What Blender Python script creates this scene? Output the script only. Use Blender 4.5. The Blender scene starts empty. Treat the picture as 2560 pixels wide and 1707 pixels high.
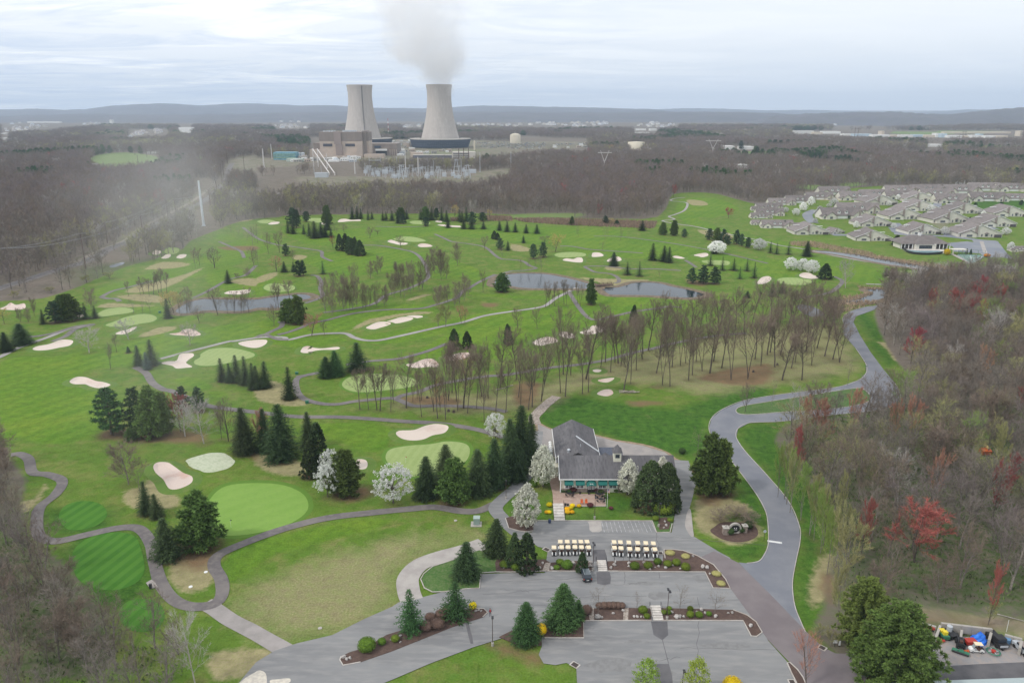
import bpy, math, random
import numpy as np
from mathutils import Vector, Matrix, noise
R = math.radians
random.seed(7)
C = bpy.context.scene.collection
SC = bpy.context.scene
# ------------------------------------------------------------------ camera, world, sun, exposure
CAMH, PITCH, FPX = 95.0, R(17.0), 1897.0
cam_d = bpy.data.cameras.new('camera'); cam = bpy.data.objects.new('camera', cam_d); C.objects.link(cam)
cam.location = (0, 0, CAMH); cam.rotation_euler = (R(90) - PITCH, 0, 0)
cam_d.sensor_width = 36; cam_d.lens = 36 * FPX / 2560; cam_d.clip_start = 1; cam_d.clip_end = 90000
SC.camera = cam
SC.view_settings.view_transform = 'Standard'; SC.view_settings.look = 'None'
SC.view_settings.exposure = 0.12; SC.view_settings.gamma = 1
SC.cycles.use_denoising = True
try: SC.cycles.denoiser = 'OPENIMAGEDENOISE'
except Exception: pass
SC.cycles.max_bounces = 40; SC.cycles.diffuse_bounces = 2; SC.cycles.glossy_bounces = 2
SC.cycles.transparent_max_bounces = 6; SC.cycles.volume_bounces = 40
SC.cycles.volume_step_rate = 1.0; SC.cycles.volume_max_steps = 96
SUN_EL, SUN_AZ = 46.0, -112.0          # azimuth measured from the view direction, left negative
world = bpy.data.worlds.new('World'); SC.world = world; world.use_nodes = True

class NT:
    """small helper to wire shader nodes"""
    def __init__(s, tree): s.t = tree; s.n = tree.nodes; s.l = tree.links
    def node(s, typ, **kw):
        n = s.n.new(typ)
        for k, v in kw.items():
            if k.startswith('i_'):
                key = k[2:]; key = int(key) if key.isdigit() else key.replace('_', ' ')
                s.set(n, key, v)
            else: setattr(n, k, v)
        return n
    def set(s, n, key, v):
        inp = n.inputs[key]
        if isinstance(v, bpy.types.NodeSocket): s.l.new(v, inp)
        else:
            if isinstance(v, tuple) and len(v) == 3 and inp.type == 'RGBA': v = (*v, 1)
            inp.default_value = v
    def m(s, op, a, b=None, c=None, clamp=False):
        n = s.n.new('ShaderNodeMath'); n.operation = op; n.use_clamp = clamp
        for i, v in enumerate((a, b, c)):
            if v is not None: s.set(n, i, v)
        return n.outputs[0]
    def mix(s, f, a, b, blend='MIX'):
        n = s.n.new('ShaderNodeMix'); n.data_type = 'RGBA'; n.blend_type = blend
        s.set(n, 0, f); s.set(n, 6, a); s.set(n, 7, b); return n.outputs[2]
    def ramp(s, f, stops):
        n = s.n.new('ShaderNodeValToRGB'); s.set(n, 0, f)
        e = n.color_ramp.elements
        while len(e) < len(stops): e.new(0.5)
        for k, (p, c) in enumerate(stops):
            e[k].position = p; e[k].color = (*c, 1) if isinstance(c, tuple) else (c, c, c, 1)
        return n.outputs[0]
    def rng(s, v, a, b, c=0.0, d=1.0):
        n = s.n.new('ShaderNodeMapRange'); n.clamp = True
        for i, x in enumerate((v, a, b, c, d)): s.set(n, i, x)
        return n.outputs[0]
    def noise(s, vec, scale, detail=3, rough=.5, dist=0.0, col=False):
        n = s.n.new('ShaderNodeTexNoise'); s.l.new(vec, n.inputs['Vector'])
        n.inputs['Scale'].default_value = scale; n.inputs['Detail'].default_value = detail
        n.inputs['Roughness'].default_value = rough; n.inputs['Distortion'].default_value = dist
        return n.outputs['Color' if col else 'Fac']
    def mapping(s, vec, scale=(1, 1, 1), rot=(0, 0, 0), loc=(0, 0, 0)):
        n = s.n.new('ShaderNodeMapping'); s.l.new(vec, n.inputs[0])
        n.inputs['Scale'].default_value = scale; n.inputs['Rotation'].default_value = rot; n.inputs['Location'].default_value = loc
        return n.outputs[0]

def build_world():
    t = NT(world.node_tree); t.n.clear()
    out = t.node('ShaderNodeOutputWorld')
    sky = t.node('ShaderNodeTexSky'); sky.sky_type = 'NISHITA'; sky.sun_disc = False
    sky.sun_elevation = R(SUN_EL); sky.sun_rotation = R(SUN_AZ)
    sky.air_density = 1.2; sky.dust_density = 3.0
    tc = t.node('ShaderNodeTexCoord'); g = tc.outputs['Generated']
    sep = t.node('ShaderNodeSeparateXYZ'); t.l.new(g, sep.inputs[0])
    x, y, z = sep.outputs
    zz = t.m('ADD', t.m('MAXIMUM', z, 0.0), 0.055)
    cx = t.m('DIVIDE', x, zz); cy = t.m('DIVIDE', y, zz)
    cv = t.node('ShaderNodeCombineXYZ'); t.set(cv, 0, cx); t.set(cv, 1, cy); cv = cv.outputs[0]
    az = t.m('ARCTAN2', x, y)                                     # left is negative
    n1 = t.noise(t.mapping(cv, (.42, .62, 1), (0, 0, .25)), 1.0, 8, .62, .9)
    n2 = t.noise(t.mapping(cv, (.60, .95, 1), (0, 0, .2), (4, 2, 0)), 1.0, 8, .62, 1.0)
    left = t.rng(az, .30, -.35, .12, 1.0)                         # the cloud deck is broken on the left, even on the right
    base = t.ramp(t.m('MULTIPLY', z, 1.0), [(0.0, (.63, .71, .82)), (.10, (.80, .84, .89)), (.3, (.80, .84, .89)), (1.0, (.90, .91, .92))])
    lite = t.m('MULTIPLY', t.rng(n1, .50, .62), left)
    dark = t.m('MULTIPLY', t.rng(n2, .47, .64), left)
    c = t.mix(t.m('MULTIPLY', lite, .9), base, t.mix(.5, (1.25, 1.24, 1.2), base))
    c = t.mix(t.m('MULTIPLY', dark, .80), c, t.mix(.25, (.42, .54, .74), base))
    c = t.mix(t.m('MULTIPLY', t.m('MULTIPLY', t.rng(az, .1, -.6), t.rng(z, .05, .12)), .25), c, (1.12, 1.12, 1.12))
    soft = t.noise(t.mapping(cv, (.12, .2, 1), (0, 0, -.3)), 1.0, 3, .5)
    c = t.mix(t.rng(soft, .35, .7, 0, .25), c, (1.0, 1.03, 1.08))
    bs = t.node('ShaderNodeBackground'); t.l.new(sky.outputs[0], bs.inputs[0]); bs.inputs[1].default_value = 0.08
    bc = t.node('ShaderNodeBackground'); t.l.new(c, bc.inputs[0]); bc.inputs[1].default_value = SKYK
    ms = t.node('ShaderNodeMixShader'); ms.inputs[0].default_value = .90
    t.l.new(bs.outputs[0], ms.inputs[1]); t.l.new(bc.outputs[0], ms.inputs[2]); t.l.new(ms.outputs[0], out.inputs[0])
SKYK = 1.18
build_world()
sun_d = bpy.data.lights.new('sun', 'SUN'); sun = bpy.data.objects.new('sun', sun_d); C.objects.link(sun)
sun_d.energy = 1.5; sun_d.angle = R(6); sun_d.color = (1, .96, .9)
sun.rotation_euler = (R(90 - SUN_EL), 0, -R(SUN_AZ) + math.pi)
# ------------------------------------------------------------------ picture to ground
TILE = dict(O=(0, 0), A=(0, 0), B=(640, 180), C=(1280, 200), D=(1920, 200), E=(0, 427), F=(640, 520), G=(1280, 520), H=(1920, 427),
            I=(0, 854), J=(640, 854), K=(1280, 854), L=(1920, 854), M=(0, 1280), N=(640, 1280), P=(1280, 1280), Q=(1920, 1280), S=(0, 0))
def cv(tag, x, y):
    if tag == 'S': return (x, y)
    if tag == 'O': return (x * 1.08843, y * 1.08843)
    ox, oy = TILE[tag]; return (ox + x / 3.672, oy + y / 3.672)
def px(s):
    """ 'F 10 20 30 40 G 5 6' -> list of photo pixels """
    out = []; tag = 'O'; buf = None
    for w in s.replace(';', ' ').replace(',', ' ').split():
        if w.isalpha(): tag = w
        elif buf is None: buf = float(w)
        else: out.append(cv(tag, buf, float(w))); buf = None
    return out
SP, CP = math.sin(PITCH), math.cos(PITCH)
def at(x, y, z=0.0):
    u = (x - 1280) / FPX; v = (853.5 - y) / FPX
    dy = CP + v * SP; dz = -SP + v * CP
    if dz > -1e-4: dz = -1e-4
    t = (z - CAMH) / dz
    return Vector((u * t, dy * t, z))
def mpp(x, y):
    p = at(x, y); return (p.y * CP - (0 - CAMH) * SP) / FPX
def top_z(G, ty):
    """height of a vertical thing at ground point G whose top shows at picture row ty"""
    v = (853.5 - ty) / FPX
    return CAMH + G.y * (v * CP - SP) / (CP + v * SP)
def proj(x, y, z):
    zc = y * CP - (z - CAMH) * SP; yc = y * SP + (z - CAMH) * CP
    return 1280 + FPX * x / zc, 853.5 - FPX * yc / zc
def smooth(pts, closed=True, k=4):
    n = len(pts); out = []
    rngi = range(n) if closed else range(n - 1)
    for i in rngi:
        if closed: a, b, c, d = pts[i - 1], pts[i], pts[(i + 1) % n], pts[(i + 2) % n]
        else: a, b, c, d = pts[max(i - 1, 0)], pts[i], pts[i + 1], pts[min(i + 2, n - 1)]
        for j in range(k):
            t = j / k
            out.append(tuple(.5 * ((2 * b[q]) + (-a[q] + c[q]) * t + (2 * a[q] - 5 * b[q] + 4 * c[q] - d[q]) * t * t + (-a[q] + 3 * b[q] - 3 * c[q] + d[q]) * t ** 3) for q in (0, 1)))
    if not closed: out.append(tuple(pts[-1][:2]))
    return out
# ------------------------------------------------------------------ materials
MATS = {}
def mat(name, col, rough=.85, col2=None, scale=1.0, detail=4, lo=.4, hi=.6, rnd=0.0, hue=0.0, isl=0.0, bump=0.0, bscale=None, metal=0.0, trans=0.0, coat=0.0, sc3=(1, 1, 1), spec=None, col3=None):
    if name in MATS: return MATS[name]
    m = bpy.data.materials.new(name); m.use_nodes = True; MATS[name] = m
    t = NT(m.node_tree); b = t.n['Principled BSDF']; out = t.n['Material Output']
    c = t.node('ShaderNodeRGB'); c.outputs[0].default_value = (*col, 1); c = c.outputs[0]
    tc = t.node('ShaderNodeTexCoord'); vec = t.mapping(tc.outputs['Object'], sc3)
    if col2: c = t.mix(t.rng(t.noise(vec, scale, detail, .6), lo, hi), c, col2)
    if col3: c = t.mix(t.rng(t.noise(vec, scale * 6.3, 3, .6), .45, .75), c, col3)
    if rnd or hue:
        oi = t.node('ShaderNodeObjectInfo')
        h = t.node('ShaderNodeHueSaturation'); t.l.new(c, h.inputs['Color'])
        t.set(h, 'Value', t.rng(oi.outputs['Random'], 0, 1, 1 - rnd, 1 + rnd))
        r2 = t.m('FRACT', t.m('MULTIPLY', oi.outputs['Random'], 7.31))
        t.set(h, 'Hue', t.rng(r2, 0, 1, .5 - hue, .5 + hue)); c = h.outputs[0]
    if isl:
        g = t.node('ShaderNodeNewGeometry')
        h = t.node('ShaderNodeHueSaturation'); t.l.new(c, h.inputs['Color'])
        t.set(h, 'Value', t.rng(g.outputs['Random Per Island'], 0, 1, 1 - isl, 1 + isl)); c = h.outputs[0]
    t.set(b, 'Base Color', c); b.inputs['Roughness'].default_value = rough; b.inputs['Metallic'].default_value = metal
    if spec is not None: b.inputs['Specular IOR Level'].default_value = spec
    if coat: b.inputs['Coat Weight'].default_value = coat
    if bump:
        bp = t.node('ShaderNodeBump'); bp.inputs['Strength'].default_value = bump
        t.set(bp, 'Height', t.noise(vec, bscale or scale * 4, 4, .6)); t.l.new(bp.outputs[0], b.inputs['Normal'])
    if trans:
        tr = t.node('ShaderNodeBsdfTranslucent'); t.l.new(c, tr.inputs[0])
        ms = t.node('ShaderNodeMixShader'); ms.inputs[0].default_value = trans
        t.l.new(b.outputs[0], ms.inputs[1]); t.l.new(tr.outputs[0], ms.inputs[2]); t.l.new(ms.outputs[0], out.inputs[0])
    return m
# ------------------------------------------------------------------ mesh builder and object helpers
class MB:
    def __init__(s): s.v = []; s.f = []; s.m = []
    def add(s, vs, fs, mi=0):
        o = len(s.v); s.v.extend(vs)
        for f in fs: s.f.append(tuple(i + o for i in f)); s.m.append(mi)
    def box(s, cx, cy, cz, sx, sy, sz, mi=0, rot=0.0, pitch=0.0):
        c, n = math.cos(rot), math.sin(rot); cp_, sp_ = math.cos(pitch), math.sin(pitch); vs = []
        for k in (-.5, .5):
            for i, j in ((-.5, -.5), (.5, -.5), (.5, .5), (-.5, .5)):
                X, Y, Z = i * sx, j * sy, k * sz
                Y, Z = Y * cp_ - Z * sp_, Y * sp_ + Z * cp_
                vs.append((cx + X * c - Y * n, cy + X * n + Y * c, cz + Z))
        s.add(vs, [(3, 2, 1, 0), (4, 5, 6, 7), (0, 1, 5, 4), (1, 2, 6, 5), (2, 3, 7, 6), (3, 0, 4, 7)], mi)
    def tube(s, p, q, r0, r1, n=6, mi=0, cap=True):
        p = Vector(p); q = Vector(q); d = (q - p)
        if d.length < 1e-6: return
        d.normalize(); a = d.orthogonal().normalized(); b = d.cross(a); vs = []
        for c, r in ((p, r0), (q, r1)):
            for i in range(n):
                t = 2 * math.pi * i / n; vs.append(tuple(c + a * (r * math.cos(t)) + b * (r * math.sin(t))))
        fs = [(i, (i + 1) % n, n + (i + 1) % n, n + i) for i in range(n)]
        if cap and n > 3: fs += [tuple(range(n - 1, -1, -1)), tuple(range(n, 2 * n))]
        s.add(vs, fs, mi)
    def lathe(s, prof, n=24, mi=0, c=(0, 0, 0), cap=False):
        vs = [(c[0] + r * math.cos(2 * math.pi * i / n), c[1] + r * math.sin(2 * math.pi * i / n), c[2] + z) for r, z in prof for i in range(n)]
        fs = [(k * n + i, k * n + (i + 1) % n, (k + 1) * n + (i + 1) % n, (k + 1) * n + i) for k in range(len(prof) - 1) for i in range(n)]
        if cap: fs += [tuple(range(n - 1, -1, -1)), tuple(range((len(prof) - 1) * n, len(prof) * n))]
        s.add(vs, fs, mi)
    def prism(s, poly, z0, z1, mi=0):
        n = len(poly); vs = [(x, y, z0) for x, y in poly] + [(x, y, z1) for x, y in poly]
        s.add(vs, [(i, (i + 1) % n, n + (i + 1) % n, n + i) for i in range(n)] + [tuple(range(n - 1, -1, -1)), tuple(range(n, 2 * n))], mi)
    def extr(s, prof, y0, y1, mi=0):
        """profile in x,z pushed along y"""
        n = len(prof); vs = [(x, y0, z) for x, z in prof] + [(x, y1, z) for x, z in prof]
        s.add(vs, [(i, (i + 1) % n, n + (i + 1) % n, n + i) for i in range(n)] + [tuple(range(n - 1, -1, -1)), tuple(range(n, 2 * n))], mi)
    def extx(s, prof, x0, x1, mi=0):
        n = len(prof); vs = [(x0, y, z) for y, z in prof] + [(x1, y, z) for y, z in prof]
        s.add(vs, [(i, (i + 1) % n, n + (i + 1) % n, n + i) for i in range(n)] + [tuple(range(n - 1, -1, -1)), tuple(range(n, 2 * n))], mi)
    def ball(s, c, r, mi=0, seg=10, rings=6, jit=0.0):
        vs = []; 
        for k in range(rings + 1):
            th = math.pi * k / rings
            for i in range(seg):
                f = 1 + random.uniform(-jit, jit); ph = 2 * math.pi * i / seg
                vs.append((c[0] + r[0] * f * math.sin(th) * math.cos(ph), c[1] + r[1] * f * math.sin(th) * math.sin(ph), c[2] - r[2] * f * math.cos(th)))
        s.add(vs, [(k * seg + i, k * seg + (i + 1) % seg, (k + 1) * seg + (i + 1) % seg, (k + 1) * seg + i) for k in range(rings) for i in range(seg)], mi)
    def mesh(s, name, mats, smooth=False):
        me = bpy.data.meshes.new(name); me.from_pydata(s.v, [], s.f)
        for m in mats: me.materials.append(m)
        if len(mats) > 1: me.polygons.foreach_set('material_index', s.m)
        if smooth: me.polygons.foreach_set('use_smooth', [True] * len(s.f))
        me.update(); return me
def tag(o, label=None, cat=None, group=None, kind=None):
    if label and len(label.split()) > 16: print('LONG', label)
    if label: o['label'] = label
    if cat: o['category'] = cat
    if group: o['group'] = group
    if kind: o['kind'] = kind
    return o
def link(name, data, parent=None, loc=None, rz=0.0, sc=None):
    o = bpy.data.objects.new(name, data); C.objects.link(o)
    if parent: o.parent = parent
    if loc is not None: o.location = loc
    if rz: o.rotation_euler = (0, 0, rz)
    if sc is not None: o.scale = sc if hasattr(sc, '__len__') else (sc, sc, sc)
    return o
def thing(name, label, cat, loc=(0, 0, 0), rz=0.0, group=None, sc=None):
    return tag(link(name, None, None, loc, rz, sc), label, cat, group)
def part(name, mb, mats, parent, smooth=False):
    if not isinstance(mats, (list, tuple)): mats = [mats]
    return link(name, mb.mesh(name, mats, smooth), parent)
def solo(name, mb, mats, label, cat, loc=(0, 0, 0), rz=0.0, group=None, smooth=False, kind=None, sc=None):
    if not isinstance(mats, (list, tuple)): mats = [mats]
    return tag(link(name, mb.mesh(name, mats, smooth), None, loc, rz, sc), label, cat, group, kind)
def dup(root, loc, rz=0.0, label=None, group=None, sc=None):
    kids = list(root.children); r = root.copy(); C.objects.link(r); r.location = loc; r.rotation_euler = (0, 0, rz)
    if sc is not None: r.scale = sc if hasattr(sc, '__len__') else (sc, sc, sc)
    if label: r['label'] = label
    if group: r['group'] = group
    for ch in kids:
        g = list(ch.children); c = ch.copy(); C.objects.link(c); c.parent = r
        for d in g: e = d.copy(); C.objects.link(e); e.parent = c
    return r
SZ = [0]
def sheet(name, pts, z, m, sm=True, kind='structure', jit=0.0, k=4):
    """a ground sheet from an outline in photo pixels, laid on the plane"""
    SZ[0] += 1; z += (SZ[0] % 5) * .0007
    P = [at(*p)[:2] for p in pts]
    if sm: P = smooth(P, True, k)
    if jit:
        P = [(x + noise.noise((x * .35, y * .35, z)) * jit, y + noise.noise((x * .35, y * .35, 9 + z)) * jit) for x, y in P]
    me = bpy.data.meshes.new(name); me.from_pydata([(x, y, z) for x, y in P], [], [tuple(range(len(P)))])
    me.materials.append(m); me.update()
    if me.polygons[0].normal.z < 0: me.flip_normals()
    o = link(name, me); tag(o, kind=kind); return o
def ribbon_pts(P, w):
    L = []; Rr = []
    n = len(P)
    for i in range(n):
        a = P[max(i - 1, 0)]; b = P[min(i + 1, n - 1)]
        dx, dy = b[0] - a[0], b[1] - a[1]; d = math.hypot(dx, dy) or 1; nx, ny = -dy / d, dx / d
        ww = w * (1 + .06 * noise.noise((P[i][0] * .2, P[i][1] * .2, 3)))
        L.append((P[i][0] + nx * ww / 2, P[i][1] + ny * ww / 2)); Rr.append((P[i][0] - nx * ww / 2, P[i][1] - ny * ww / 2))
    return L, Rr
RZ = [0]
def ribbon(name, s, w, z, m, h=0.0, kind='structure', closed=False, k=5, sm=True):
    RZ[0] += 1; z = z + (RZ[0] % 9) * .0011
    P = [at(*p)[:2] for p in (px(s) if isinstance(s, str) else s)]
    if sm: P = smooth(P, closed, k)
    if closed: P.append(P[0])
    L, Q = ribbon_pts(P, w); n = len(P); mb = MB()
    if h:
        vs = [(x, y, z) for x, y in L] + [(x, y, z + h) for x, y in L] + [(x, y, z + h) for x, y in Q] + [(x, y, z) for x, y in Q]
        fs = []
        for i in range(n - 1):
            for a, b in ((0, 1), (1, 2), (2, 3)): fs.append((a * n + i, a * n + i + 1, b * n + i + 1, b * n + i))
        mb.add(vs, fs)
    else: mb.add([(x, y, z) for x, y in L] + [(x, y, z) for x, y in Q], [(i, n + i, n + i + 1, i + 1) for i in range(n - 1)])
    o = link(name, mb.mesh(name, [m])); tag(o, kind=kind); return o
def inside(poly, x, y):
    c = False; n = len(poly); j = n - 1
    for i in range(n):
        xi, yi = poly[i]; xj, yj = poly[j]
        if (yi > y) != (yj > y) and x < (xj - xi) * (y - yi) / (yj - yi) + xi: c = not c
        j = i
    return c
# ------------------------------------------------------------------ ground regions (outlines read off the photograph, laid on the plain)
TURF = [
 'O -300 790 -40 700 40 690 100 685 190 655 290 612 380 590 420 572 440 552 500 528 560 506 640 499 700 494 1100 490 1300 500 1480 503 1520 490 1535 468 1545 447 1590 442 1650 446 1740 470 1800 462 1900 440 1960 432 2100 425 2352 440 2700 470 2700 640 2352 612 2240 615 2160 640 2060 668 2010 700 2020 760 2060 830 2090 870 2060 910 1960 950 1830 965 1780 1010 1830 1080 1900 1150 1920 1230 1900 1330 1890 1400 1870 1450 1920 1500 2000 1540 2100 1700 0 1700 -300 1700 -300 1540 200 1560 250 1450 200 1350 130 1280 70 1240 50 1150 60 1100 20 1050 -10 1010 -300 960',
 'Q 560 560 640 830 1000 850 1400 870 1900 940 2700 1000 2700 1250 2000 1090 1500 1010 900 1000']
FAIR = [
 'O 0 830 120 820 300 790 430 790 380 830 200 850 190 880 260 900 230 960 200 1010 60 1000 0 990',
 'O 180 900 250 890 230 980 150 1020 40 1000 60 930',
 'O 290 770 450 755 620 735 760 725 800 700 980 700 1000 715 900 745 760 765 800 780 700 800 620 790 480 790 330 800 290 790',
 'O 800 780 900 760 1100 720 1150 710 1190 715 1100 745 960 780 880 790',
 'O 1020 770 1300 690 1480 670 1600 690 1680 720 1500 740 1300 760 1200 800 1040 850 960 830',
 'O 1100 680 1300 690 1600 690 1690 690 1660 680 1400 678 1200 680 1080 672',
 'O 1300 560 1500 545 1700 590 1850 600 1900 640 1820 650 1700 640 1600 600 1350 590',
 'O 1560 460 1640 455 1700 480 1640 500 1600 500 1700 540 1850 560 1900 590 1750 560 1600 520 1560 500',
 'O 700 590 900 570 1050 600 1130 640 1000 640 900 625 760 640 740 620',
 'O 560 620 640 640 600 680 500 660 470 640 500 610',
 'O 640 520 760 530 940 515 1200 520 1440 530 1380 560 1200 560 1020 540 800 560 700 560',
 'O 430 600 520 560 600 540 640 560 560 600 500 620 440 640 360 650 240 680 210 670 300 640',
 'O 200 700 330 700 460 720 420 740 300 720 180 730',
 'O 780 970 880 975 900 1000 870 1040 790 1020 720 980',
 'O 540 1260 700 1215 850 1190 900 1200 800 1230 640 1270 540 1330 520 1300',
 'O 1780 600 1900 590 2100 640 2160 645 2050 660 1900 640 1800 655',
 'I 1580 360 1700 325 1800 335 1940 400 1900 440 1740 410', 'I 1900 460 2000 450 2090 470 2050 500 1940 500',
 'F 1340 200 1420 180 1600 180 1760 190 1600 215 1400 225', 'F 940 985 1050 960 1180 970 1100 1010 980 1010',
 'E 1950 620 2060 600 2180 615 2100 640', 'E 1960 590 2060 580 2140 590 2060 605', 'F 1790 205 1880 190 1970 215 1880 235',
 'F 640 415 720 400 780 415 720 440', 'F 700 500 800 495 830 515 760 530', 'J 0 1060 500 1230 420 1150 300 1200',
]
LUSH = ['K 200 690 420 500 1000 560 1500 620 2000 430 2350 400 2350 700 1800 720 1850 950 1680 1060 1300 1000 900 880 500 780 380 800',
 'O 1700 985 1790 970 1800 1040 1870 1130 1890 1230 1880 1330 1870 1430 1840 1420 1830 1340 1840 1240 1810 1150 1720 1040',
 'L 900 0 1050 20 1180 180 1100 220 1000 120', 'K 900 1420 1100 1440 1150 1540 900 1620 560 1650 700 1580 880 1560', 'H 800 1300 900 1290 1000 1400 1080 1540 950 1560',
 'D 1900 1110 2350 1100 2350 1180 2000 1200', 'K 2080 1150 2350 1520 2350 1700 2000 1700 2100 1400', 'P 0 -100 200 -80 280 0 190 60 0 20', 'P 2200 280 1900 350 2200 470 2330 300',
 'M 400 0 1000 -30 1050 60 900 200 560 230 420 120', 'M 560 300 900 180 1300 180 1400 400 1420 640 1200 900 900 900 700 700']
DRY = [
 'O 905 925 1000 900 1100 905 1230 885 1380 840 1500 805 1700 765 1900 745 1960 800 1970 840 1900 865 1700 895 1600 905 1500 880 1400 880 1300 905 1250 935 1100 950 950 940',
 'N 0 640 500 560 900 420 1300 380 1700 230 2050 190 2000 260 1600 370 1350 520 1290 700 1300 830 900 1020 400 1180 200 1170 60 1050 80 850',
 'O 540 1390 700 1300 900 1240 980 1230 900 1330 880 1380 720 1450 600 1450']
STRAW = ['E 1270 1515 1450 1440 1600 1430 1620 1450 1480 1495 1320 1525',
 'E 890 1245 1000 1215 1250 1225 1450 1240 1200 1250 950 1258', 'E 1330 900 1500 835 1760 855 1600 895 1400 905', 'E 1150 1110 1250 1060 1600 980 1750 930 1890 880 1700 990 1500 1080 1250 1120',
 'E 1080 1150 1300 1130 1500 1160 1480 1210 1300 1200 1120 1170', 'E 2100 1020 2200 990 2350 990 2350 1060 2200 1040', 'F 0 650 80 610 200 590 160 640 60 680 0 690',
 'J 0 390 150 360 250 390 380 500 500 570 300 590 100 560 0 520', 'J 0 1020 200 1070 420 1100 450 1220 200 1220 0 1130', 'I 1140 1380 1300 1320 1400 1260 1560 1370 1660 1460 1560 1530 1300 1540 1160 1480',
 'G 0 330 160 370 140 400 0 390', 'G 850 545 950 530 1010 550 980 575 880 570', 'F 350 430 470 440 430 470 350 475', 'C 1600 1100 1750 1110 1800 1150 1650 1150', 'M 1580 330 1800 310 1950 420 1960 640 1750 740 1560 640 1560 500',
 'O 480 1500 620 1490 600 1540 500 1560', 'Q 640 830 1000 850 1400 870 1900 940 2350 1000 2350 1150 2000 1050 1500 1000 900 980', 'Q 480 420 640 400 640 600 560 760 400 880 380 700', 'L 1000 0 1150 30 1230 160 1170 180 1080 60', 'P 1680 0 1900 0 2000 100 1800 200 1700 150',
 'K 1700 1450 2000 1430 2200 1560 1700 1570', 'G 1700 200 2000 230 2000 300 1800 260', 'F 1380 850 1440 820 1560 790 1600 800 1420 850', 'H 1000 780 1200 820 1400 870 1720 900 1700 930 1300 860 900 790',
 'G 600 640 800 680 860 720 1100 690 1150 680 1280 660 900 650', 'I 0 1480 300 1450 420 1300 400 1400 250 1560 0 1600', 'E 1780 200 2300 350 2300 460 1900 440', 'B 0 930 350 960 600 1000 500 1060 200 1090 0 1120',
 'F 880 1120 1040 1020 1500 950 1620 965 1300 1000 1040 1070', 'D 400 1100 700 1110 860 1090 700 1080', 'C 1420 745 1800 700 1900 690 1700 740', 'P 1820 100 2200 90 2300 200 2100 300 1850 240',
]
BROWN = ['I 1000 780 1300 820 1600 800 1900 860 1800 930 1500 920 1050 900', 'M 1600 300 1900 300 1930 500 1700 520', 'J 800 1330 1050 1330 1050 1430 850 1470', 'K 1740 1420 1950 1380 1880 1490 1740 1480',
 'K 1700 320 2350 200 2350 380 2100 400 1900 380', 'Q 1000 925 1400 930 1900 975 2300 1030 2250 1060 1850 1005 1300 985', 'Q 520 600 600 600 600 820 540 800', 'P -260 1180 200 1300 260 1400 0 1330 -200 1260', 'J 1330 510 1700 500 1880 560 1700 590 1400 560',
 'K 0 400 250 380 200 560 60 600', 'F 2070 880 2200 870 2220 900 2100 910', 'E 2000 700 2350 690 2350 730 2100 730', 'I 2270 1030 2350 1000 2350 1090', 'J 1700 1480 1850 1500 1700 1510', 'K 770 460 930 450 930 500 800 500', 'K 1300 415 1380 425 1330 440',
 'G 1600 655 1800 680 1750 715 1640 700', 'K 1080 545 1350 545 1370 580 1100 585']
FIELD = ['A 800 1500 900 1420 1150 1400 1400 1430 1500 1470 1300 1510 1000 1530', 'G 0 60 300 50 650 50 620 80 300 110 0 90', 'D 200 970 350 960 600 975 400 1010', 'D 660 950 820 940 900 960 700 985', 'D 1080 480 1700 470 2200 480 1400 505',
 'B 1800 720 2200 710 1900 740', 'A 0 1300 250 1290 260 1310 0 1312', 'B 1500 740 1700 720 1800 760 1600 770', 'A 1700 1440 1880 1440 1850 1470', 'D 1850 605 2350 600 2350 620 1900 622', 'C 2050 665 2350 655 2350 680 2100 690']
WOODG = ['O 1790 945 2352 900 2700 900 2700 1560 2000 1500 1900 1400 1920 1200 1800 1020', 'O -300 1050 100 1150 200 1300 450 1450 500 1700 -300 1700', 'O 160 620 300 600 420 580 380 620 220 660']
SANDY = ['B 400 960 900 960 1900 960 2000 920 2350 880 2350 930 2000 1010 1000 1010 640 1050 400 1010', 'B 0 790 560 790 1300 770 2350 700 2350 760 1900 790 1300 805 560 830 300 870 0 870', 'B 1250 620 2350 640 2350 720 1250 760',
 'H 1490 470 1700 480 1640 540 1540 550', 'A 2100 1470 2350 1420 2350 1568 2100 1568', 'E 1700 260 1850 180 1900 200 1750 290 1400 430 1150 660 900 760 750 820 700 800 1000 680', 'C 0 570 700 570 700 620 0 640', 'Q 1000 820 1400 850 1900 880 2350 1000 2350 1180 2000 1060 1400 990']

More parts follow.
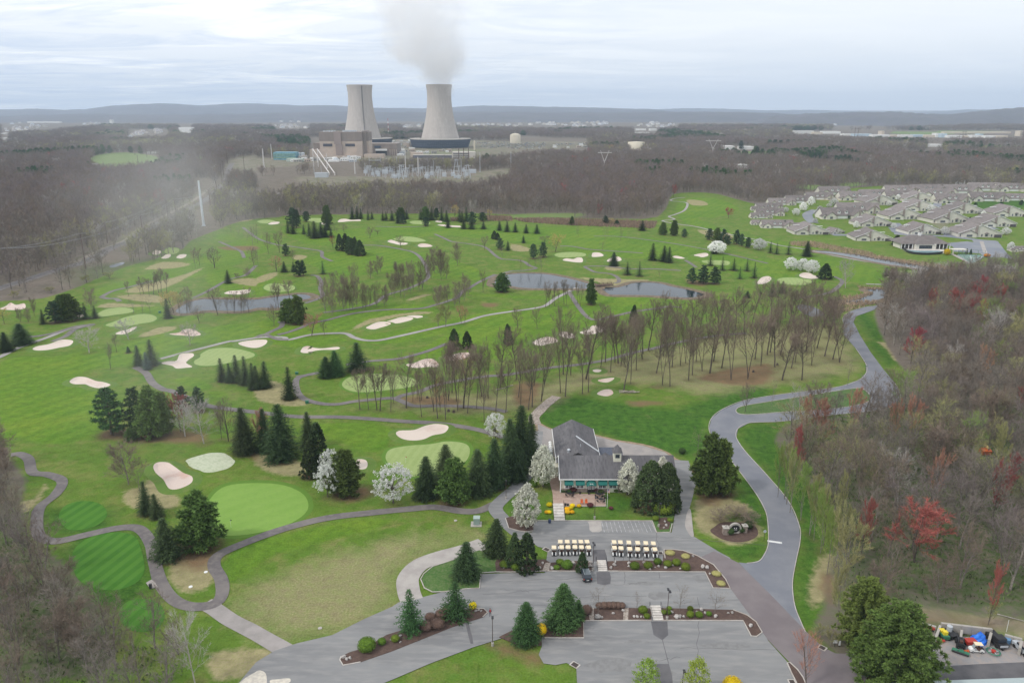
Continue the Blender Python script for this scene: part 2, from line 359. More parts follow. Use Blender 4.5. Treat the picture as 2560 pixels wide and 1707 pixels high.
LITTER = []
def build_ground():
    rr = [55.0]
    while rr[-1] < 3600: rr.append(rr[-1] * 1.0066)
    while rr[-1] < 60000: rr.append(rr[-1] * 1.06)
    A = np.radians(np.linspace(-56, 56, 900)); rr = np.array(rr); nr, na = len(rr), len(A)
    X = (rr[:, None] * np.sin(A)[None]).ravel(); Y = (rr[:, None] * np.cos(A)[None]).ravel()
    me = bpy.data.meshes.new('ground'); nv = nr * na
    co = np.zeros((nv, 3), np.float32); co[:, 0] = X; co[:, 1] = Y
    i = np.arange(nr - 1)[:, None] * na + np.arange(na - 1)[None]; i = i.ravel()
    q = np.stack([i, i + 1, i + na + 1, i + na], 1)[:, ::-1].astype(np.int32); nf = len(q)
    me.vertices.add(nv); me.vertices.foreach_set('co', co.ravel()); me.loops.add(nf * 4); me.loops.foreach_set('vertex_index', q.ravel())
    me.polygons.add(nf); me.polygons.foreach_set('loop_start', np.arange(nf, dtype=np.int32) * 4)
    def mask(polys, soft):
        out = np.zeros(nv, np.float32)
        for s in polys:
            P = np.array(smooth([tuple(at(*p)[:2]) for p in px(s)], True, 2)); x0, y0 = P.min(0) - soft; x1, y1 = P.max(0) + soft
            idx = np.where((X > x0) & (X < x1) & (Y > y0) & (Y < y1))[0]
            if not len(idx): continue
            x, y = X[idx], Y[idx]; d2 = np.full(len(idx), 1e12); ins = np.zeros(len(idx), bool)
            for k in range(len(P)):
                ax, ay = P[k - 1]; bx, by = P[k]; ex, ey = bx - ax, by - ay; L = ex * ex + ey * ey + 1e-9
                t = np.clip(((x - ax) * ex + (y - ay) * ey) / L, 0, 1); d2 = np.minimum(d2, (x - ax - t * ex) ** 2 + (y - ay - t * ey) ** 2)
                if ey != 0:
                    cr = ((ay > y) != (by > y)) & (x < ex * (y - ay) / ey + ax); ins ^= cr
            sd = np.sqrt(d2) * np.where(ins, 1, -1)
            out[idx] = np.maximum(out[idx], np.clip(.5 + sd / (2 * soft), 0, 1))
        return out
    m1 = np.stack([mask(TURF, 2.0), mask(FAIR, 1.6), mask(DRY, 7), mask(BROWN, 2.5)], 1)
    m2 = np.stack([mask(LUSH, 5), mask(WOODG, 10), mask(FIELD, 6), mask(SANDY, 8)], 1); straw_v = mask(STRAW, 2.2)
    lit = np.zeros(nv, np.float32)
    for (cx_, cy_, rad, w) in LITTER:                      # needles and leaves fallen below each tree; below bare trees also painted shade
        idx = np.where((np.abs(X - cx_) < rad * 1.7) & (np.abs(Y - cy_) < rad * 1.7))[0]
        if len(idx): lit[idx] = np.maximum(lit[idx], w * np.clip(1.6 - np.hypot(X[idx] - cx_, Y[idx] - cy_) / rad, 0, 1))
    me.attributes.new('straw', 'FLOAT', 'POINT').data.foreach_set('value', straw_v)
    me.attributes.new('litter', 'FLOAT', 'POINT').data.foreach_set('value', lit)
    for nm, a in (('m1', m1), ('m2', m2)):
        at_ = me.attributes.new(nm, 'FLOAT_COLOR', 'POINT'); at_.data.foreach_set('color', a.astype(np.float32).ravel())
    me.update(calc_edges=True)
    m = bpy.data.materials.new('ground'); m.use_nodes = True; t = NT(m.node_tree); b = t.n['Principled BSDF']; b.inputs['Roughness'].default_value = .95; b.inputs['Specular IOR Level'].default_value = .15
    tc = t.node('ShaderNodeTexCoord').outputs['Object']
    def chan(nm):
        a = t.node('ShaderNodeAttribute'); a.attribute_name = nm; s = t.node('ShaderNodeSeparateColor'); t.l.new(a.outputs['Color'], s.inputs[0])
        return s.outputs[0], s.outputs[1], s.outputs[2], a.outputs['Alpha']
    turf, fair, dry, brown = chan('m1'); lush, woodg, field, sandy = chan('m2')
    n8 = t.noise(tc, .07, 9, .70, .4); n2 = t.noise(tc, .45, 5, .65); nf_ = t.noise(tc, 2.3, 4, .7); n30 = t.noise(tc, .025, 4, .55); nb = t.noise(t.mapping(tc, (1, 1, 1), (0, 0, .4), (31, 7, 0)), .13, 8, .70, .3)
    def edge(v, src=n2, amp=.5, w=.12):
        return t.rng(t.m('ADD', v, t.m('MULTIPLY', t.m('SUBTRACT', src, .5), amp)), .5 - w, .5 + w)
    # leaf litter and scrub under the bare woods; far off it reads as the grey brown crowns of the woods themselves
    wood = t.mix(t.rng(n2, .3, .7), (.135, .110, .088), (.205, .175, .145))
    wood = t.mix(t.rng(n8, .45, .7, 0, .6), wood, (.085, .085, .05))
    wood = t.mix(t.m('MULTIPLY', woodg, t.rng(n2, .38, .58, .15, .9)), wood, (.070, .110, .030))
    wood = t.mix(t.rng(n30, .5, .75, 0, .35), wood, (.20, .16, .13))
    # turf
    g = t.mix(t.rng(n8, .3, .7), (.078, .158, .016), (.128, .208, .026))
    g = t.mix(t.rng(nb, .46, .66, 0, .85), g, (.195, .205, .058))
    g = t.mix(t.rng(n2, .5, .8, 0, .5), g, (.045, .115, .020))
    wv = t.node('ShaderNodeTexWave'); t.l.new(t.mapping(tc, (1, 1, 1), (0, 0, .5)), wv.inputs[0]); wv.inputs['Scale'].default_value = .045; wv.inputs['Distortion'].default_value = 2.5; wv.inputs['Detail Scale'].default_value = .3
    f = t.mix(t.rng(wv.outputs['Fac'], .3, .7), (.088, .186, .014), (.114, .216, .018)); f = t.mix(t.rng(n8, .38, .66, 0, .75), f, (.165, .235, .024)); f = t.mix(t.rng(n30, .4, .65, 0, .55), f, (.082, .180, .014))
    g = t.mix(edge(fair, n2, .3, .25), g, f)
    l = t.mix(t.rng(n2, .35, .65), (.028, .098, .010), (.052, .135, .014)); l = t.mix(t.rng(nb, .6, .8, 0, .4), l, (.12, .19, .04))
    g = t.mix(t.m('MULTIPLY', edge(lush, n8, .6, .3), .9), g, l)
    d = t.mix(t.rng(n2, .35, .65), (.30, .26, .14), (.20, .22, .080)); d = t.mix(t.rng(nf_, .45, .65, 0, .6), d, (.36, .30, .19))
    g = t.mix(t.m('MULTIPLY', edge(dry, nb, 1.1, .35), .85), g, d)
    sa = t.node('ShaderNodeAttribute'); sa.attribute_name = 'straw'
    g = t.mix(t.m('MULTIPLY', edge(sa.outputs['Fac'], n2, .9, .16), .9), g, t.mix(t.rng(nf_, .35, .65), (.40, .33, .20), (.24, .22, .10)))
    br = t.mix(t.rng(n2, .35, .65), (.26, .15, .085), (.15, .10, .06))
    g = t.mix(t.m('MULTIPLY', edge(brown, nb, 1.0, .3), .85), g, br)
    g = t.mix(t.rng(nf_, .42, .75, 0, .30), g, t.mix(.5, g, (.14, .17, .06)))
    g = t.mix(1.0, g, t.ramp(t.m('ADD', t.m('MULTIPLY', n2, .5), t.m('MULTIPLY', nf_, .5)), [(.36, .66), (.5, .98), (.64, 1.28)]), 'MULTIPLY')
    c = t.mix(edge(turf, n2, .6, .2), wood, g)
    c = t.mix(t.m('MULTIPLY', edge(field, n8, .4, .3), .9), c, t.mix(t.rng(n8, .3, .7), (.11, .21, .05), (.19, .22, .08)))
    c = t.mix(t.m('MULTIPLY', edge(sandy, nb, 1.1, .3), .75), c, t.mix(t.rng(n8, .42, .6), (.24, .205, .165), (.145, .16, .085)))
    c = t.mix(t.m('MULTIPLY', edge(brown, nb, 1.0, .3), t.m('SUBTRACT', 1.0, turf)), c, br)
    la = t.node('ShaderNodeAttribute'); la.attribute_name = 'litter'
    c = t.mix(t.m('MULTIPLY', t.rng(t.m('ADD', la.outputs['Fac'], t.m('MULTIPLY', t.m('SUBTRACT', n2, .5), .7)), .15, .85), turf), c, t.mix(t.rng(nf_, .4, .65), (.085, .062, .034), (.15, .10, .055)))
    t.set(b, 'Base Color', c)
    bp = t.node('ShaderNodeBump'); bp.inputs['Strength'].default_value = .5; bp.inputs['Distance'].default_value = .35; t.set(bp, 'Height', t.m('ADD', nf_, t.m('MULTIPLY', n2, 1.5))); t.l.new(bp.outputs[0], b.inputs['Normal'])
    me.materials.append(m); tag(link('ground', me), kind='structure')

# ------------------------------------------------------------------ hills beyond the plain
def hills(name, sky_line, D, depth, seed, m, z_floor=-3.0, lump=7.0):
    P = px(sky_line); xs = [p[0] for p in P]; ys = [p[1] for p in P]; nx, ny = 260, 26
    mb = MB(); vs = []
    for j in range(ny):
        v = j / (ny - 1)
        for i in range(nx):
            u = i / (nx - 1); X = xs[0] + (xs[-1] - xs[0]) * u; yy = float(np.interp(X, xs, ys))
            wig = 1 + .10 * noise.noise((u * 9, seed, 1)); d = D * wig
            g = at(X, 400); az = math.atan2(g.x, g.y); cosd = math.cos(az)
            yd = d * 1.0; G = Vector((yd * math.tan(az), yd, 0)); h = top_z(G, yy)
            edgef = min(1, u * 14, (1 - u) * 14)
            s = math.sin(math.pi * min(1, max(0, v))) ** 1.2 if v < .5 else math.sin(math.pi * v) ** .9
            d2 = d + (v - .5) * depth * (1 + .3 * noise.noise((u * 6, v * 2, seed)))
            z = z_floor + (h - z_floor) * s * edgef + lump * noise.fractal((u * 60, v * 14, seed), .9, 2.1, 4) * s
            z += 18 * s * (1 - s) * noise.noise((u * 14, v * 5, seed + 4))
            vs.append((d2 * math.tan(az), d2, z))
    mb.add(vs, [(j * nx + i, j * nx + i + 1, (j + 1) * nx + i + 1, (j + 1) * nx + i) for j in range(ny - 1) for i in range(nx - 1)])
    o = link(name, mb.mesh(name, [m], True)); tag(o, kind='structure'); return o
hill_m = mat('hill_woods', (.080, .078, .098), .95, (.115, .106, .125), .004, 6, .35, .65, bump=.6, bscale=.03, col3=(.085, .09, .06))  # blue of the distant air is partly mixed into the woods colour
hills('hills', 'O 1350 254 1500 252 1560 249 1650 250 1750 254 1850 253 1950 256 2080 260 2200 252 2352 252 2700 255', 13500, 3000, 1.7, hill_m)
hills('hills', 'O -500 250 -200 250 0 252 60 252 110 250 160 253 210 252 260 245 300 242 350 239 400 238 450 241 480 243 530 239 580 238 640 240 700 243 760 242 840 247 900 249 960 249 1000 251 1060 245 1110 243 1180 244 1260 246 1330 247 1400 249 1480 251 1560 254 1650 256', 10500, 3600, 5.1, hill_m)
hills('hills', 'O -500 266 0 268 200 262 400 264 600 262 700 258 900 258 1000 258 1100 257 1200 258 1300 259 1440 258 1540 257 1620 258 1700 258 1780 261 1840 265 1900 268 2000 270 2352 268 2700 268', 7000, 2600, 9.3, hill_m)
hills('hills', 'O 1700 270 1780 266 1840 262 1900 260 1960 258 2040 258 2090 261 2140 263 2180 262 2230 256 2290 250 2340 247 2400 246 2500 250 2700 252', 5600, 2000, 13.3, hill_m)

# ------------------------------------------------------------------ sheets on the ground
asph = mat('asphalt', (.235, .235, .235), .9, (.175, .175, .178), .10, 7, .38, .66, bump=.12, bscale=9, sc3=(.30, 1.3, 1), col3=(.275, .268, .26))
asph_blue = mat('asphalt_blue', (.170, .178, .205), .88, (.215, .220, .240), .12, 4, .4, .65, bump=.15, bscale=6)
asph_old = mat('asphalt_brown', (.165, .140, .145), .9, (.205, .178, .180), .15, 4, .4, .65, bump=.15, bscale=6)
asph_new = mat('asphalt_dark', (.095, .092, .098), .9, (.125, .12, .125), .3, 4, bump=.15, bscale=6)
path_m = mat('path_asphalt', (.128, .114, .114), .9, (.185, .165, .155), .12, 5, .42, .62, bump=.2, bscale=5, col3=(.20, .18, .165))
path_w = mat('path_pale', (.34, .32, .30), .9, (.27, .25, .24), .12, 5, .4, .65, bump=.2, bscale=5)
conc = mat('concrete', (.40, .37, .34), .9, (.33, .30, .28), .3, 5, .4, .6, bump=.1, bscale=6)
kerb_m = mat('kerb_concrete', (.50, .47, .43), .9, (.38, .33, .29), .5, 4, .4, .65)
sand_m = mat('sand', (.62, .53, .46), .95, (.54, .40, .34), .09, 4, .55, .78, bump=.25, bscale=1.5)
sand_red = mat('sand_red', (.60, .49, .43), .95, (.48, .27, .20), .12, 4, .52, .72, bump=.25, bscale=1.5)
mulch = mat('mulch', (.085, .052, .042), .97, (.125, .080, .062), 1.2, 5, .4, .65, bump=.6, bscale=8, col3=(.06, .038, .03))
lawn = mat('lawn', (.042, .115, .016), .95, (.08, .15, .03), .4, 5, .4, .68, bump=.4, bscale=6, col3=(.14, .17, .07))
paver = mat('patio_pavers', (.42, .31, .25), .9, (.36, .25, .20), .8, 4, .4, .6)
white_paint = mat('road_paint', (.72, .72, .70), .8, (.5, .5, .5), 2.0, 3, .5, .8)
pale_line = mat('worn_paint', (.52, .52, .52), .85, (.26, .26, .26), 1.0, 3)
gravel = mat('river_stones', (.42, .36, .31), .9, (.22, .18, .15), 2.2, 4, .4, .6, bump=.8, bscale=6)
def green_mat(name, a, b_, stripe=.12, rot=.3, sc=.16, amt=.5):
    m = bpy.data.materials.new(name); m.use_nodes = True; t = NT(m.node_tree); b = t.n['Principled BSDF']; b.inputs['Roughness'].default_value = .95; b.inputs['Specular IOR Level'].default_value = .15
    tc = t.node('ShaderNodeTexCoord').outputs['Object']
    wv = t.node('ShaderNodeTexWave'); t.l.new(t.mapping(tc, (1, 1, 1), (0, 0, rot)), wv.inputs[0]); wv.inputs['Scale'].default_value = sc; wv.inputs['Distortion'].default_value = .6; wv.inputs['Detail Scale'].default_value = .4
    c = t.mix(t.m('MULTIPLY', t.rng(wv.outputs['Fac'], .3, .7), amt), a, b_); n = t.noise(tc, .12, 5, .6); c = t.mix(t.rng(n, .4, .7, 0, .5), c, b_)
    c = t.mix(t.rng(t.noise(tc, .9, 4, .7), .45, .75, 0, stripe * 2), c, (.10, .19, .05)); t.set(b, 'Base Color', c); return m
green_m = green_mat('putting_green', (.270, .345, .125), (.330, .400, .165), .12, .2, .12, .4)
green_y = green_mat('practice_green', (.185, .320, .062), (.225, .350, .080), .12, .9, .07, .3)
tee_m = green_mat('tee_turf', (.046, .145, .016), (.072, .190, .024), .1, .25, .11, .9)
sanded_m = green_mat('sanded_green', (.56, .58, .46), (.42, .46, .30), .2, .9, .35, .7)
fringe_m = green_mat('green_fringe', (.100, .200, .028), (.120, .215, .034), .1, .2, .1, .3)
GREENS = ['O 470 1180 480 1150 510 1120 560 1110 640 1112 690 1130 708 1155 700 1180 660 1205 600 1222 540 1230 500 1225 480 1205',
 'J 1190 1070 1230 990 1400 955 1600 940 1750 915 1900 930 1960 975 1950 1060 1880 1130 1700 1180 1500 1230 1380 1230 1250 1150', 'J 790 400 830 340 950 305 1150 295 1330 310 1440 340 1500 380 1400 420 1200 445 1000 465 860 450',
 'I 1780 190 1850 110 1950 65 2130 60 2280 90 2340 120 2300 150 2200 170 2080 200 1950 220 1840 220', 'E 970 1415 1050 1385 1150 1345 1280 1318 1380 1320 1440 1350 1400 1385 1280 1405 1150 1430 1020 1430',
 'E 880 1330 930 1290 1000 1265 1120 1255 1200 1265 1230 1290 1160 1310 1040 1325 940 1340', 'G 390 435 420 415 520 405 630 410 680 425 660 445 570 452 450 455', 'G 1740 490 1790 480 1960 485 2000 500 1980 525 1880 525 1800 515',
 'H 85 1000 120 985 200 980 300 985 390 1000 405 1020 350 1045 240 1048 140 1040 90 1020', 'F 1260 285 1340 265 1450 268 1550 295 1540 308 1440 312 1320 300', 'F 1410 130 1450 118 1540 120 1600 140 1560 153 1470 150 1430 145',
 'E 1510 745 1530 715 1580 705 1640 715 1640 745 1600 765 1540 765', 'F 10 125 60 110 130 110 180 125 150 138 60 142', 'F 430 110 480 95 590 95 620 110 600 135 520 130 460 115', 'H 1185 935 1230 915 1350 920 1440 945 1440 975 1330 970 1200 960', 'F 70 740 110 700 200 695 330 710 360 740 300 765 160 770']
for i, s in enumerate(GREENS):
    P = px(s)
    cx_ = sum(p[0] for p in P) / len(P); cy_ = sum(p[1] for p in P) / len(P)
    sheet('green_fringe', [(cx_ + (x - cx_) * 1.09, cy_ + (y - cy_) * 1.11) for x, y in P], .02, fringe_m)
    sheet('putting_green', P, .05, green_y if i == 0 else green_m)
sheet('putting_green', px('I 1715 1095 1760 1065 1880 1030 2030 1020 2110 1050 2150 1095 2130 1140 2050 1175 1920 1205 1820 1180 1740 1140'), .05, sanded_m, jit=.5)
for s in ['O 165 1290 175 1255 215 1230 270 1222 310 1232 325 1265 332 1310 310 1340 265 1355 215 1350 180 1330', 'O 135 1190 145 1165 175 1152 215 1152 240 1165 245 1185 225 1205 190 1216 155 1215', 'O 275 1400 300 1378 340 1375 370 1390 378 1420 355 1445 310 1450 280 1430']:
    sheet('tee_turf', px(s), .05, tee_m)
BUNKERS = ['I 640 375 700 345 790 345 880 370 960 380 1015 400 960 425 890 430 830 415 780 395 690 395', 'I 300 70 350 45 450 30 560 0 640 0 675 10 640 40 540 60 440 80 340 85', '*I 1410 1160 1450 1130 1540 1130 1600 1160 1680 1210 1760 1240 1765 1290 1710 1330 1620 1360 1550 1350 1500 1270 1430 1210',
 'J 1285 850 1320 825 1450 820 1550 790 1650 775 1750 785 1765 810 1720 845 1620 865 1540 900 1440 912 1340 895', 'J 925 1100 960 1090 1010 1100 1025 1130 1010 1165 960 1175 920 1150', 'I 1480 200 1540 185 1620 180 1650 135 1700 125 1770 125 1780 145 1730 175 1710 200 1765 235 1700 245 1620 250 1580 225 1510 212',
 'O 547 790 575 785 610 784 612 790 595 799 572 799', 'F 410 1325 430 1290 480 1280 540 1292 620 1295 740 1285 770 1295 720 1305 620 1305 540 1315 470 1335', 'F 1010 1105 1050 1080 1120 1060 1200 1058 1240 1070 1200 1085 1150 1100 1080 1118', 'F 1200 1045 1260 1030 1340 1015 1430 1018 1440 1028 1380 1045 1300 1062 1230 1060',
 'F 1370 1002 1430 992 1520 995 1525 1005 1460 1015 1400 1012', '*J 1380 215 1450 205 1540 180 1620 178 1675 210 1660 240 1580 235 1500 245 1420 240', '*J 1725 150 1800 130 1900 115 1960 120 1950 145 1880 165 1790 180', 'G 185 1245 220 1220 310 1200 390 1205 420 1230 340 1250 260 1268', 'G 430 1160 480 1150 550 1160 580 1185 530 1200 460 1185',
 'G 620 1145 700 1120 740 1095 820 1098 870 1115 830 1140 750 1160 680 1165', 'G 465 482 500 470 560 475 600 465 645 470 645 500 590 502 510 492', 'G 733 435 745 420 800 420 840 435 820 448 740 452', 'G 870 488 900 470 970 458 1005 475 985 490 900 498', 'G 1475 455 1500 448 1560 455 1585 465 1540 468', 'G 1668 437 1740 425 1790 425 1800 440 1750 455 1710 447',
 'S 1892 708 1903 697 1920 694 1928 698 1925 703 1912 710 1898 711', 'H 285 965 320 948 380 950 420 965 480 975 470 988 400 995 320 985', 'H 1090 985 1150 985 1300 985 1390 1000 1330 1012 1230 1008 1150 998', 'F 1208 315 1240 303 1310 318 1390 325 1370 340 1310 340 1260 328', '*F 1485 348 1520 337 1590 342 1620 355 1570 362 1510 362',
 'F 750 130 770 112 820 108 880 115 950 112 955 122 860 125 790 132', 'F 110 150 150 137 215 137 200 148 150 155', 'F 1665 162 1720 160 1800 165 1875 168 1875 180 1800 178 1720 170', 'F 1645 128 1680 122 1710 130 1690 137', 'E 1395 760 1420 740 1460 738 1478 752 1450 772 1410 772', 'E 1480 805 1520 780 1565 775 1565 790 1530 808', 'E 1618 800 1650 780 1710 778 1700 795 1660 808',
 'E 2060 1130 2100 1112 2180 1108 2280 1102 2300 1112 2260 1132 2160 1140', 'E 1060 1500 1110 1475 1170 1465 1220 1450 1260 1445 1200 1480 1130 1505', '*E 1555 1500 1640 1492 1700 1470 1780 1472 1845 1505 1780 1520 1680 1515 1600 1510', '*E 0 1270 60 1245 100 1225 150 1240 225 1230 230 1265 150 1280 60 1280', 'E 670 1340 720 1320 770 1330 740 1345', 'F 600 145 620 135 640 140 635 158 610 155',
 'K 740 265 780 258 820 265 800 280 760 280', '*K 790 355 850 345 940 340 880 375 810 370', '*K 780 480 830 455 900 450 930 475 890 500 830 500']
lip_m = mat('bunker_lip', (.092, .168, .020), .95, (.150, .190, .040), .5, 4, .5, .75)
for s in BUNKERS:
    m_ = sand_red if s[0] == '*' else sand_m; P = px(s.lstrip('*')); sheet('sand_bunker', P, .07, m_)
    W = smooth([tuple(at(*p)[:2]) for p in P], True, 4); n = len(W); cx_ = sum(p[0] for p in W) / n; cy_ = sum(p[1] for p in W) / n
    span = max(p[1] for p in W) - min(p[1] for p in W); mb = MB(); vs = []; sv = []
    for k in range(n):
        x, y = W[k]; a_, b_ = W[k - 1], W[(k + 1) % n]; d = math.hypot(b_[0] - a_[0], b_[1] - a_[1]) or 1; ux, uy = (b_[1] - a_[1]) / d, -(b_[0] - a_[0]) / d
        if ux * (x - cx_) + uy * (y - cy_) < 0 and sum(W[q - 1][0] * W[q][1] - W[q][0] * W[q - 1][1] for q in range(n)) < 0: ux, uy = -ux, -uy
        hgt = (.22 + .62 * max(0, (y - cy_) / (span / 2 + .1))) * min(1, span / 9)
        for off, z in ((.0, hgt), (.35, hgt + .06), (1.2, hgt * .7), (2.5, .0)): vs.append((x + ux * off, y + uy * off, z))
        for off, z in ((-min(1.1, span * .09), .075), (.0, hgt)): sv.append((x + ux * off, y + uy * off, z))
    mb.add(vs, [(k * 4 + a, k * 4 + a + 1, ((k + 1) % n) * 4 + a + 1, ((k + 1) % n) * 4 + a) for k in range(n) for a in range(3)])
    sb = MB(); sb.add(sv, [(k * 2, k * 2 + 1, ((k + 1) % n) * 2 + 1, ((k + 1) % n) * 2) for k in range(n)]); tag(link('sand_face', sb.mesh('sand_face', [m_], True)), kind='structure')
    tag(link('bunker_lip', mb.mesh('bunker_lip', [lip_m], True)), kind='structure')
# cart paths
for s, w in [
 ('O 25 1045 45 1043 66 1055 75 1085 110 1090 143 1105 128 1135 92 1165 85 1200 92 1233 130 1243 200 1228 270 1213 318 1214 345 1245 355 1290 370 1340 400 1378 440 1393 490 1388 510 1365 508 1330 492 1300 502 1275 560 1248 650 1215 750 1190 850 1178 950 1168 1000 1165 1060 1174 1100 1173 1135 1158', 2.7),
 ('I 1240 235 1340 290 1400 380 1500 440 1590 460 O 470 930 530 940 600 948 680 957 780 958 850 962 930 968 1000 972 1060 980 1110 990 1160 1005', 2.7),
 ('J 370 325 460 310 580 285', 2.4), ('J 580 285 460 310 370 350 380 460 450 530 600 570 750 575 900 550 1100 530 1250 520 1330 545 1450 590 1650 590 1900 595 2150 615 2300 645', 2.4),
 ('J 1290 520 1360 490 1500 460 1650 400 1850 360 2100 320 2300 305 G 320 1470 600 1440 850 1400 1000 1360 1150 1320 1300 1290 1450 1250 1700 1200 1900 1170 2150 1150', 2.4), ('J 830 215 1050 180 1300 160 1450 125 1600 80 1750 20', 2.4),
 ('O -40 835 0 820 40 800 110 775 160 755 210 745', 2.6), ('E 870 1410 700 1430 500 1490 330 1520 100 1540', 2.6), ('E 480 1568 600 1520 680 1460 780 1430 870 1410', 2.6),
 ('I 1470 160 1700 100 1900 50 2100 0 2160 -5 O 600 775 650 775 F 300 1210 500 1165 720 1150 830 1155 900 1190 1000 1215 1130 1215 1300 1180 1500 1135 1700 1090 1900 1050 2100 990 2350 950 G 150 930 300 900 400 830 520 770 600 730', 2.4),
 ('F 0 1190 80 1165 200 1205 300 1210', 2.4), ('F 200 1165 300 1140 410 1100 500 1060 650 1030 800 990 950 960 1200 935 1500 925 1650 890 1780 850 1850 820 1900 760 1950 740 2050 680 2200 610', 2.4), ('F 80 1165 150 1130 230 1090 240 1050 200 1050', 2.4),
 ('F -120 180 0 270 60 300 200 340 330 355 500 380 600 400 610 450 700 490', 2.4), ('F 500 620 560 625 600 680 590 740 610 800 560 840 450 875', 2.4),
 ('F 940 345 1120 345 1330 380 1460 415 1540 500 1580 600 1560 660 1400 740 1200 800 1100 870 1000 905 850 930 750 945 620 960', 2.4), ('F 1640 240 1730 280 1800 310 1950 330 2100 360 2200 440 2260 470 2350 475 G 100 490 160 530 220 555 100 575 0 580 -80 600', 2.4),
 ('G 850 535 720 535 670 540 720 570 770 590 900 605 970 640 980 680 940 690', 2.4), ('G 850 535 1100 560 1300 560 1550 575', 2.6), ('G 440 350 560 355 700 380 900 395 1200 415', 2.6), ('G 750 260 1000 265 1400 315 1800 385 2350 510', 2.4), ('G 1590 480 1640 510 1690 545', 2.4),
 ('C 1585 1080 1490 1090 1460 1110 1590 1125 1610 1150 1580 1200 1500 1235 1440 1255 1490 1280 1380 1295 1530 1325 1700 1350 1900 1400 2050 1430 2200 1460 2350 1490 H 100 685 300 715 420 740 600 780 900 835 1250 880 1600 930 1730 960', 2.4), ('G 1350 920 1450 905 1560 915', 2.4), ('G 520 770 700 1010 900 1000 1080 960 1200 940 1350 920', 2.4),
 ('H 280 1165 420 1150 560 1120 650 1060 680 1010 600 970', 2.4), ('H 900 1040 1100 1045 1340 1035', 2.4), ('E 930 1160 980 1130 1050 1100 1200 1065 1400 1010', 2.6), ('E 930 1160 990 1175 1060 1175 1100 1200', 2.6), ('E 1770 1170 1900 1110 2100 1000 2250 960 2350 870', 2.4), ('E 2010 650 2100 690 2210 740 2240 800', 2.4),
 ('F 1100 170 1300 175 1550 170', 2.5)]:
    ribbon('path', s, w, .10, path_w if s[:6] in ('I 1470', 'C 1585', 'H 900 ', 'O -40 ') else path_m)
ribbon('path', 'K 410 505 360 540 300 590 240 650 200 700 215 760', 3.6, .11, gravel)
ribbon('path', 'N 2090 290 1950 340 1720 405 1510 480 1400 600 1400 720 1430 810', 4.6, .114, conc)
sheet('concrete_pad', px('M 1340 650 1390 620 1420 640 1450 690 1380 705'), .11, conc, False)
def sealed(z, w, o): ribbon('verge', o, w, z, mat('verge_soil', (.30, .21, .15), .95, (.20, .16, .09), .6, 4))
ribbon('path', 'O 470 1386 492 1398 530 1424 580 1450 650 1490 690 1512', 3.4, .092, mat('drive_concrete', (.33, .30, .285), .9, (.26, .24, .225), .3, 6, .4, .65, bump=.2, bscale=5))
# roads and parking lots
sheet('verge', px('K 215 735 370 800 620 800 760 848 950 898 1200 938 1400 1000 1475 1050 1475 1120 400 1070 250 1010'), .06, mat('verge_soil', (.33, .23, .17), .95, (.22, .18, .10), .6, 4), jit=.3)
sheet('asphalt_yard', px('K 235 755 370 815 620 815 760 865 950 915 1200 955 1400 1015 1465 1062 1460 1100 400 1060 250 1000'), .10, mat('asphalt_pale', (.27, .25, .24), .9, (.33, .30, .28), .3, 4), False)
ribbon('path', 'O 1205 1236 1178 1215 1155 1192 1138 1168 1155 1146 1180 1125 1200 1105 1215 1080 1228 1030 1235 990', 3.6, .112, asph)
LOT = 'P 195 85 695 83 1285 85 1325 190 1465 190 1500 0 K 1525 1480 1550 1350 1500 1180 1470 1085 1620 1095 1665 1240 1690 1300 1655 1440 P 1620 0 1660 220 1890 360 2000 420 2350 1180 Q 190 1390 330 1640 400 1750 P 600 1640 590 1430 500 1385 400 1405 290 1390 245 1310 275 1230 270 1160 0 1110 N 2350 1130 2000 1240 1600 1390 1250 1540 1000 1640 -450 1700 M 2100 1640 2200 1560 2350 1380 N 170 1275 380 1205 700 1130 1000 980 1250 870 1310 830 1500 790 1730 730 2050 700 2060 570 P 0 560 300 560 330 340 240 320 150 260 0 195 -30 150 60 160 180 190'
sheet('parking_lot', px(LOT), .118, asph, False)
ROAD = 'H 1010 1240 900 1250 760 1290 690 1345 690 1400 O 1938 770 1965 800 1988 835 1990 855 1975 872 1930 888 1860 898 1780 908 1710 920 1660 940 1635 960 1628 985 1640 1010 1665 1040 1700 1085 1740 1140 1760 1180 1765 1230 1762 1260 1745 1288 1715 1294 1696 1292 1764 1362 1850 1450 1840 1430 1825 1390 1820 1340 1828 1290 1838 1240 1835 1205 1810 1150 1760 1090 1710 1035 1691 1005 1695 985 1720 972 1800 968 1900 955 2020 942 2060 925 2068 905 2055 880 2030 850 2000 810 1975 770 1960 740 1966 727 2008 712'
sheet('road', px(ROAD), .122, asph_blue, False)
sheet('road', px('O 1609 1280 1640 1266 1696 1293 1764 1360 1852 1451 1889 1486 1919 1501 1990 1503 1990 1560 1950 1640 1900 1640 1849 1570 1811 1519 1764 1470 1677 1351'), .126, asph_old, False)
ISL = 'O 1692 948 1700 935 1760 924 1850 910 1960 893 1985 896 2000 918 1960 933 1880 942 1800 947 1720 953'
sheet('grass_island', px(ISL), .135, lawn)
for s in [ISL]: ribbon('kerb', s, .18, .10, kerb_m, .16, closed=True)
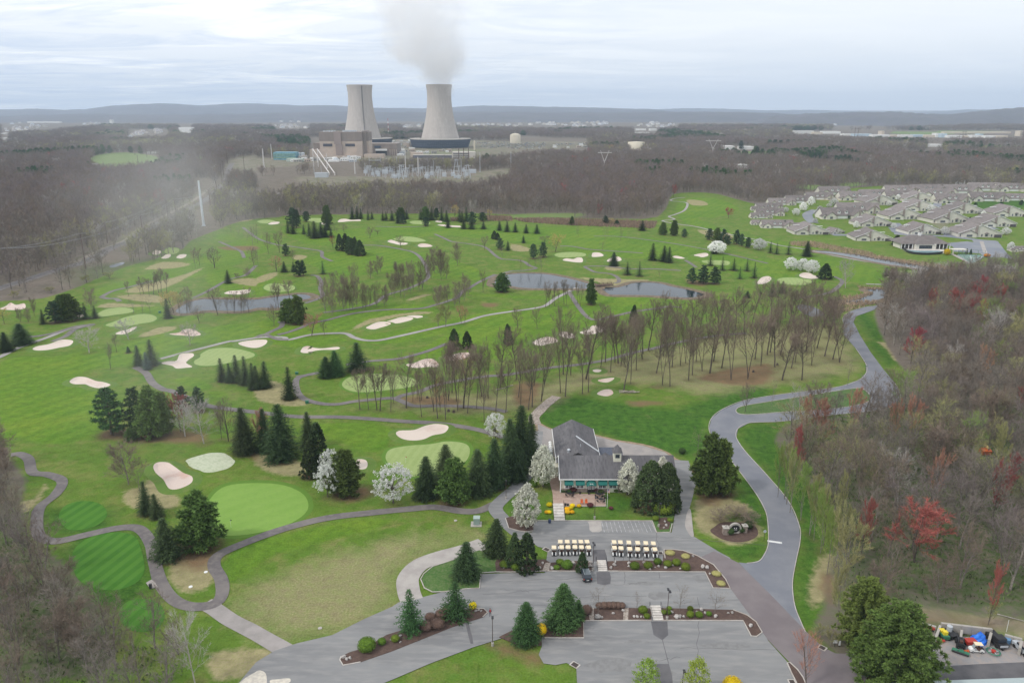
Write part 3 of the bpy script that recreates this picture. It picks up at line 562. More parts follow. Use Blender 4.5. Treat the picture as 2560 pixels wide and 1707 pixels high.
for s in ['H 1010 1240 900 1250 760 1290 690 1345 690 1400', 'O 1965 800 1988 835 1990 855 1975 872 1930 888 1860 898 1780 908 1710 920 1660 940 1635 960 1628 985 1640 1010 1665 1040 1700 1085 1740 1140 1760 1180 1765 1230 1762 1260 1745 1288 1715 1294', 'O 1850 1452 1840 1430 1825 1390 1820 1340 1828 1290 1838 1240 1835 1205 1810 1150 1760 1090 1710 1035 1691 1005 1695 985 1720 972 1800 968 1900 955 2020 942 2060 925 2068 905 2055 880']:
    ribbon('kerb', s, .16, .10, kerb_m, .10)
# planted islands between the lots
def bed(outline, kerb, m_, z=.19, name='planting_bed'):
    P = [tuple(at(*p)[:2]) for p in px(outline)]; mb = MB()
    mb.prism(P, .10, z); tag(link(name, mb.mesh(name, [m_])), kind='structure')
    if kerb: ribbon('kerb', kerb, .18, .12, kerb_m, .15, sm=False)
B1 = 'P 735 455 735 545 600 547 300 545 -20 555 N 2205 553 2195 470 2230 400 P 20 440 240 440 300 436 350 468 560 452'
bed(B1, 'P 735 545 600 547 300 545 -20 555 N 2205 553', mulch)
bed('P 870 455 1160 445 1385 452 1395 348 1480 348 1570 358 1700 405 1850 488 1960 620 2002 705 1845 700 1772 553 1450 552 880 545', 'P 880 545 1450 552 1772 553 1845 700 2002 705 1960 620 1850 488 1700 405 1570 358 1480 348 1395 348 1405 430', mulch)
bed('N 2050 352 2215 425 2210 552 2062 562 2052 702 1930 708 1730 735 1620 738 1545 700 1512 620 1540 570 1620 505 1820 440', 'N 1820 440 1620 505 1540 570 1512 620 1545 700 1620 738 1730 735 1930 708 2052 702 2062 562 2205 553', lawn, .17, 'grass_island')
bed('P 640 890 1030 882 1278 887 1280 997 655 1000 660 1158 270 1155 275 1080 300 1012 410 968', 'P 300 1012 410 968', mulch)
ribbon('kerb', 'P 275 1156 660 1159 655 1001 1280 998', .18, .12, kerb_m, .15, sm=False)
bed('P 1368 885 1700 892 2030 902 2160 952 2240 1012 2296 1108 2245 1146 2195 1142 2122 1000 1370 997', 'P 1370 998 2122 1000 2155 1065 2195 1142 2245 1146 2296 1108 2240 1012 2160 952 2030 902', mulch)
bed('N 2230 1150 2350 1090 P 60 1110 270 1158 270 1228 60 1235 0 1200', '', mulch)
bed('N 770 1360 800 1410 960 1380 1250 1280 1500 1180 1800 1060 2080 970 2125 925 2090 890 1960 890 1700 930 1500 1050 1300 1100 1200 1130 1000 1250 860 1290 780 1330', 'N 2080 970 2125 925 2090 890 1960 890', mulch)
ribbon('kerb', 'N 780 1330 770 1360 800 1410 960 1380', .2, .12, kerb_m, .12, sm=False)
bed('P 1287 85 1327 190 1450 190 1470 110 1495 -10 1290 -10', 'P 1287 85 1327 190 1450 190 1470 110', lawn, .17, 'grass_island')
bed('P 1340 60 1420 50 1460 90 1440 160 1350 165', '', mulch, .185)
bed('P -60 60 -30 150 60 175 130 185 195 175 198 85 100 60 60 20', 'P -60 60 -30 150 60 175 130 185 195 175', mulch)
bed('Q 175 1390 200 1385 270 1450 320 1520 345 1580 360 1700 300 1700 260 1568 220 1490', 'Q 300 1700 260 1568 220 1490 175 1390 200 1385 270 1450 320 1520 345 1580 360 1700', mulch)
ribbon('kerb', 'P 198 82 1290 84', .18, .12, kerb_m, .15, sm=False)
sheet('planting_bed', px('P 1820 170 1850 140 1950 90 2200 110 2260 200 2180 260 2070 275 1950 255 1860 210'), .04, mulch)
for s in ['P 745 345 850 345 868 400 872 455 745 455', 'P 775 552 895 550 908 600 903 660 850 672 782 660', 'P 1275 1005 1425 1005 1435 1130 1380 1176 1300 1130', 'P 1310 1395 1440 1395 1470 1500 1480 1640 1310 1640', 'N 1922 1020 1950 1020 1985 1140 1995 1210 1970 1210 1945 1120']:
    sheet('asphalt_patch', px(s), .123, asph_new, False)
r9 = random.Random(41)
for i in range(26):
    X, Y = cv('P', r9.uniform(-900, 2000), r9.choice([r9.uniform(200, 330), r9.uniform(580, 860), r9.uniform(1030, 1540)]))
    if not inside(px(LOT), X, Y): continue
    g = at(X, Y); a = r9.uniform(-.25, .25) + (1.57 if r9.random() < .3 else 0); L = r9.uniform(6, 22); P = [(g.x + math.cos(a) * L * t + r9.uniform(-.35, .35), g.y + math.sin(a) * L * t + r9.uniform(-.3, .3)) for t in [k / 12 for k in range(13)]]; Lf, Rt = ribbon_pts(P, .09); mb = MB(); mb.add([(x, y, .1235) for x, y in Lf] + [(x, y, .1235) for x, y in Rt], [(k, 13 + k, 14 + k, k + 1) for k in range(12)]); tag(link('crack', mb.mesh('crack', [asph_new])), kind='structure')
for i in range(16):
    X, Y = cv('P', r9.uniform(-900, 2000), r9.choice([r9.uniform(200, 330), r9.uniform(590, 850), r9.uniform(1040, 1500)])); g = at(X, Y); a_, b_ = r9.uniform(1.0, 5), r9.uniform(.6, 2.2)
    if not all(inside(px(LOT), X + q, Y + w) for q in (-60, 60) for w in (-12, 12)): continue
    P = [(g.x + a_ * math.cos(k * .52) * r9.uniform(.8, 1.15), g.y + b_ * math.sin(k * .52) * r9.uniform(.75, 1.2)) for k in range(12)]; me = bpy.data.meshes.new('oil_stain'); me.from_pydata([(x, y, .1228) for x, y in P], [], [tuple(range(12))]); me.materials.append(mat('stained_asphalt', (.185, .182, .18), .9, (.225, .222, .22), .8, 5)); tag(link('stain', me), kind='structure')
sheet('crack', px('P 1378 1178 1384 1176 1440 1390 1434 1392'), .1232, asph_new, False)
sheet('concrete_pad', px('P 692 85 818 85 825 170 800 186 735 186 712 165 708 115'), .125, conc, False)
sheet('concrete_pad', px('P 1610 0 1640 -20 1660 150 1668 222 1640 222 1595 150 1590 90'), .1245, conc, True)
for i in range(13):
    x = 830 + i * 37.5; ribbon('parking_line', f'P {x - 8} 84 {x + 18 + i * 2} 186', .10, .124, pale_line, sm=False)
ribbon('stop_line', 'Q -5 266 128 285', .75, .127, white_paint, sm=False)
for s in ['P 295 335 340 358 ', 'P 1350 380 1378 380', 'P 550 1390 605 1420', 'Q 470 1235 525 1262', 'Q 195 1562 245 1562']:
    a, b = px(s); A_, B_ = at(*a), at(*b); c_ = (A_ + B_) / 2; L_ = (B_ - A_).length; an = math.atan2(B_.y - A_.y, B_.x - A_.x)
    mb = MB(); mb.box(0, 0, .13, max(L_, .9) + .35, 1.25, .06); g = link('drain_surround', mb.mesh('drain_surround', [kerb_m]), None, (c_.x, c_.y, .02), an); tag(g, kind='structure')
    mb = MB()
    for k in range(7): mb.box(0, -.42 + k * .14, .165, max(L_, .9) * .85, .06, .02)
    mb.box(0, 0, .158, max(L_, .9) * .9, .95, .012)
    tag(link('drain_grate', mb.mesh('drain_grate', [mat('iron', (.06, .045, .04), .7)]), None, (c_.x, c_.y, .02), an), kind='structure')
# salt and sand spills on the lot
spill = mat('spilled_sand', (.62, .57, .48), .95, (.5, .46, .4), 1.5, 4)
for s in ['N 0 1470 60 1465 85 1500 80 1600 -60 1640 -200 1640 -120 1540 M 2250 1550', 'N 120 1550 200 1530 300 1530 280 1575 180 1600', 'M 2230 1540 2330 1480 2350 1500 2340 1640 2150 1640']:
    sheet('spilled_sand', px(s), .124, spill, jit=.6)
# patio, walks
sheet('patio', px('K 372 1395 345 1290 372 1215 432 1215 440 1390 760 1400 852 1398 862 1510 380 1512'), .13, paver, False)
ribbon('kerb', 'K 380 1514 862 1512 852 1400', .2, .05, conc, .12, sm=False)
# ponds and channel
def water_mat():
    m = bpy.data.materials.new('water'); m.use_nodes = True; t = NT(m.node_tree); b = t.n['Principled BSDF']
    b.inputs['Base Color'].default_value = (.018, .028, .036, 1); b.inputs['Roughness'].default_value = .05; b.inputs['IOR'].default_value = 1.33; b.inputs['Specular IOR Level'].default_value = .5
    tc = t.node('ShaderNodeTexCoord').outputs['Object']; bp = t.node('ShaderNodeBump'); bp.inputs['Strength'].default_value = .12; bp.inputs['Distance'].default_value = .1
    t.set(bp, 'Height', t.noise(t.mapping(tc, (.6, 1.4, 1)), 1.2, 3, .6)); t.l.new(bp.outputs[0], b.inputs['Normal']); return m
water_m = water_mat(); bank_m = mat('pond_bank', (.20, .145, .10), .95, (.12, .10, .06), .5, 4, .4, .6)
PONDS = ['F 2180 700 2200 650 2270 615 2350 605 G 100 600 300 605 480 635 620 670 720 700 800 735 640 745 480 742 300 742 100 738 F 2350 722 2260 720 2200 715',
 'G 800 735 870 728 960 728 1040 710 1100 690 1200 682 1350 690 1450 715 1600 745 1720 775 1775 795 1720 818 1600 828 1450 820 1250 805 1050 802 900 798 840 760',
 'E 1600 1290 1640 1255 1700 1220 1770 1195 1880 1175 2080 1180 2350 1180 F 100 825 300 800 420 790 500 805 505 830 450 842 380 850 280 870 220 920 60 920 E 2350 1265 2200 1292 1900 1285 1740 1310 1640 1310',
 'H 420 735 560 740 680 755 850 775 1000 800 1200 830 1400 870 1650 905 1720 925 1640 940 1350 898 1150 870 900 825 640 775 420 745',
 'H 900 1095 950 1085 1050 1090 1085 1120 1080 1160 1020 1185 860 1215 760 1210 700 1215 720 1195 800 1185 900 1150 960 1125',
 'H 1240 720 1300 728 1400 735 1560 735 1610 745 1500 760 1360 758 1280 742', 'H 260 1240 330 1230 440 1260 520 1320 400 1340 300 1290', 'E 1010 870 1130 840 1130 860 1030 890', 'E 0 620 100 615 110 640 0 650', 'E 400 200 520 170 570 210 430 240', 'A 2230 5 2230 6 2231 7']
for i, s in enumerate(PONDS[:10]):
    P = px(s)
    if i in (0, 1, 2, 3, 4): 
        W = smooth([tuple(at(*p)[:2]) for p in P], True, 4); n = len(W); mb = MB(); vs = []
        for k in range(n):
            a, b = W[k - 1], W[(k + 1) % n]; dx, dy = b[0] - a[0], b[1] - a[1]; d = math.hypot(dx, dy) or 1; nx, ny = dy / d, -dx / d
            ar = 0
            for off, z in ((-.6, .02), (0, .25), (1.6, .32), (4.0, .0)): vs.append((W[k][0] + nx * off, W[k][1] + ny * off, z + .1 * random.random() * (z > 0)))
        mb.add(vs, [(k * 4 + a, k * 4 + a + 1, ((k + 1) % n) * 4 + a + 1, ((k + 1) % n) * 4 + a) for k in range(n) for a in range(3)])
        area = sum(W[k - 1][0] * W[k][1] - W[k][0] * W[k - 1][1] for k in range(n))
        if area < 0: mb.v = [(2 * W[q // 4][0] - x, 2 * W[q // 4][1] - y, z) for q, (x, y, z) in enumerate(mb.v)]
        tag(link('pond_bank', mb.mesh('pond_bank', [bank_m], True)), kind='structure')
    sheet('pond', P, .08, water_m if i != 5 else mat('pool_cover', (.12, .22, .24), .4))
sheet('pool_deck', px('H 1230 705 1300 700 1450 710 1610 725 1640 740 1580 765 1400 768 1290 755 1240 725'), .07, mat('deck', (.62, .58, .54), .9))
sheet('tennis_court', px('H 1740 770 1980 780 1900 840 1840 842 1800 810'), .10, mat('court', (.16, .26, .24), .9, (.22, .30, .27), .1, 3))
for s in ['H 1745 772 1840 840', 'H 1980 781 1900 841', 'H 1790 800 1950 805', 'H 1860 778 1870 840']: ribbon('court_line', s, .25, .12, white_paint, sm=False)
# estate streets
st = mat('estate_street', (.185, .20, .235), .9, (.23, .24, .26), .05, 3)
for s, w in [('H 440 360 380 385 360 410 385 450 420 480', 9), ('H 1150 520 1200 570 1300 590 1600 600 1800 620 1960 640 2100 650', 8), ('H 1990 640 2030 700 2080 770 2130 800', 17), ('H 590 590 700 590 800 600', 9), ('H 180 510 240 530', 10), ('H 1160 480 1210 530 1215 590', 9), ('H 1660 560 1690 600', 11), ('H 1560 290 1530 400 1480 460', 8), ('H 1850 430 1900 470 2100 540', 6), ('H 1700 660 1900 700 1930 760', 30)]: ribbon('street', s, w, .09, st)
ribbon('path', 'H 1960 650 1990 740 2010 770', 2.5, .12, conc); ribbon('path', 'H 1690 765 1840 840', 2.5, .12, conc); ribbon('path', 'H 1780 850 2000 850', 2.0, .12, conc)
# railway along the wooded slope
ballast = mat('ballast', (.20, .18, .17), .95, (.13, .115, .105), .5, 4)
ribbon('track_bed', 'E -200 1140 0 1080 250 1000 500 920 800 830 1000 720 1200 640 1400 510 1600 420 1800 320 1900 260 2000 180 2070 100 2090 40 A 2100 1560 2130 1500', 9, .12, ballast)
ribbon('service_track', 'E 700 840 950 720 1150 640 1300 520 1500 420 1750 290 1880 200', 4, .10, mat('dirt_track', (.30, .26, .22), .95, (.2, .17, .13), .3, 3))
railm = mat('rail_steel', (.30, .29, .30), .5, metal=.4)
for off in (-1.6, -.2, 1.2, 2.6):
    P = [at(*p)[:2] for p in px('E -200 1140 0 1080 250 1000 500 920 800 830 1000 720 1200 640 1400 510 1600 420 1800 320 1900 260 2000 180')]
    P = smooth(P, False, 5); L_, _ = ribbon_pts(P, 1.0); P2 = [(p[0] + (l[0] - p[0]) * 2 * off, p[1] + (l[1] - p[1]) * 2 * off) for p, l in zip(P, L_)]
    L2, R2 = ribbon_pts(P2, .12); n = len(P2); mb = MB(); mb.add([(x, y, .28) for x, y in L2] + [(x, y, .28) for x, y in R2] + [(x, y, .12) for x, y in R2] + [(x, y, .12) for x, y in L2], [(a * n + i, a * n + i + 1, ((a + 1) % 4) * n + i + 1, ((a + 1) % 4) * n + i) for a in range(4) for i in range(n - 1)])
    tag(link('rail', mb.mesh('rail', [railm])), kind='structure')
# ------------------------------------------------------------------ tree meshes
bark_g = mat('bark_grey', (.150, .128, .108), .95, (.24, .21, .18), 1.5, 3, rnd=.22)
bark_d = mat('bark_dark', (.085, .068, .055), .95, (.13, .105, .085), 1.5, 3, rnd=.15)
bark_p = mat('bark_pale', (.48, .44, .40), .9, (.30, .27, .24), 1.2, 3)
def twig(name, a, rnd=.18, hue=.012): return mat(name, a, .95, rnd=rnd, hue=hue, isl=.22)
tw_grey = twig('twigs_grey', (.195, .165, .138)); tw_brown = twig('twigs_brown', (.190, .145, .108)); tw_mauve = twig('twigs_mauve', (.205, .165, .155))
tw_olive = twig('twigs_budding', (.30, .29, .12)); tw_pale = twig('twigs_pale', (.38, .35, .32)); tw_red = twig('buds_red', (.34, .085, .080)); tw_rust = twig('buds_rust', (.38, .20, .13))
tw_gold = twig('buds_gold', (.42, .33, .11)); tw_green = twig('buds_green', (.20, .29, .06))
def leaf(name, a, rnd=.3, hue=.022, isl=.38, trans=.12): return mat(name, a, .85, rnd=rnd, hue=hue, isl=isl, trans=trans, spec=.2)
nd_dark = leaf('needles_dark', (.055, .088, .032)); nd_mid = leaf('needles_green', (.060, .120, .036)); nd_blue = leaf('needles_blue', (.105, .165, .135)); nd_pine = leaf('needles_pine', (.062, .112, .058)); nd_pine_g = leaf('needles_bright', (.120, .185, .045))
nd_gold = leaf('needles_yellow', (.185, .255, .060)); nd_black = leaf('needles_deep', (.040, .072, .028)); blossom = leaf('blossom', (.74, .74, .62), isl=.25, trans=.3); blossom_w = leaf('blossom_white', (.80, .80, .76), isl=.2, trans=.3); spring = leaf('spring_leaves', (.27, .36, .055), isl=.3, trans=.3)
forsy = leaf('yellow_flowers', (.78, .56, .02), isl=.2, trans=.3); shrubl = leaf('shrub_leaves', (.120, .185, .022), isl=.3); shrubd = leaf('shrub_dark', (.06, .10, .03), isl=.3); redleaf = leaf('red_leaves', (.11, .035, .035), isl=.3)
rnd = random.Random(11)
def rv(a=1.0):
    while 1:
        v = Vector((rnd.uniform(-1, 1), rnd.uniform(-1, 1), rnd.uniform(-1, 1)))
        if .05 < v.length < 1: return v.normalized() * a
def blade(mb, b, d, L, w, mi=1):
    side = d.cross(rv()).normalized() * (w / 2); e = b + d * L
    mb.add([tuple(b - side), tuple(b + side), tuple(e)], [(0, 1, 2)], mi)
def quad(mb, c, n, s, mi=1, asp=1.0):
    a = n.orthogonal().normalized(); b = n.cross(a); t = rnd.uniform(0, 6.28); u = a * math.cos(t) + b * math.sin(t); v = n.cross(u); u = u * s; v = v * (s * asp)
    mb.add([tuple(c - u - v), tuple(c + u - v * .6), tuple(c + u * .8 + v), tuple(c - u * .7 + v * .8)], [(0, 1, 2, 3)], mi)
def bare_tree(H, spread, trunk, limbs, twn, twl, tww, r0, up=.55, seed=0, forks=1, lean=.04):
    """bare broadleaf: trunk, limbs, branches as tapered tubes, then fine twigs as slivers"""
    rnd.seed(seed); T = MB(); K = MB(); tips = []
    base = Vector((0, 0, 0)); stems = []
    for f in range(forks):
        d = Vector((rnd.uniform(-1, 1), rnd.uniform(-1, 1), 0)) * (.18 if forks > 1 else lean) + Vector((0, 0, 1)); d.normalize()
        p = base.copy(); n = 5; r = r0 / math.sqrt(forks)
        for i in range(n):
            q = p + d * (H * .82 / n); r2 = r * (.86 if i < n - 1 else .5); T.tube(p, q, r, r2, 6, 0, False); stems.append((p, q, r, r2, (i + .5) / n)); p, r = q, r2
            d = (d + rv(.10)).normalized()
        tips.append((p, d, H * .18, 2))
    for (p, q, r, r2, f) in stems:
        if f < trunk: continue
        for k in range(max(1, int(limbs / (5 * (1 - trunk)) / forks + .5))):
            a = rnd.uniform(0, 6.28); t = rnd.random(); s = p.lerp(q, t); hh = s.z / H
            out = Vector((math.cos(a), math.sin(a), 0)); u = up * rnd.uniform(.7, 1.5)
            L = spread * rnd.uniform(.75, 1.1) * (1.0 - max(0, (hh - .55)) * 1.1); d = (out + Vector((0, 0, u))).normalized(); rr = r * .45; c = s
            m = 3
            for i in range(m):
                e = c + d * (L / m); T.tube(c, e, rr, rr * .6, 4, 0, False); rr *= .6
                for j in range(2):
                    dd = (d + rv(.75) + Vector((0, 0, .35))).normalized(); LL = L * rnd.uniform(.28, .5) * (1 - i * .12); e2 = e + dd * LL
                    T.tube(e, e2, rr * .7, rr * .25, 3, 0, False); tips.append((e, dd, LL, 1)); tips.append((e2, dd, LL * .7, 2))
                c = e; d = (d + rv(.28) + Vector((0, 0, .18))).normalized()
            tips.append((c, d, L * .4, 2))
    per = twn / len(tips)
    for (p, d, L, w) in tips:
        for k in range(int(per * (1.3 if w == 2 else .7) + rnd.random())):
            s = p + d * (L * rnd.random()); dd = (d * .9 + rv(.95) + Vector((0, 0, .25))).normalized(); blade(K, s, dd, twl * rnd.uniform(.5, 1.2), tww * rnd.uniform(.6, 1.3), 0)
    return T, K
def spruce(H, Rr, seed=0, whorl=.55, per=9, base=.06, droop=.35, wid=.5, full=1.0, power=.85):
    rnd.seed(seed); T = MB(); K = MB(); T.tube((0, 0, 0), (0, 0, H * .97), H * .02 + .05, .02, 6, 0, False)
    z = H * base
    while z < H * .985:
        f = (z - H * base) / (H * (1 - base)); L0 = Rr * (1 - f) ** power * (.82 + .34 * rnd.random()) + .10; a0 = rnd.uniform(0, 6.28); n = max(4, int(per * (1 - f * .45)))
        if f < .12: L0 *= .80
        for k in range(n):
            a = a0 + k * 6.283 / n + rnd.uniform(-.3, .3); L = L0 * rnd.uniform(.66, 1.1) * (1 + .22 * noise.noise((a * 1.1, z * .5, seed))); out = Vector((math.cos(a), math.sin(a), 0)); side = Vector((-math.sin(a), math.cos(a), 0))
            up = .25 * (f - .3); sg = max(2, int(L / (wid * .8) * full))
            for i in range(sg):
                t = (i + rnd.random() * .7) / sg; c = Vector((0, 0, z)) + out * (L * t) + Vector((0, 0, L * t * up - droop * L * t * t * (1 - f) ** .5)); w = wid * (1.15 - .55 * t) * (1 - .5 * f)
                for sgn in (-1, 1):
                    d = (out * .75 + side * sgn * rnd.uniform(.3, .9) + Vector((0, 0, rnd.uniform(-.45, .12)))).normalized(); b = c + rv(.06)
                    wv = d.cross(Vector((0, 0, 1)) + rv(.5)).normalized() * (w * .32); e = b + d * w * 1.25
                    K.add([tuple(b - wv * .6), tuple(b + wv * .6), tuple(e + wv * .35), tuple(e - wv * .35)], [(0, 1, 2, 3)], 0)
        z += whorl * (1 - .45 * f) * rnd.uniform(.8, 1.2)
    for k in range(6): blade(K, Vector((0, 0, H * .93)), (Vector((0, 0, 1)) + rv(.25)).normalized(), H * .07, .12, 0)
    return T, K
def pine(H, Rr, seed=0, n_limb=30, base=.14, tuft=1.1, per=34, up=.25, round_=.5):
    rnd.seed(seed); T = MB(); K = MB(); T.tube((0, 0, 0), (0, 0, H * .93), H * .018 + .08, .04, 6, 0, False)
    for i in range(n_limb):
        f = (i + rnd.random()) / n_limb; z = H * (base + (1 - base) * f * .93); prof = (1 - f) ** round_ * (.62 + .38 * min(1, f * 5)); L = Rr * prof * rnd.uniform(.68, 1.15) + .4; a = i * 2.399 + rnd.uniform(-.4, .4)
        out = Vector((math.cos(a), math.sin(a), up * (1.2 - (1 - f) * .9))); e = Vector((0, 0, z)) + out * L; T.tube((0, 0, z), tuple(e), .07, .02, 3, 0, False)
        m = max(2, int(L / tuft * 1.5))
        for j in range(m):
            t = .28 + .75 * (j + rnd.random() * .6) / m; c = Vector((0, 0, z)) + out * (L * t) + rv(tuft * .42 * t); c.z += .1
            for k in range(per):
                d = (rv() + Vector((0, 0, .35)) + out * .25).normalized(); q = c + d * (tuft * .30 * rnd.random()); w = d.cross(rv()).normalized() * (tuft * .10); l = tuft * rnd.uniform(.35, .62)
                K.add([tuple(q - w), tuple(q + w), tuple(q + d * l + w * .3), tuple(q + d * l - w * .3)], [(0, 1, 2, 3)], 0)
    return T, K
def leafy(H, Rr, seed=0, env=None, n=170, per=16, clump=.7, size=.16, trunk=.16, limbs=12, hollow=.45):
    """crown of many small leaf faces gathered in clumps inside an envelope"""
    rnd.seed(seed); T = MB(); K = MB(); T.tube((0, 0, 0), (0, 0, H * .55), H * .016 + .06, .05, 6, 0, False)
    env = env or (lambda f: math.sin(math.pi * min(1, f * .92 + .06)) ** .7)
    for i in range(limbs):
        a = i * 2.4; f = rnd.uniform(.2, .85); r = Rr * env(f) * .8; z0 = H * (trunk + .25 * f); e = (math.cos(a) * r, math.sin(a) * r, H * (trunk + (1 - trunk) * f)); m = (e[0] * .45, e[1] * .45, z0 + (e[2] - z0) * .55)
        T.tube((0, 0, z0), m, .09, .05, 3, 0, False); T.tube(m, e, .05, .015, 3, 0, False)
    for i in range(n):
        f = rnd.random() ** .9; a = rnd.uniform(0, 6.283); rr = Rr * env(f) * math.sqrt(hollow + (1 - hollow) * rnd.random()) * rnd.uniform(.80, 1.08); c = Vector((rr * math.cos(a), rr * math.sin(a), H * (trunk + (1 - trunk) * f))); cr = clump * rnd.uniform(.6, 1.25)
        for k in range(per):
            p = c + rv(cr * rnd.random() ** .5); quad(K, p, (rv() + (p - Vector((0, 0, H * .5))).normalized() * .6).normalized(), size * rnd.uniform(.6, 1.3), 0, .7)
    return T, K
LIB = {}
def lib(kind, gen, H, W, trunk_mat, crown_mat):
    T, K = gen; a = np.array(K.v); H = float(a[:, 2].max()); W = 2.0 * float(np.percentile(np.hypot(a[:, 0], a[:, 1]), 95)); tm = T.mesh(kind + '_trunk', [trunk_mat]); km = K.mesh(kind + '_crown', [crown_mat])
    LIB.setdefault(kind, []).append((tm, km, H, W)); return tm, km
def lib_alias(kind, src, trunk_mat, crown_mat):
    for tm, km, H, W in LIB[src]:
        t2 = tm.copy(); t2.materials.clear(); t2.materials.append(trunk_mat); k2 = km.copy(); k2.materials.clear(); k2.materials.append(crown_mat); LIB.setdefault(kind, []).append((t2, k2, H, W))
for s in range(3): lib('spruce', spruce(12, 3.0, 20 + s, .42, 12, .05, .35, .60, 1.25, .66), 12, 5.2, bark_d, nd_dark)
for s in range(2): lib('bigspruce', spruce(14, 3.9, 30 + s, .36, 17, .02, .42, .66, 1.4, .62), 14, 6.6, bark_d, nd_dark)
for s in range(2): lib('sparse', spruce(11, 3.1, 40 + s, .55, 9, .07, .22, .50, 1.1), 11, 6.0, bark_d, nd_mid)
for s in range(2): lib('arbor', leafy(11, 3.0, 50 + s, lambda f: max(.04, (1 - f) ** .62 * min(1, f * 5 + .55)), 300, 26, .42, .17, .0, 6, .6), 11, 5.8, bark_d, nd_dark)
for s in range(2): lib('dome', leafy(11, 4.4, 54 + s, lambda f: max(.05, (1 - f ** 1.9) ** .6), 520, 26, .5, .17, .0, 6, .6), 11, 8.8, bark_d, nd_dark)
for s in range(3): lib('pine', pine(13, 3.6, 60 + s, 44, .08, 1.15, 30), 13, 7.6, bark_d, nd_pine)
for s in range(2): lib('bigpine', pine(15, 4.6, 70 + s, 92, .03, 1.3, 42), 15, 10, bark_d, nd_pine_g)
lib_alias('bluespruce', 'spruce', bark_d, nd_blue); lib_alias('greenspruce', 'bigspruce', bark_d, nd_mid); lib_alias('darkpine', 'pine', bark_d, nd_mid)
pear_env = lambda f: (math.sin(math.pi * min(1, f ** .72)) ** .75) * (1 - .15 * f) if f > .02 else .3
for s in range(2): lib('pear', leafy(9, 3.0, 80 + s, pear_env, 210, 20, .55, .15, .14), 9, 6.0, bark_d, blossom)
for s in range(2): lib('roundpear', leafy(7, 3.9, 84 + s, lambda f: math.sin(math.pi * (.12 + .86 * f)) ** .6, 230, 18, .6, .16, .16), 7, 7.8, bark_d, blossom_w)
for s in range(2): lib('cherry', leafy(8, 4.3, 88 + s, lambda f: math.sin(math.pi * (.10 + .84 * f)) ** .55, 150, 22, .55, .13, .18, 22, .15), 8, 8.6, bark_d, blossom_w)
for s in range(2): lib('spring', leafy(8, 3.4, 92 + s, None, 170, 18, .7, .13, .1, 18, .2), 8, 6.8, bark_g, spring)
for s in range(6): lib('tall', bare_tree(24, 6.4 + (s % 3), .36 + .05 * (s % 3), 19, 3000, 1.7, .062, .36, .95 + .25 * (s % 2), 100 + s, 1 + (s in (2, 5)), .12), 24, 10.5, bark_d, tw_brown)
for s in range(4): lib('wood', bare_tree(19, 5.4, .30, 18, 1700, 1.6, .062, .30, .9, 110 + s, 1 + (s % 2)), 19, 11, bark_g, tw_grey)
for s in range(2): lib('round', bare_tree(11, 4.6, .18, 18, 2100, 1.1, .055, .24, .8, 120 + s, 2), 11, 10, bark_d, tw_brown)
for s in range(2): lib('young', bare_tree(8, 3.0, .30, 14, 420, .8, .035, .10, .6, 126 + s), 8, 6.5, bark_g, tw_brown)
for s in range(2): lib('thicket', bare_tree(12, 4.0, .05, 22, 2600, 1.3, .06, .16, .9, 130 + s, 3), 12, 9, bark_g, tw_brown)
for s in range(2): lib('budding', bare_tree(13, 4.6, .12, 20, 3600, 1.0, .085, .22, .8, 140 + s, 2), 12, 9, bark_g, tw_red)
for s in range(2): lib('cornerpine', pine(15, 4.8, 76 + s, 190, .02, .72, 40), 15, 10, bark_d, nd_gold)
lib_alias('wood_b', 'wood', bark_g, tw_brown); lib_alias('wood_m', 'wood', bark_g, tw_mauve); lib_alias('wood_o', 'wood', bark_g, tw_olive); lib_alias('wood_p', 'wood', bark_p, tw_pale); lib_alias('wood_r', 'wood', bark_d, tw_red); lib_alias('wood_g', 'wood', bark_g, tw_green)
lib_alias('gold', 'round', bark_d, tw_gold); lib_alias('rust', 'round', bark_d, tw_rust); lib_alias('red', 'round', bark_d, tw_red); lib_alias('olive', 'budding', bark_g, tw_olive); lib_alias('pale', 'round', bark_p, tw_pale); lib_alias('pale_tall', 'tall', bark_p, tw_pale); lib_alias('redwood', 'budding', bark_d, tw_red); lib_alias('greenwood', 'budding', bark_g, tw_green); lib_alias('rustwood', 'budding', bark_d, tw_rust)
R2 = random.Random(5); CONIF = ('spruce', 'bigspruce', 'sparse', 'arbor', 'pine', 'bigpine', 'dome', 'cornerpine')
def tree(kind, x, y, ty, w=None, label='', name='tree', cat='tree', group=None, parts=True):
    while (group or '').endswith(('wood on the right', 'wood right of the road', 'of the right wood')) and y < 1560 and top_z(at(x, y), ty) < 16.5: y += 3
    G = at(x, y); H = max(1.2, top_z(G, ty)); LITTER.append((G.x, G.y, max(1.5, (w or 40) * mpp(x, y) * (.42 if LIB[kind][0][1].name.split('_')[0] in CONIF else .3)), .95 if LIB[kind][0][1].name.split('_')[0] in CONIF else .4)); k = R2.randrange(len(LIB[kind])); tm, km, h0, w0 = LIB[kind][k]
    W = w * mpp(x, y) * (1.10 if 'spruce' in kind else 1.0) if w else w0 * H / h0
    q = R2.uniform(.92, 1.08); sc = (W / w0 * q, W / w0 / q, H / h0); rz = R2.uniform(0, 6.28)
    if parts:
        o = thing(name, label, cat, (G.x, G.y, 0), rz, group, sc); o.rotation_euler = (R2.gauss(0, .022), R2.gauss(0, .022), rz); link('trunk', tm, o); link('crown', km, o)
    else: o = tag(link(name, joined(kind, k), None, (G.x, G.y, 0), rz, sc), label, cat, group)
    return o
JO = {}
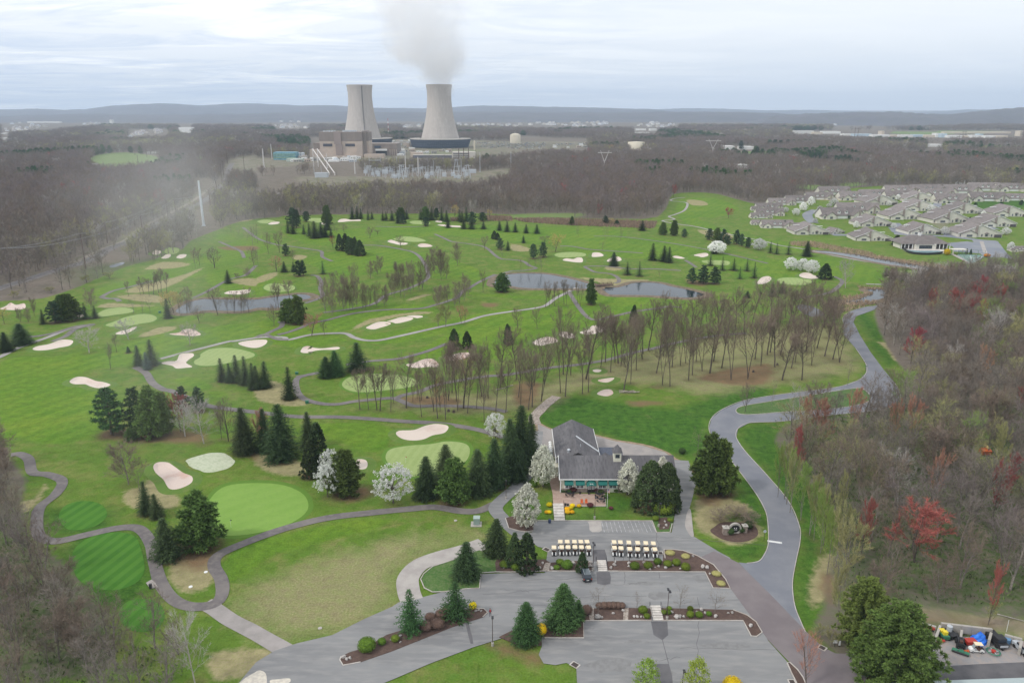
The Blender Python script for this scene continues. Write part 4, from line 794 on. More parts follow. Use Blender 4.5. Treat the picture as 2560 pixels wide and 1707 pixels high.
def joined(kind, k):
    """trunk and crown in one mesh, for trees too far off to show them apart"""
    if (kind, k) not in JO:
        tm, km, h0, w0 = LIB[kind][k]; me = bpy.data.meshes.new(kind + '_far'); v = []; f = []
        for m in (tm, km):
            a = np.zeros(len(m.vertices) * 3, np.float32); m.vertices.foreach_get('co', a); o = len(v); v.extend(a.reshape(-1, 3).tolist()); f.extend([tuple(i + o for i in p.vertices) for p in m.polygons])
        me.from_pydata(v, [], f); me.materials.append(tm.materials[0]); me.materials.append(km.materials[0]); n = len(tm.polygons)
        me.polygons.foreach_set('material_index', [0] * n + [1] * (len(f) - n)); me.update(); JO[(kind, k)] = me
    return JO[(kind, k)]
ORD = ['first', 'second', 'third', 'fourth', 'fifth', 'sixth', 'seventh', 'eighth', 'ninth', 'tenth', 'eleventh', 'twelfth', 'thirteenth', 'fourteenth', 'fifteenth', 'sixteenth', 'seventeenth', 'eighteenth', 'nineteenth', 'twentieth']
def row(kind, name, cat, adj, where, data, group=None, parts=True, defw=None):
    """ data: 'TILE x basey topy width ...' one label each, told apart by order from the left """
    items = []; tag_ = 'O'; buf = []; kd = kind
    for w in data.split():
        if w.isalpha() and w.isupper(): tag_ = w
        elif w[0].isalpha(): kd = w
        else:
            buf.append(float(w))
            if len(buf) == 4:
                x, by, ty, ww = buf; buf = []; k_ = 1.08843 if tag_ == 'O' else 1 / 3.672
                X, Y = cv(tag_, x, by); items.append((X, Y, cv(tag_, x, ty)[1], ww * k_, kd)); 
    items.sort(); n = len(items)
    for i, (x, y, ty, ww, kd_) in enumerate(items):
        if n == 1: lab = f'{adj} {where}'
        elif n <= 20: lab = (f'leftmost {adj} {where}' if i == 0 else f'rightmost {adj} {where}' if i == n - 1 else f'{ORD[i]} from the left {adj} {where}')
        else: lab = f'{adj} {where}'
        far = mpp(x, y) > .19
        tree(kd_, x, y, ty, ww or defw, lab, name, cat, (group or f'{adj} {where}') if n > 1 else None, parts and not far)
# ------------------------------------------------------------------ trees on and around the course, one object each
S, CN, PN = 'spruce', 'conifer', 'pine_tree'
row('spruce', 'conifer_tree', 'conifer', 'dark conifer', 'in the line along the far edge of the course', '''B 885 1350 1240 60 930 1350 1230 62 965 1345 1255 50 1030 1360 1275 38 1065 1350 1285 38 1165 1365 1280 42 1195 1365 1280 45
 1250 1365 1275 60 1305 1390 1285 58 bigpine 1330 1350 1240 100 pine 1352 1395 1300 62 spruce 1385 1350 1265 50 1510 1355 1250 45''', 'dark conifers along the far edge of the course')
row('spruce', 'conifer_tree', 'conifer', 'dark conifer', 'in the stand behind the far right green', '''B bigpine 1558 1355 1232 95 spruce 1615 1360 1235 70 pine 1660 1350 1245 60 spruce 1705 1370 1240 62 1750 1375 1268 62
 pine 1558 1415 1330 75 spruce 1762 1430 1332 58 1868 1370 1262 58 1892 1380 1275 60 1932 1370 1240 62 pine 1985 1395 1282 95 spruce 1907 1440 1350 62 1980 1442 1328 74 pine 2082 1370 1285 88 spruce 2088 1442 1372 58''', 'dark conifers in the far stand right of centre')
row('spruce', 'conifer_tree', 'conifer', 'small dark conifer', 'standing alone on the far rough', 'B 2235 1455 1365 58 2305 1467 1368 62 arbor 2188 1532 1455 60 2218 1540 1475 50 C spruce 30 1397 1310 55 130 1405 1323 58 228 1410 1325 62 105 1495 1425 46 F 2312 390 300 48 pine 2242 380 272 80')
row('spruce', 'conifer_tree', 'conifer', 'dark evergreen', 'in the tall clump left of the far bunkers', '''B pine 340 1410 1240 110 375 1430 1258 92 465 1375 1275 78 bigpine 655 1400 1218 92 spruce 655 1450 1300 80 295 1480 1350 52 342 1485 1350 72 440 1490 1400 45
 490 1505 1388 60 540 1525 1368 110 600 1515 1378 95 640 1515 1400 70 690 1520 1438 55''')
row('arbor', 'conifer_tree', 'conifer', 'dense dark conifer', 'in the tight row beside the round red tree', 'F 770 388 235 75 825 395 230 82 855 400 255 70 880 425 270 98 912 425 262 80 955 435 292 115')
row('spruce', 'conifer_tree', 'conifer', 'dark conifer', 'in front of the reddish brush strip', 'C arbor 550 1332 1248 50 pine 858 1322 1245 68 arbor 962 1332 1284 50 spruce 1195 1382 1287 78')
row('pine', 'conifer_tree', 'conifer', 'blue green conifer', 'beside the long path below the houses', '''C bigpine 1385 1420 1300 80 1487 1428 1283 72 pine 1580 1445 1365 60 1812 1465 1360 78 bigpine 1880 1480 1352 85 pine 1940 1495 1365 85 1985 1515 1425 58 2060 1505 1373 82 2105 1525 1410 60 2165 1540 1440 70
 spruce 1855 1595 1490 65''')
row('spruce', 'conifer_tree', 'conifer', 'dark conifer', 'around the bunkers beyond the right pond', 'G 1290 480 320 88 1395 488 345 100 1440 502 355 80 bigspruce 933 530 405 88')
row('sparse', 'conifer_tree', 'conifer', 'loose green conifer', 'on the rough behind the right pond', 'G 1058 612 492 92 1168 625 487 90 pine 1650 692 545 95 1755 695 520 125 1858 695 535 112')
row('sparse', 'conifer_tree', 'conifer', 'mid green conifer', 'around the pale green right of the blossom tree', 'G 1820 528 430 85 1930 572 447 82 2035 572 460 92 2155 578 462 78 2222 642 495 88 2090 650 535 62')
row('pine', 'conifer_tree', 'conifer', 'trunked dark pine', 'among bare trees above the large pond', 'G 198 465 325 85 285 450 310 88')
row('pine', 'conifer_tree', 'conifer', 'small conifer', 'just above the long bare grove', 'G spruce 2160 822 760 60 sparse 2280 792 730 42')
row('arbor', 'conifer_tree', 'conifer', 'dark upright conifer', 'behind the bare grove', 'G 1112 1065 885 85 F 1820 1295 1105 118 1938 1285 1125 98 2320 1250 1060 90')
row('bigpine', 'pine_tree', 'pine', 'lone pale green tree', 'standing by the outlet between the two ponds', 'G 725 885 640 100')
row('bigpine', 'pine_tree', 'pine', 'blue green pine', 'on the bank left of the large pond', 'F 2260 768 590 135')
row('spruce', 'conifer_tree', 'conifer', 'large dark spruce', 'right of the paired conifers above the loop path', 'F 935 1485 1230 200', parts=True)
row('sparse', 'conifer_tree', 'conifer', 'dark conifer', 'of the pair beside the loop path', 'F greenspruce 740 1535 1305 155 645 1550 1360 140')
row('spruce', 'conifer_tree', 'conifer', 'small dark conifer', 'between the two upper cart paths', 'F 260 588 490 68 345 582 492 50 pine 392 625 478 100 435 615 475 60 pine 275 440 325 75 sparse 615 605 480 75')
row('bigpine', 'pine_tree', 'pine', 'broad pine', 'at the right end of the left pond', 'F 300 1045 825 165 385 1060 795 165')
row('spruce', 'conifer_tree', 'conifer', 'tall spruce', 'standing alone left of the loop path', 'J 310 525 225 135')
row('spruce', 'conifer_tree', 'conifer', 'dark conifer', 'in the row above the dry slope', 'I 2045 362 150 105 2112 372 195 95 2178 368 120 135 2260 392 130 125 2325 435 195 110 J 10 430 215 115 82 420 180 135')
row('spruce', 'conifer_tree', 'conifer', 'conifer', 'of the trio beside the split cart path', 'I 1275 218 30 105 1395 215 -20 140 bluespruce 1350 255 95 88')
row('greenspruce', 'conifer_tree', 'conifer', 'tiny conifer', 'alone on the rough left of the trio', 'I 1180 100 40 38')
row('spruce', 'conifer_tree', 'conifer', 'lone dark conifer', 'on the left rough by a cart path', 'E 2095 1032 910 78')
row('spruce', 'conifer_tree', 'conifer', 'dark conifer', 'below the golden trees at the left pond', 'E 1545 1352 1170 92')
row('spruce', 'conifer_tree', 'conifer', 'dark conifer', 'in the cluster left of the pale greens', 'E 875 1352 1235 68 sparse 785 1355 1210 105 bigpine 650 1372 1122 200 pine 510 1395 1190 145 bigpine 585 1375 1130 150 spruce 395 1405 1270 68')
row('bigspruce', 'conifer_tree', 'conifer', 'large dark spruce', 'at the left edge beside the cart path', 'I 200 22 -170 185 60 90 -90 125')
row('darkpine', 'pine_tree', 'pine', 'big shaggy pine', 'in the dark group above the left practice green', 'I 1030 850 410 270 1260 830 412 215 bigpine 1400 870 400 280 1505 850 450 190 1205 905 790 120', 'dark pines above the left practice green')
row('darkpine', 'pine_tree', 'pine', 'rounded pine crown', 'behind the red maple left of the path', 'I 1680 620 405 140 1830 640 408 140')
row('bigspruce', 'conifer_tree', 'conifer', 'tall dark spruce', 'in the row above the practice green', 'I 2255 1012 600 225 J 85 1000 612 165 240 1075 570 275 490 965 638 155 arbor 590 1200 735 235 500 1235 880 185')
row('bigpine', 'pine_tree', 'pine', 'broad green pine', 'next to the tilted white blossom tree', 'J 820 1400 980 290')
row('bigspruce', 'conifer_tree', 'conifer', 'dark spruce', 'in the mass between the green and clubhouse', 'J 1565 1420 1050 225 1745 1260 940 200 bigpine 1810 1465 1060 300 bigspruce 2045 1385 978 240 2200 1330 890 230 2330 1230 700 240 K 65 1180 582 270 178 1110 655 165 30 1270 885 210')
row('arbor', 'conifer_tree', 'conifer', 'dense dome shaped evergreen', 'on the lawn in front of the clubhouse', 'K dome 1265 1525 1085 320 1410 1540 1100 270')
row('bigpine', 'pine_tree', 'pine', 'large green pine', 'between the service drive and the blue grey road', 'K 1800 1390 830 290 1925 1385 885 270')
row('bluespruce', 'conifer_tree', 'conifer', 'slim dark conifer', 'at the corner of the service drive', 'K arbor 1690 1185 1060 60')
row('spruce', 'conifer_tree', 'conifer', 'dark conifer', 'between the white bunker and the big pine', 'I 1345 1575 1280 155 1445 1610 1395 135')
row('bigpine', 'pine_tree', 'pine', 'big round pine', 'beside the practice green at the left', 'M 1860 322 -190 385')
row('spruce', 'conifer_tree', 'conifer', 'dark conifer', 'overhanging the bend of the left cart path', 'M 1545 415 45 270')
row('bigspruce', 'conifer_tree', 'conifer', 'bushy conifer', 'beside the concrete drive left of the lots', 'N 2200 385 60 215 1930 605 275 230')
row('sparse', 'conifer_tree', 'conifer', 'open branched fir', 'in the long planted strip', 'N 1425 1095 695 265 1835 965 640 310')
row('bigspruce', 'conifer_tree', 'conifer', 'bushy conifer', 'in the bed left of the parked carts', 'P arbor 15 490 185 150 130 525 185 230')
row('arbor', 'conifer_tree', 'conifer', 'brownish upright juniper', 'in front of the parked carts', 'P 645 545 360 115')
row('greenspruce', 'conifer_tree', 'conifer', 'bright green spruce', 'in the mulch bed of the lower lot', 'P 470 1035 660 300 610 985 800 105 130 1175 830 245')
row('bigpine', 'pine_tree', 'pine', 'yellow green pine', 'in the lower right corner by the yard', 'Q cornerpine 860 1225 590 450 1150 1640 845 680')
row('spruce', 'conifer_tree', 'conifer', 'dark conifer', 'near the creek below the houses', 'H sparse 20 752 640 60 78 765 660 70 sparse 185 768 650 68 bigspruce 355 785 642 88')
row('arbor', 'conifer_tree', 'conifer', 'dark broad conifer', 'right of the three white blossom trees', 'H 522 992 848 125')
row('spruce', 'conifer_tree', 'conifer', 'dark conifer', 'below the right hand green', 'H 40 1150 1035 82 130 1122 1013 82')
row('spruce', 'conifer_tree', 'conifer', 'dark conifer', 'around the far right bunker', 'H 1080 972 885 58 1160 1002 878 62 1250 1012 890 85 1380 972 880 65 1425 982 862 60 1490 982 878 68 sparse 1555 982 920 42')
row('arbor', 'conifer_tree', 'conifer', 'dark round conifer', 'left of the community hall', 'H 1180 682 588 88 1820 770 712 22 1858 770 717 24')
row('pine', 'pine_tree', 'pine', 'small dark evergreen', 'on the lawns between the houses', 'D 1655 1180 1118 50 2135 1165 1118 50 2320 1150 1100 42 1900 1160 1122 40 830 1180 1120 30 1130 1278 1245 35 1425 1255 1210 25 1850 1300 1255 28 150 1355 1285 22 740 1275 1238 20')
row('pine', 'evergreen_tree', 'evergreen', 'dark evergreen', 'in the far grove behind the estate', 'D 1610 895 815 60 1650 900 825 60 1700 900 830 60 1745 900 820 65 1790 900 795 60 1835 895 785 55 1680 880 830 55', 'evergreens in the far grove behind the estate')
row('pine', 'evergreen_tree', 'evergreen', 'dark evergreen', 'in the far patch amid the bare woods', 'D 620 775 690 60 660 770 685 60 700 775 680 60 740 780 685 60 820 775 715 55 790 775 725 45', 'evergreens in the far patch amid the bare woods')
row('pine', 'evergreen_tree', 'evergreen', 'dark evergreen', 'in the distant belt at the upper right', 'D 10 640 545 70 60 640 545 70 110 640 550 70 180 615 545 60 230 612 545 60 280 612 545 60 330 610 540 60 380 610 545 60 430 600 550 55 C 1450 728 670 55 1510 728 665 60 1570 725 670 60 1640 722 665 60 1700 720 665 50 2100 640 555 50 2250 620 560 60 2310 615 555 60 1740 715 680 50', 'evergreens in the distant belt at the upper right')
row('pine', 'evergreen_tree', 'evergreen', 'dark evergreen', 'in the distant woods at the upper left', 'A 120 1410 1380 60 165 1385 1350 50 300 1420 1380 60 350 1415 1380 60 430 1405 1370 60 560 1400 1365 50 430 1500 1430 60 355 1500 1435 50 690 1370 1345 60 760 1370 1350 60 1890 1400 1350 60 1670 1400 1350 60', 'evergreens in the distant woods at the upper left')
# blossom and coloured trees
row('pear', 'blossom_tree', 'blossom tree', 'white flowering pear', 'by the left end of the clubhouse', 'K 285 1330 935 245')
row('pear', 'blossom_tree', 'blossom tree', 'white flowering pear', 'in front of the clubhouse wall beside the evergreen dome', 'K 1055 1405 1068 195')
row('pear', 'blossom_tree', 'blossom tree', 'white flowering pear', 'half hidden behind the evergreen dome', 'K 1355 1400 1043 170')
row('pear', 'blossom_tree', 'blossom tree', 'large white pear', 'in the bed at the top left of the lot', 'P 125 155 -274 260')
row('cherry', 'blossom_tree', 'blossom tree', 'tilted white blossom tree', 'beside the broad green pine', 'J 660 1425 1130 240 690 1260 985 210')
row('cherry', 'blossom_tree', 'blossom tree', 'spreading white blossom tree', 'below the kidney bunker green', 'J 1260 1480 1120 350')
row('cherry', 'blossom_tree', 'blossom tree', 'white blossom tree', 'behind the dark spruces at the path end', 'J 2200 900 650 200')
row('roundpear', 'blossom_tree', 'blossom tree', 'round white blossom tree', 'on the rough below the houses', 'G 1880 420 297 162 2265 385 277 125')
row('roundpear', 'blossom_tree', 'blossom tree', 'round white blossom tree', 'of three above the right bunker', 'H 208 912 790 122 315 922 802 112 400 940 815 130')
row('roundpear', 'blossom_tree', 'blossom tree', 'white blossom tree', 'among the estate houses', '''D 320 1205 1120 72 390 1160 1065 60 455 1255 1180 75 475 1190 1155 50 600 1150 1085 75 560 1170 1130 50 255 1245 1175 72 430 1310 1265 48 805 1360 1292 58 1150 1365 1310 54 1270 1395 1322 85 1620 1420 1345 82 1790 1425 1345 72
 2180 1420 1352 80 1160 1200 1150 52 1490 1215 1142 70 1575 915 860 62 1655 930 880 50 1260 1145 1085 45 1945 1235 1190 48 1975 1245 1200 40 2045 1225 1190 52 2225 1568 1485 70 1105 1160 1105 50 1260 1100 1060 45 1190 1105 1050 45 160 1215 1165 60''', 'white blossom trees among the estate houses')
row('gold', 'bare_tree', 'tree', 'yellow budding round tree', 'above the green of the large pond', 'G 398 402 225 165')
row('rust', 'bare_tree', 'tree', 'round orange budding tree', 'above the white cart path', 'F 512 1172 955 195')
row('rust', 'bare_tree', 'tree', 'small orange budding tree', 'left of the dark pair on the upper rough', 'F 190 582 435 135')
row('red', 'red_tree', 'tree', 'small round red tree', 'at the head of the dense conifer row', 'F 708 372 247 75')
row('olive', 'bare_tree', 'tree', 'olive budding tree', 'right of the three long bunkers', 'F 1742 1085 872 135 1675 1088 955 90')
row('rust', 'bare_tree', 'tree', 'reddish budding tree', 'beside the white path right of the bunkers', 'F 1885 1055 885 95 1918 1065 890 70')
row('gold', 'bare_tree', 'tree', 'golden budding tree', 'at the left end of the left pond', 'E 1600 1315 1092 190 1520 1300 1110 120 1650 1300 1100 130')
row('red', 'red_tree', 'tree', 'red budding maple', 'beside the dark pines above the practice green', 'I redwood 1660 830 455 210')
row('gold', 'bare_tree', 'tree', 'yellowish budding tree', 'at the foot of the far wood', 'B 1825 1340 1215 95 2145 1345 1255 60 C 915 1330 1262 60')
row('gold', 'bare_tree', 'tree', 'yellowish low tree', 'at the far left edge of the course', 'E 40 1405 1250 110')
row('redwood', 'red_tree', 'tree', 'crimson budding maple', 'in the wood right of the road', '''H 1715 1230 1060 150 1875 1160 1010 135 1470 1200 1065 115 1310 1580 1395 165 1800 1290 1130 140 1940 1280 1160 110 1960 1080 940 120 2090 1180 1020 110 L 1340 1680 1395 560 2050 1240 1080 200 850 1640 1385 160 2150 1130 960 160 250 1000 740 120 Q 2020 560 425 130 L 2300 480 250 130''', 'crimson maples in the wood right of the road')
row('rustwood', 'bare_tree', 'tree', 'rust tinted tree', 'in the wood right of the road', 'L 480 760 500 200 750 620 390 180 1290 680 480 170 1480 1280 950 180 350 660 460 160 1150 700 500 160 1950 180 20 160', 'rust tinted trees in the wood right of the road')
row('olive', 'bare_tree', 'tree', 'yellow green budding tree', 'along the edge of the right wood', 'L greenwood 90 1010 880 130 170 1120 940 150 300 1230 1060 150 420 1400 1220 160 480 1480 1330 150 540 1640 1500 160 olive 150 1150 900 180 200 1230 1000 170 380 1420 1180 200 500 1560 1290 200 620 1620 1430 220 H 2100 1120 890 170 L 650 1300 1130 110 2100 1020 720 180 Q 700 480 30 330 640 600 400 200 2020 980 790 110', 'yellow green trees along the edge of the right wood')
row('redwood', 'red_tree', 'tree', 'dark red tree', 'at the corner of the far fairway', 'C 1480 1075 955 75 1990 1285 1170 90 B 1715 0 0 0' if 0 else 'C 1480 1075 955 75 1985 1270 1168 95')
row('spring', 'spring_tree', 'tree', 'light green leafing tree', 'at the bottom edge of the lower lot', 'P 1215 1700 1325 230 1685 1720 1340 260')
row('rust', 'bare_tree', 'tree', 'reddish bare tree', 'by the brown drive at the bottom', 'Q 350 1600 1080 270')
row('rustwood', 'bare_tree', 'tree', 'red twigged tree', 'behind the spruces above the practice green', 'J 45 1000 600 170')
row('rust', 'bare_tree', 'tree', 'red budding tree', 'near the pink bunkers', 'F 1930 1600 1330 230 J 1690 640 300 130')
row('olive', 'shrub', 'bush', 'light green bush', 'along the left railway slope', 'E 1010 990 920 130 800 1030 955 110 470 1120 1060 100 120 1170 1100 110', 'light green bushes along the railway slope')
# bare trees on the course
row('round', 'bare_tree', 'tree', 'bare rounded tree', 'on the upper middle fairways', '''F 1045 278 165 95 1115 245 190 70 810 225 145 80 1330 365 242 95 2100 388 245 85 215 410 200 105 115 420 210 85 340 490 375 65 G 300 330 250 120''', 'bare rounded trees on the upper middle fairways')
row('young', 'bare_tree', 'tree', 'slender bare tree', 'on the fairway beyond the right pond', 'G 608 265 165 60 855 290 155 75 998 295 178 75 830 390 290 92 1355 638 560 48')
row('tall', 'bare_tree', 'tree', 'tall bare tree', 'in the grove across the middle of the course', '''F thicket 1850 530 298 110 1700 662 350 120 1640 600 330 110 1610 650 400 90 1750 655 400 70 1330 820 470 100 1362 820 480 90 1300 762 470 90 1420 782 450 90 1450 762 470 80 1245 802 580 90 1270 822 590 70 1530 750 430 90 1500 760 580 60 1395 780 600 60
 thicket 1050 645 478 110 1145 590 425 80 1115 610 455 70 905 760 480 100 925 912 600 80 800 945 560 130 832 935 600 90 862 935 650 80 890 935 660 80 720 780 560 90 640 960 600 120 700 985 680 110 770 900 700 70 980 930 655 75 1005 935 670 65 1045 905 690 60 1110 910 655 85 1180 908 690 75 1202 890 720 60
 1660 920 690 105 1682 885 700 80 1725 880 700 70 1760 865 680 70 1825 910 700 50 1870 880 640 120 1915 850 585 90 1950 800 630 70 1700 600 360 90 1570 700 420 80''', 'tall bare trees in the grove across the middle')
row('tall', 'bare_tree', 'tree', 'bare tree', 'in the clump below the large pond', 'G 308 912 650 115 342 905 740 60 392 900 655 70 372 880 790 50 430 870 730 45 478 882 635 85 497 900 680 60 545 868 690 45 602 880 670 50 625 912 665 90')
row('young', 'bare_tree', 'tree', 'bare tree', 'above the left shore of the large pond', 'G 80 578 440 60 150 572 440 60 268 580 395 105 215 530 450 60 F 2260 445 325 65')
row('round', 'bare_tree', 'tree', 'bare spreading tree', 'just behind the long bare grove', 'G 55 1120 895 115 230 1105 900 115 820 1030 865 80 870 1030 880 100 F 2085 772 545 85 165 1085 875 120 630 1168 1025 75')
row('tall', 'bare_tree', 'tree', 'bare tree', 'leaning over the left pond', 'F 185 928 680 120 210 928 660 100 310 865 645 150 E round 2000 1325 1060 160 2090 1310 1130 60 2150 1310 1090 95 2215 1308 1120 80 2285 1300 1055 130 2240 1305 1150 70 1720 1312 1055 140 1745 1312 1150 90')
row('round', 'bare_tree', 'tree', 'bare round tree', 'on the left hand fairways', 'E 1970 892 690 150 1835 870 700 90 1795 892 690 60 2335 885 690 100 1415 825 640 90 1830 1395 1230 130 pale 1180 1545 1345 215 1745 1600 1385 185 820 1670 1430 240')
row('young', 'bare_tree', 'tree', 'small bare tree', 'near the left hand greens', 'E 1228 1308 1150 110 1310 1305 1160 75 1380 1305 1140 70 thicket 835 1275 1060 130 320 1332 1150 60 190 1392 1245 70 260 1395 1240 70 2180 990 935 55 2265 972 885 85')
row('tall', 'bare_tree', 'tree', 'bare tree', 'in the clump on the dry mound', 'E 1460 1130 900 90 1480 1130 880 80 1410 1135 960 90 1320 1130 960 90 1530 1120 920 70 1370 1150 980 70 1290 1140 1000 70 1180 1150 1000 60')
row('young', 'bare_tree', 'tree', 'small bare tree', 'along the far left rough', 'F 20 520 350 60 15 320 130 80 230 240 130 40 620 150 90 40 720 215 130 60 740 235 160 50 E 2050 560 480 30 2120 570 480 50 2190 590 500 60 2320 680 500 100 2270 640 520 90 2340 650 480 80', 'small bare trees along the far left rough')
row('tall', 'bare_tree', 'tree', 'slim bare tree', 'beside the left fairway bunker', 'I 1015 252 -10 95 1070 95 -80 70')
row('thicket', 'bare_tree', 'tree', 'dense upright bare tree', 'left of the pink and white bunkers', 'I 1182 1312 885 325 young 1280 1370 1100 170')
row('pale', 'bare_tree', 'tree', 'pale grey bare tree', 'beside the red maple', 'I 1872 935 510 320 1700 870 540 230 round 2098 912 500 210 2035 895 590 120')
row('pale', 'bare_tree', 'tree', 'white barked bare tree', 'near the right hand green', 'H 710 1075 800 150')
row('pale_tall', 'bare_tree', 'tree', 'white barked tree', 'at the foot of the far wood', 'B 1970 1310 1165 45 2010 1310 1165 50 1990 1300 1200 40')
row('pale', 'bare_tree', 'tree', 'large pale bare tree', 'at the bottom left beside the concrete path', 'M 1790 1568 900 340')
row('young', 'bare_tree', 'tree', 'small bare tree', 'in the beds of the parking lots', 'P 790 935 655 170 1145 905 725 120 1540 912 650 200 1862 922 675 210')
row('round', 'bare_tree', 'tree', 'bare tree', 'on the lawn by the blue grey road', 'K 2138 650 360 140 young 1700 1040 775 150 L young 28 610 300 80 young 730 400 140 110 young 895 560 350 80')
row('thicket', 'bush', 'bush', 'brown leafless bush', 'around the stone entrance wall', 'P 1900 80 -60 230 2180 110 -20 250 2050 40 -80 200')
row('olive', 'bush', 'bush', 'rusty budding bush', 'by the lower junction verge', 'Q 450 1150 1010 130 570 1230 1080 140')
row('tall', 'bare_tree', 'tree', 'tall bare tree', 'left of the grove beside the loop path', 'J 955 625 230 170 1035 625 200 140 1110 630 200 170 1140 635 170 200 1237 645 200 150 1265 565 230 110 1380 608 60 230 1520 690 260 130 1480 520 200 100 1522 540 230 90 1440 560 330 80')
GRV = 'J 1632 640 60 217 1668 705 194 203 1740 718 112 217 1800 470 -47 246 1765 540 -12 203 1852 635 78 188 1842 545 -27 159 1905 610 -22 261 1942 655 213 159 2022 620 80 174 2072 500 -5 232 2095 728 282 145 2132 525 -62 188 2200 640 135 188 2292 650 110 174 2242 420 -160 217 1740 500 -51 145 '
kb = [(40,350),(80,605),(150,625),(185,600),(60,510),(205,400),(268,548),(295,400),(445,472),(490,505),(540,312),(470,300),(645,478),(700,462),(680,342),(815,238),(855,192),(905,280),(945,190),(975,200),(1000,225),(1025,452),(1065,268),(1090,388),(1140,262),(1195,165),(1205,112),(1250,82),(1325,288),(1360,122),(1390,132),(1380,402),(1450,412),(1470,232),(1545,222),(1595,200),(1620,352),(1655,308),(1690,184),(1745,272),(1815,292),(1850,182),(1925,242),(2010,352),(2165,342),(2230,162),(2285,222),(2342,122)]
big = {(268,548):200,(470,300):180,(680,342):230,(490,505):150,(1090,388):150,(1450,412):150,(2010,352):220,(2165,342):260,(1850,182):170,(445,472):120}
GRV += 'K ' + ' '.join(f'{x} {y} {y - (660 if (x, y) in big else int((470 + y * .22) * R2.uniform(.82, 1.08)))} {int(1.35 * big.get((x, y), R2.randint(110, 190)))}' for x, y in kb)
lb = [(130,352),(60,232),(250,192),(400,218),(520,132),(595,162),(655,192),(215,242),(310,352),(112,122),(20,100),(350,90),(450,60)]
GRV += ' L ' + ' '.join(f'{x} {y} {y - R2.randint(420, 520)} {R2.randint(170, 280)}' for x, y in lb)
gb = [(1570, 1200), (1640, 1230), (1720, 1150), (1800, 1200), (1900, 1140), (1980, 1180), (2050, 1110), (2130, 1160), (2200, 1080), (2290, 1120), (1480, 1180), (1400, 1160)]
GRV += ' G ' + ' '.join(f'{x} {y} {y - R2.randint(380, 460)} {R2.randint(150, 240)}' for x, y in gb)
hb = [(30, 1330), (90, 1400), (160, 1350), (230, 1420), (300, 1370), (370, 1430), (440, 1380), (520, 1440), (590, 1420), (100, 1500), (250, 1530), (400, 1540), (560, 1540), (620, 1500), (340, 1490), (180, 1460)]
GRV += ' H ' + ' '.join(f'{x} {y} {y - R2.randint(320, 420)} {R2.randint(160, 240)}' for x, y in hb)
row('tall', 'bare_tree', 'tree', 'tall bare grey tree', 'in the grove between fairways and clubhouse lawn', GRV, 'tall bare trees of the grove above the clubhouse')

# ---- the woods: nearest trees one by one, the rest as a mass
WOODS_R = px('O 2030 680 2035 740 2055 800 2085 850 2105 890 2080 930 1960 965 1815 990 1800 1040 1880 1130 1925 1220 1925 1300 1935 1380 2000 1400 2100 1385 2352 1395 2800 1400 2800 640 2352 625 2240 650')
WOODS_L = px('O -400 1040 20 1060 60 1130 60 1170 75 1260 130 1300 180 1370 200 1440 330 1480 420 1500 430 1640 -400 1800')
def strewn(poly, step, jitter=.45, seed=3):
    """points on the ground inside a picture outline, spaced step metres apart"""
    r = random.Random(seed); W = [tuple(at(*p)[:2]) for p in poly]; x0 = min(p[0] for p in W); x1 = max(p[0] for p in W); y0 = min(p[1] for p in W); y1 = max(p[1] for p in W); out = []; y = y0; k = 0
    while y < y1:
        x = x0 + (k % 2) * step / 2
        while x < x1:
            a, b = x + r.uniform(-1, 1) * jitter * step, y + r.uniform(-1, 1) * jitter * step
            if inside(W, a, b): out.append((a, b))
            x += step
        y += step * .87; k += 1
    return out
def wood_tree(kind, x, y, H, label, group, cat='tree', name='woodland_tree'):
    k = R2.randrange(len(LIB[kind])); tm, km, h0, w0 = LIB[kind][k]; s = H / h0; w = R2.uniform(.85, 1.25) * s
    o = thing(name, label, cat, (x, y, 0), R2.uniform(0, 6.28), group, (w, w, s)); link('trunk', tm, o); link('crown', km, o)
def pick(r, mixx):
    t = r.random() * sum(m[1] for m in mixx)
    for k, w in mixx:
        t -= w
        if t < 0: return k
    return mixx[0][0]
ptsR = [(x, y) for x, y in strewn(WOODS_R, 7.4, seed=3) if proj(x, y, 12)[0] < 3100]
ptsL = [(x, y) for x, y in strewn(WOODS_L, 6.2, seed=4) if proj(x, y, 12)[0] > -100 and proj(x, y, 10)[1] < 1900]
r_ = random.Random(8)
mixR = [('wood', 7), ('wood_b', 4), ('wood_m', 1.5), ('wood_o', 1.4), ('wood_p', .4), ('wood_g', .6), ('thicket', 1.5)]
BRIGHT = [o.location for o in C.objects if o.get('group', '').startswith(('crimson', 'rust tinted', 'yellow green trees'))]
ptsR = [p for p in ptsR if not any(abs(p[0] - b.x * p[1] / b.y) < 4 and -3 < b.y - p[1] < 11 or math.hypot(p[0] - b.x, p[1] - b.y) < 5 for b in BRIGHT)]
ptsR.sort(key=lambda p: math.hypot(*p) + 900 * (proj(p[0], p[1], 12)[0] > 2660)); ptsL.sort(key=lambda p: math.hypot(*p)); nL = min(len(ptsL), 90); nR = min(len(ptsR), 205)
WREST = []
for x, y in ptsL[:nL]: wood_tree(pick(r_, [('wood', 3), ('wood_b', 5), ('wood_m', 1), ('thicket', 4)]), x, y, r_.uniform(9, 15), 'bare grey brown tree in the dark wood at the bottom left', 'bare trees in the wood at the bottom left')
for x, y in ptsR[:nR]: wood_tree(pick(r_, mixR), x, y, r_.uniform(13, 20) if proj(x, y, 0)[1] < 1500 else 11, 'bare grey brown tree in the dense wood right of the blue grey road', 'bare trees in the dense wood on the right')
WREST += [(x, y, r_.uniform(14, 20), pick(r_, mixR)) for x, y in ptsR[nR:]] + [(x, y, 12, 'wood_b') for x, y in ptsL[nL:]]
print('woods', len(ptsR), len(ptsL), nR, nL)
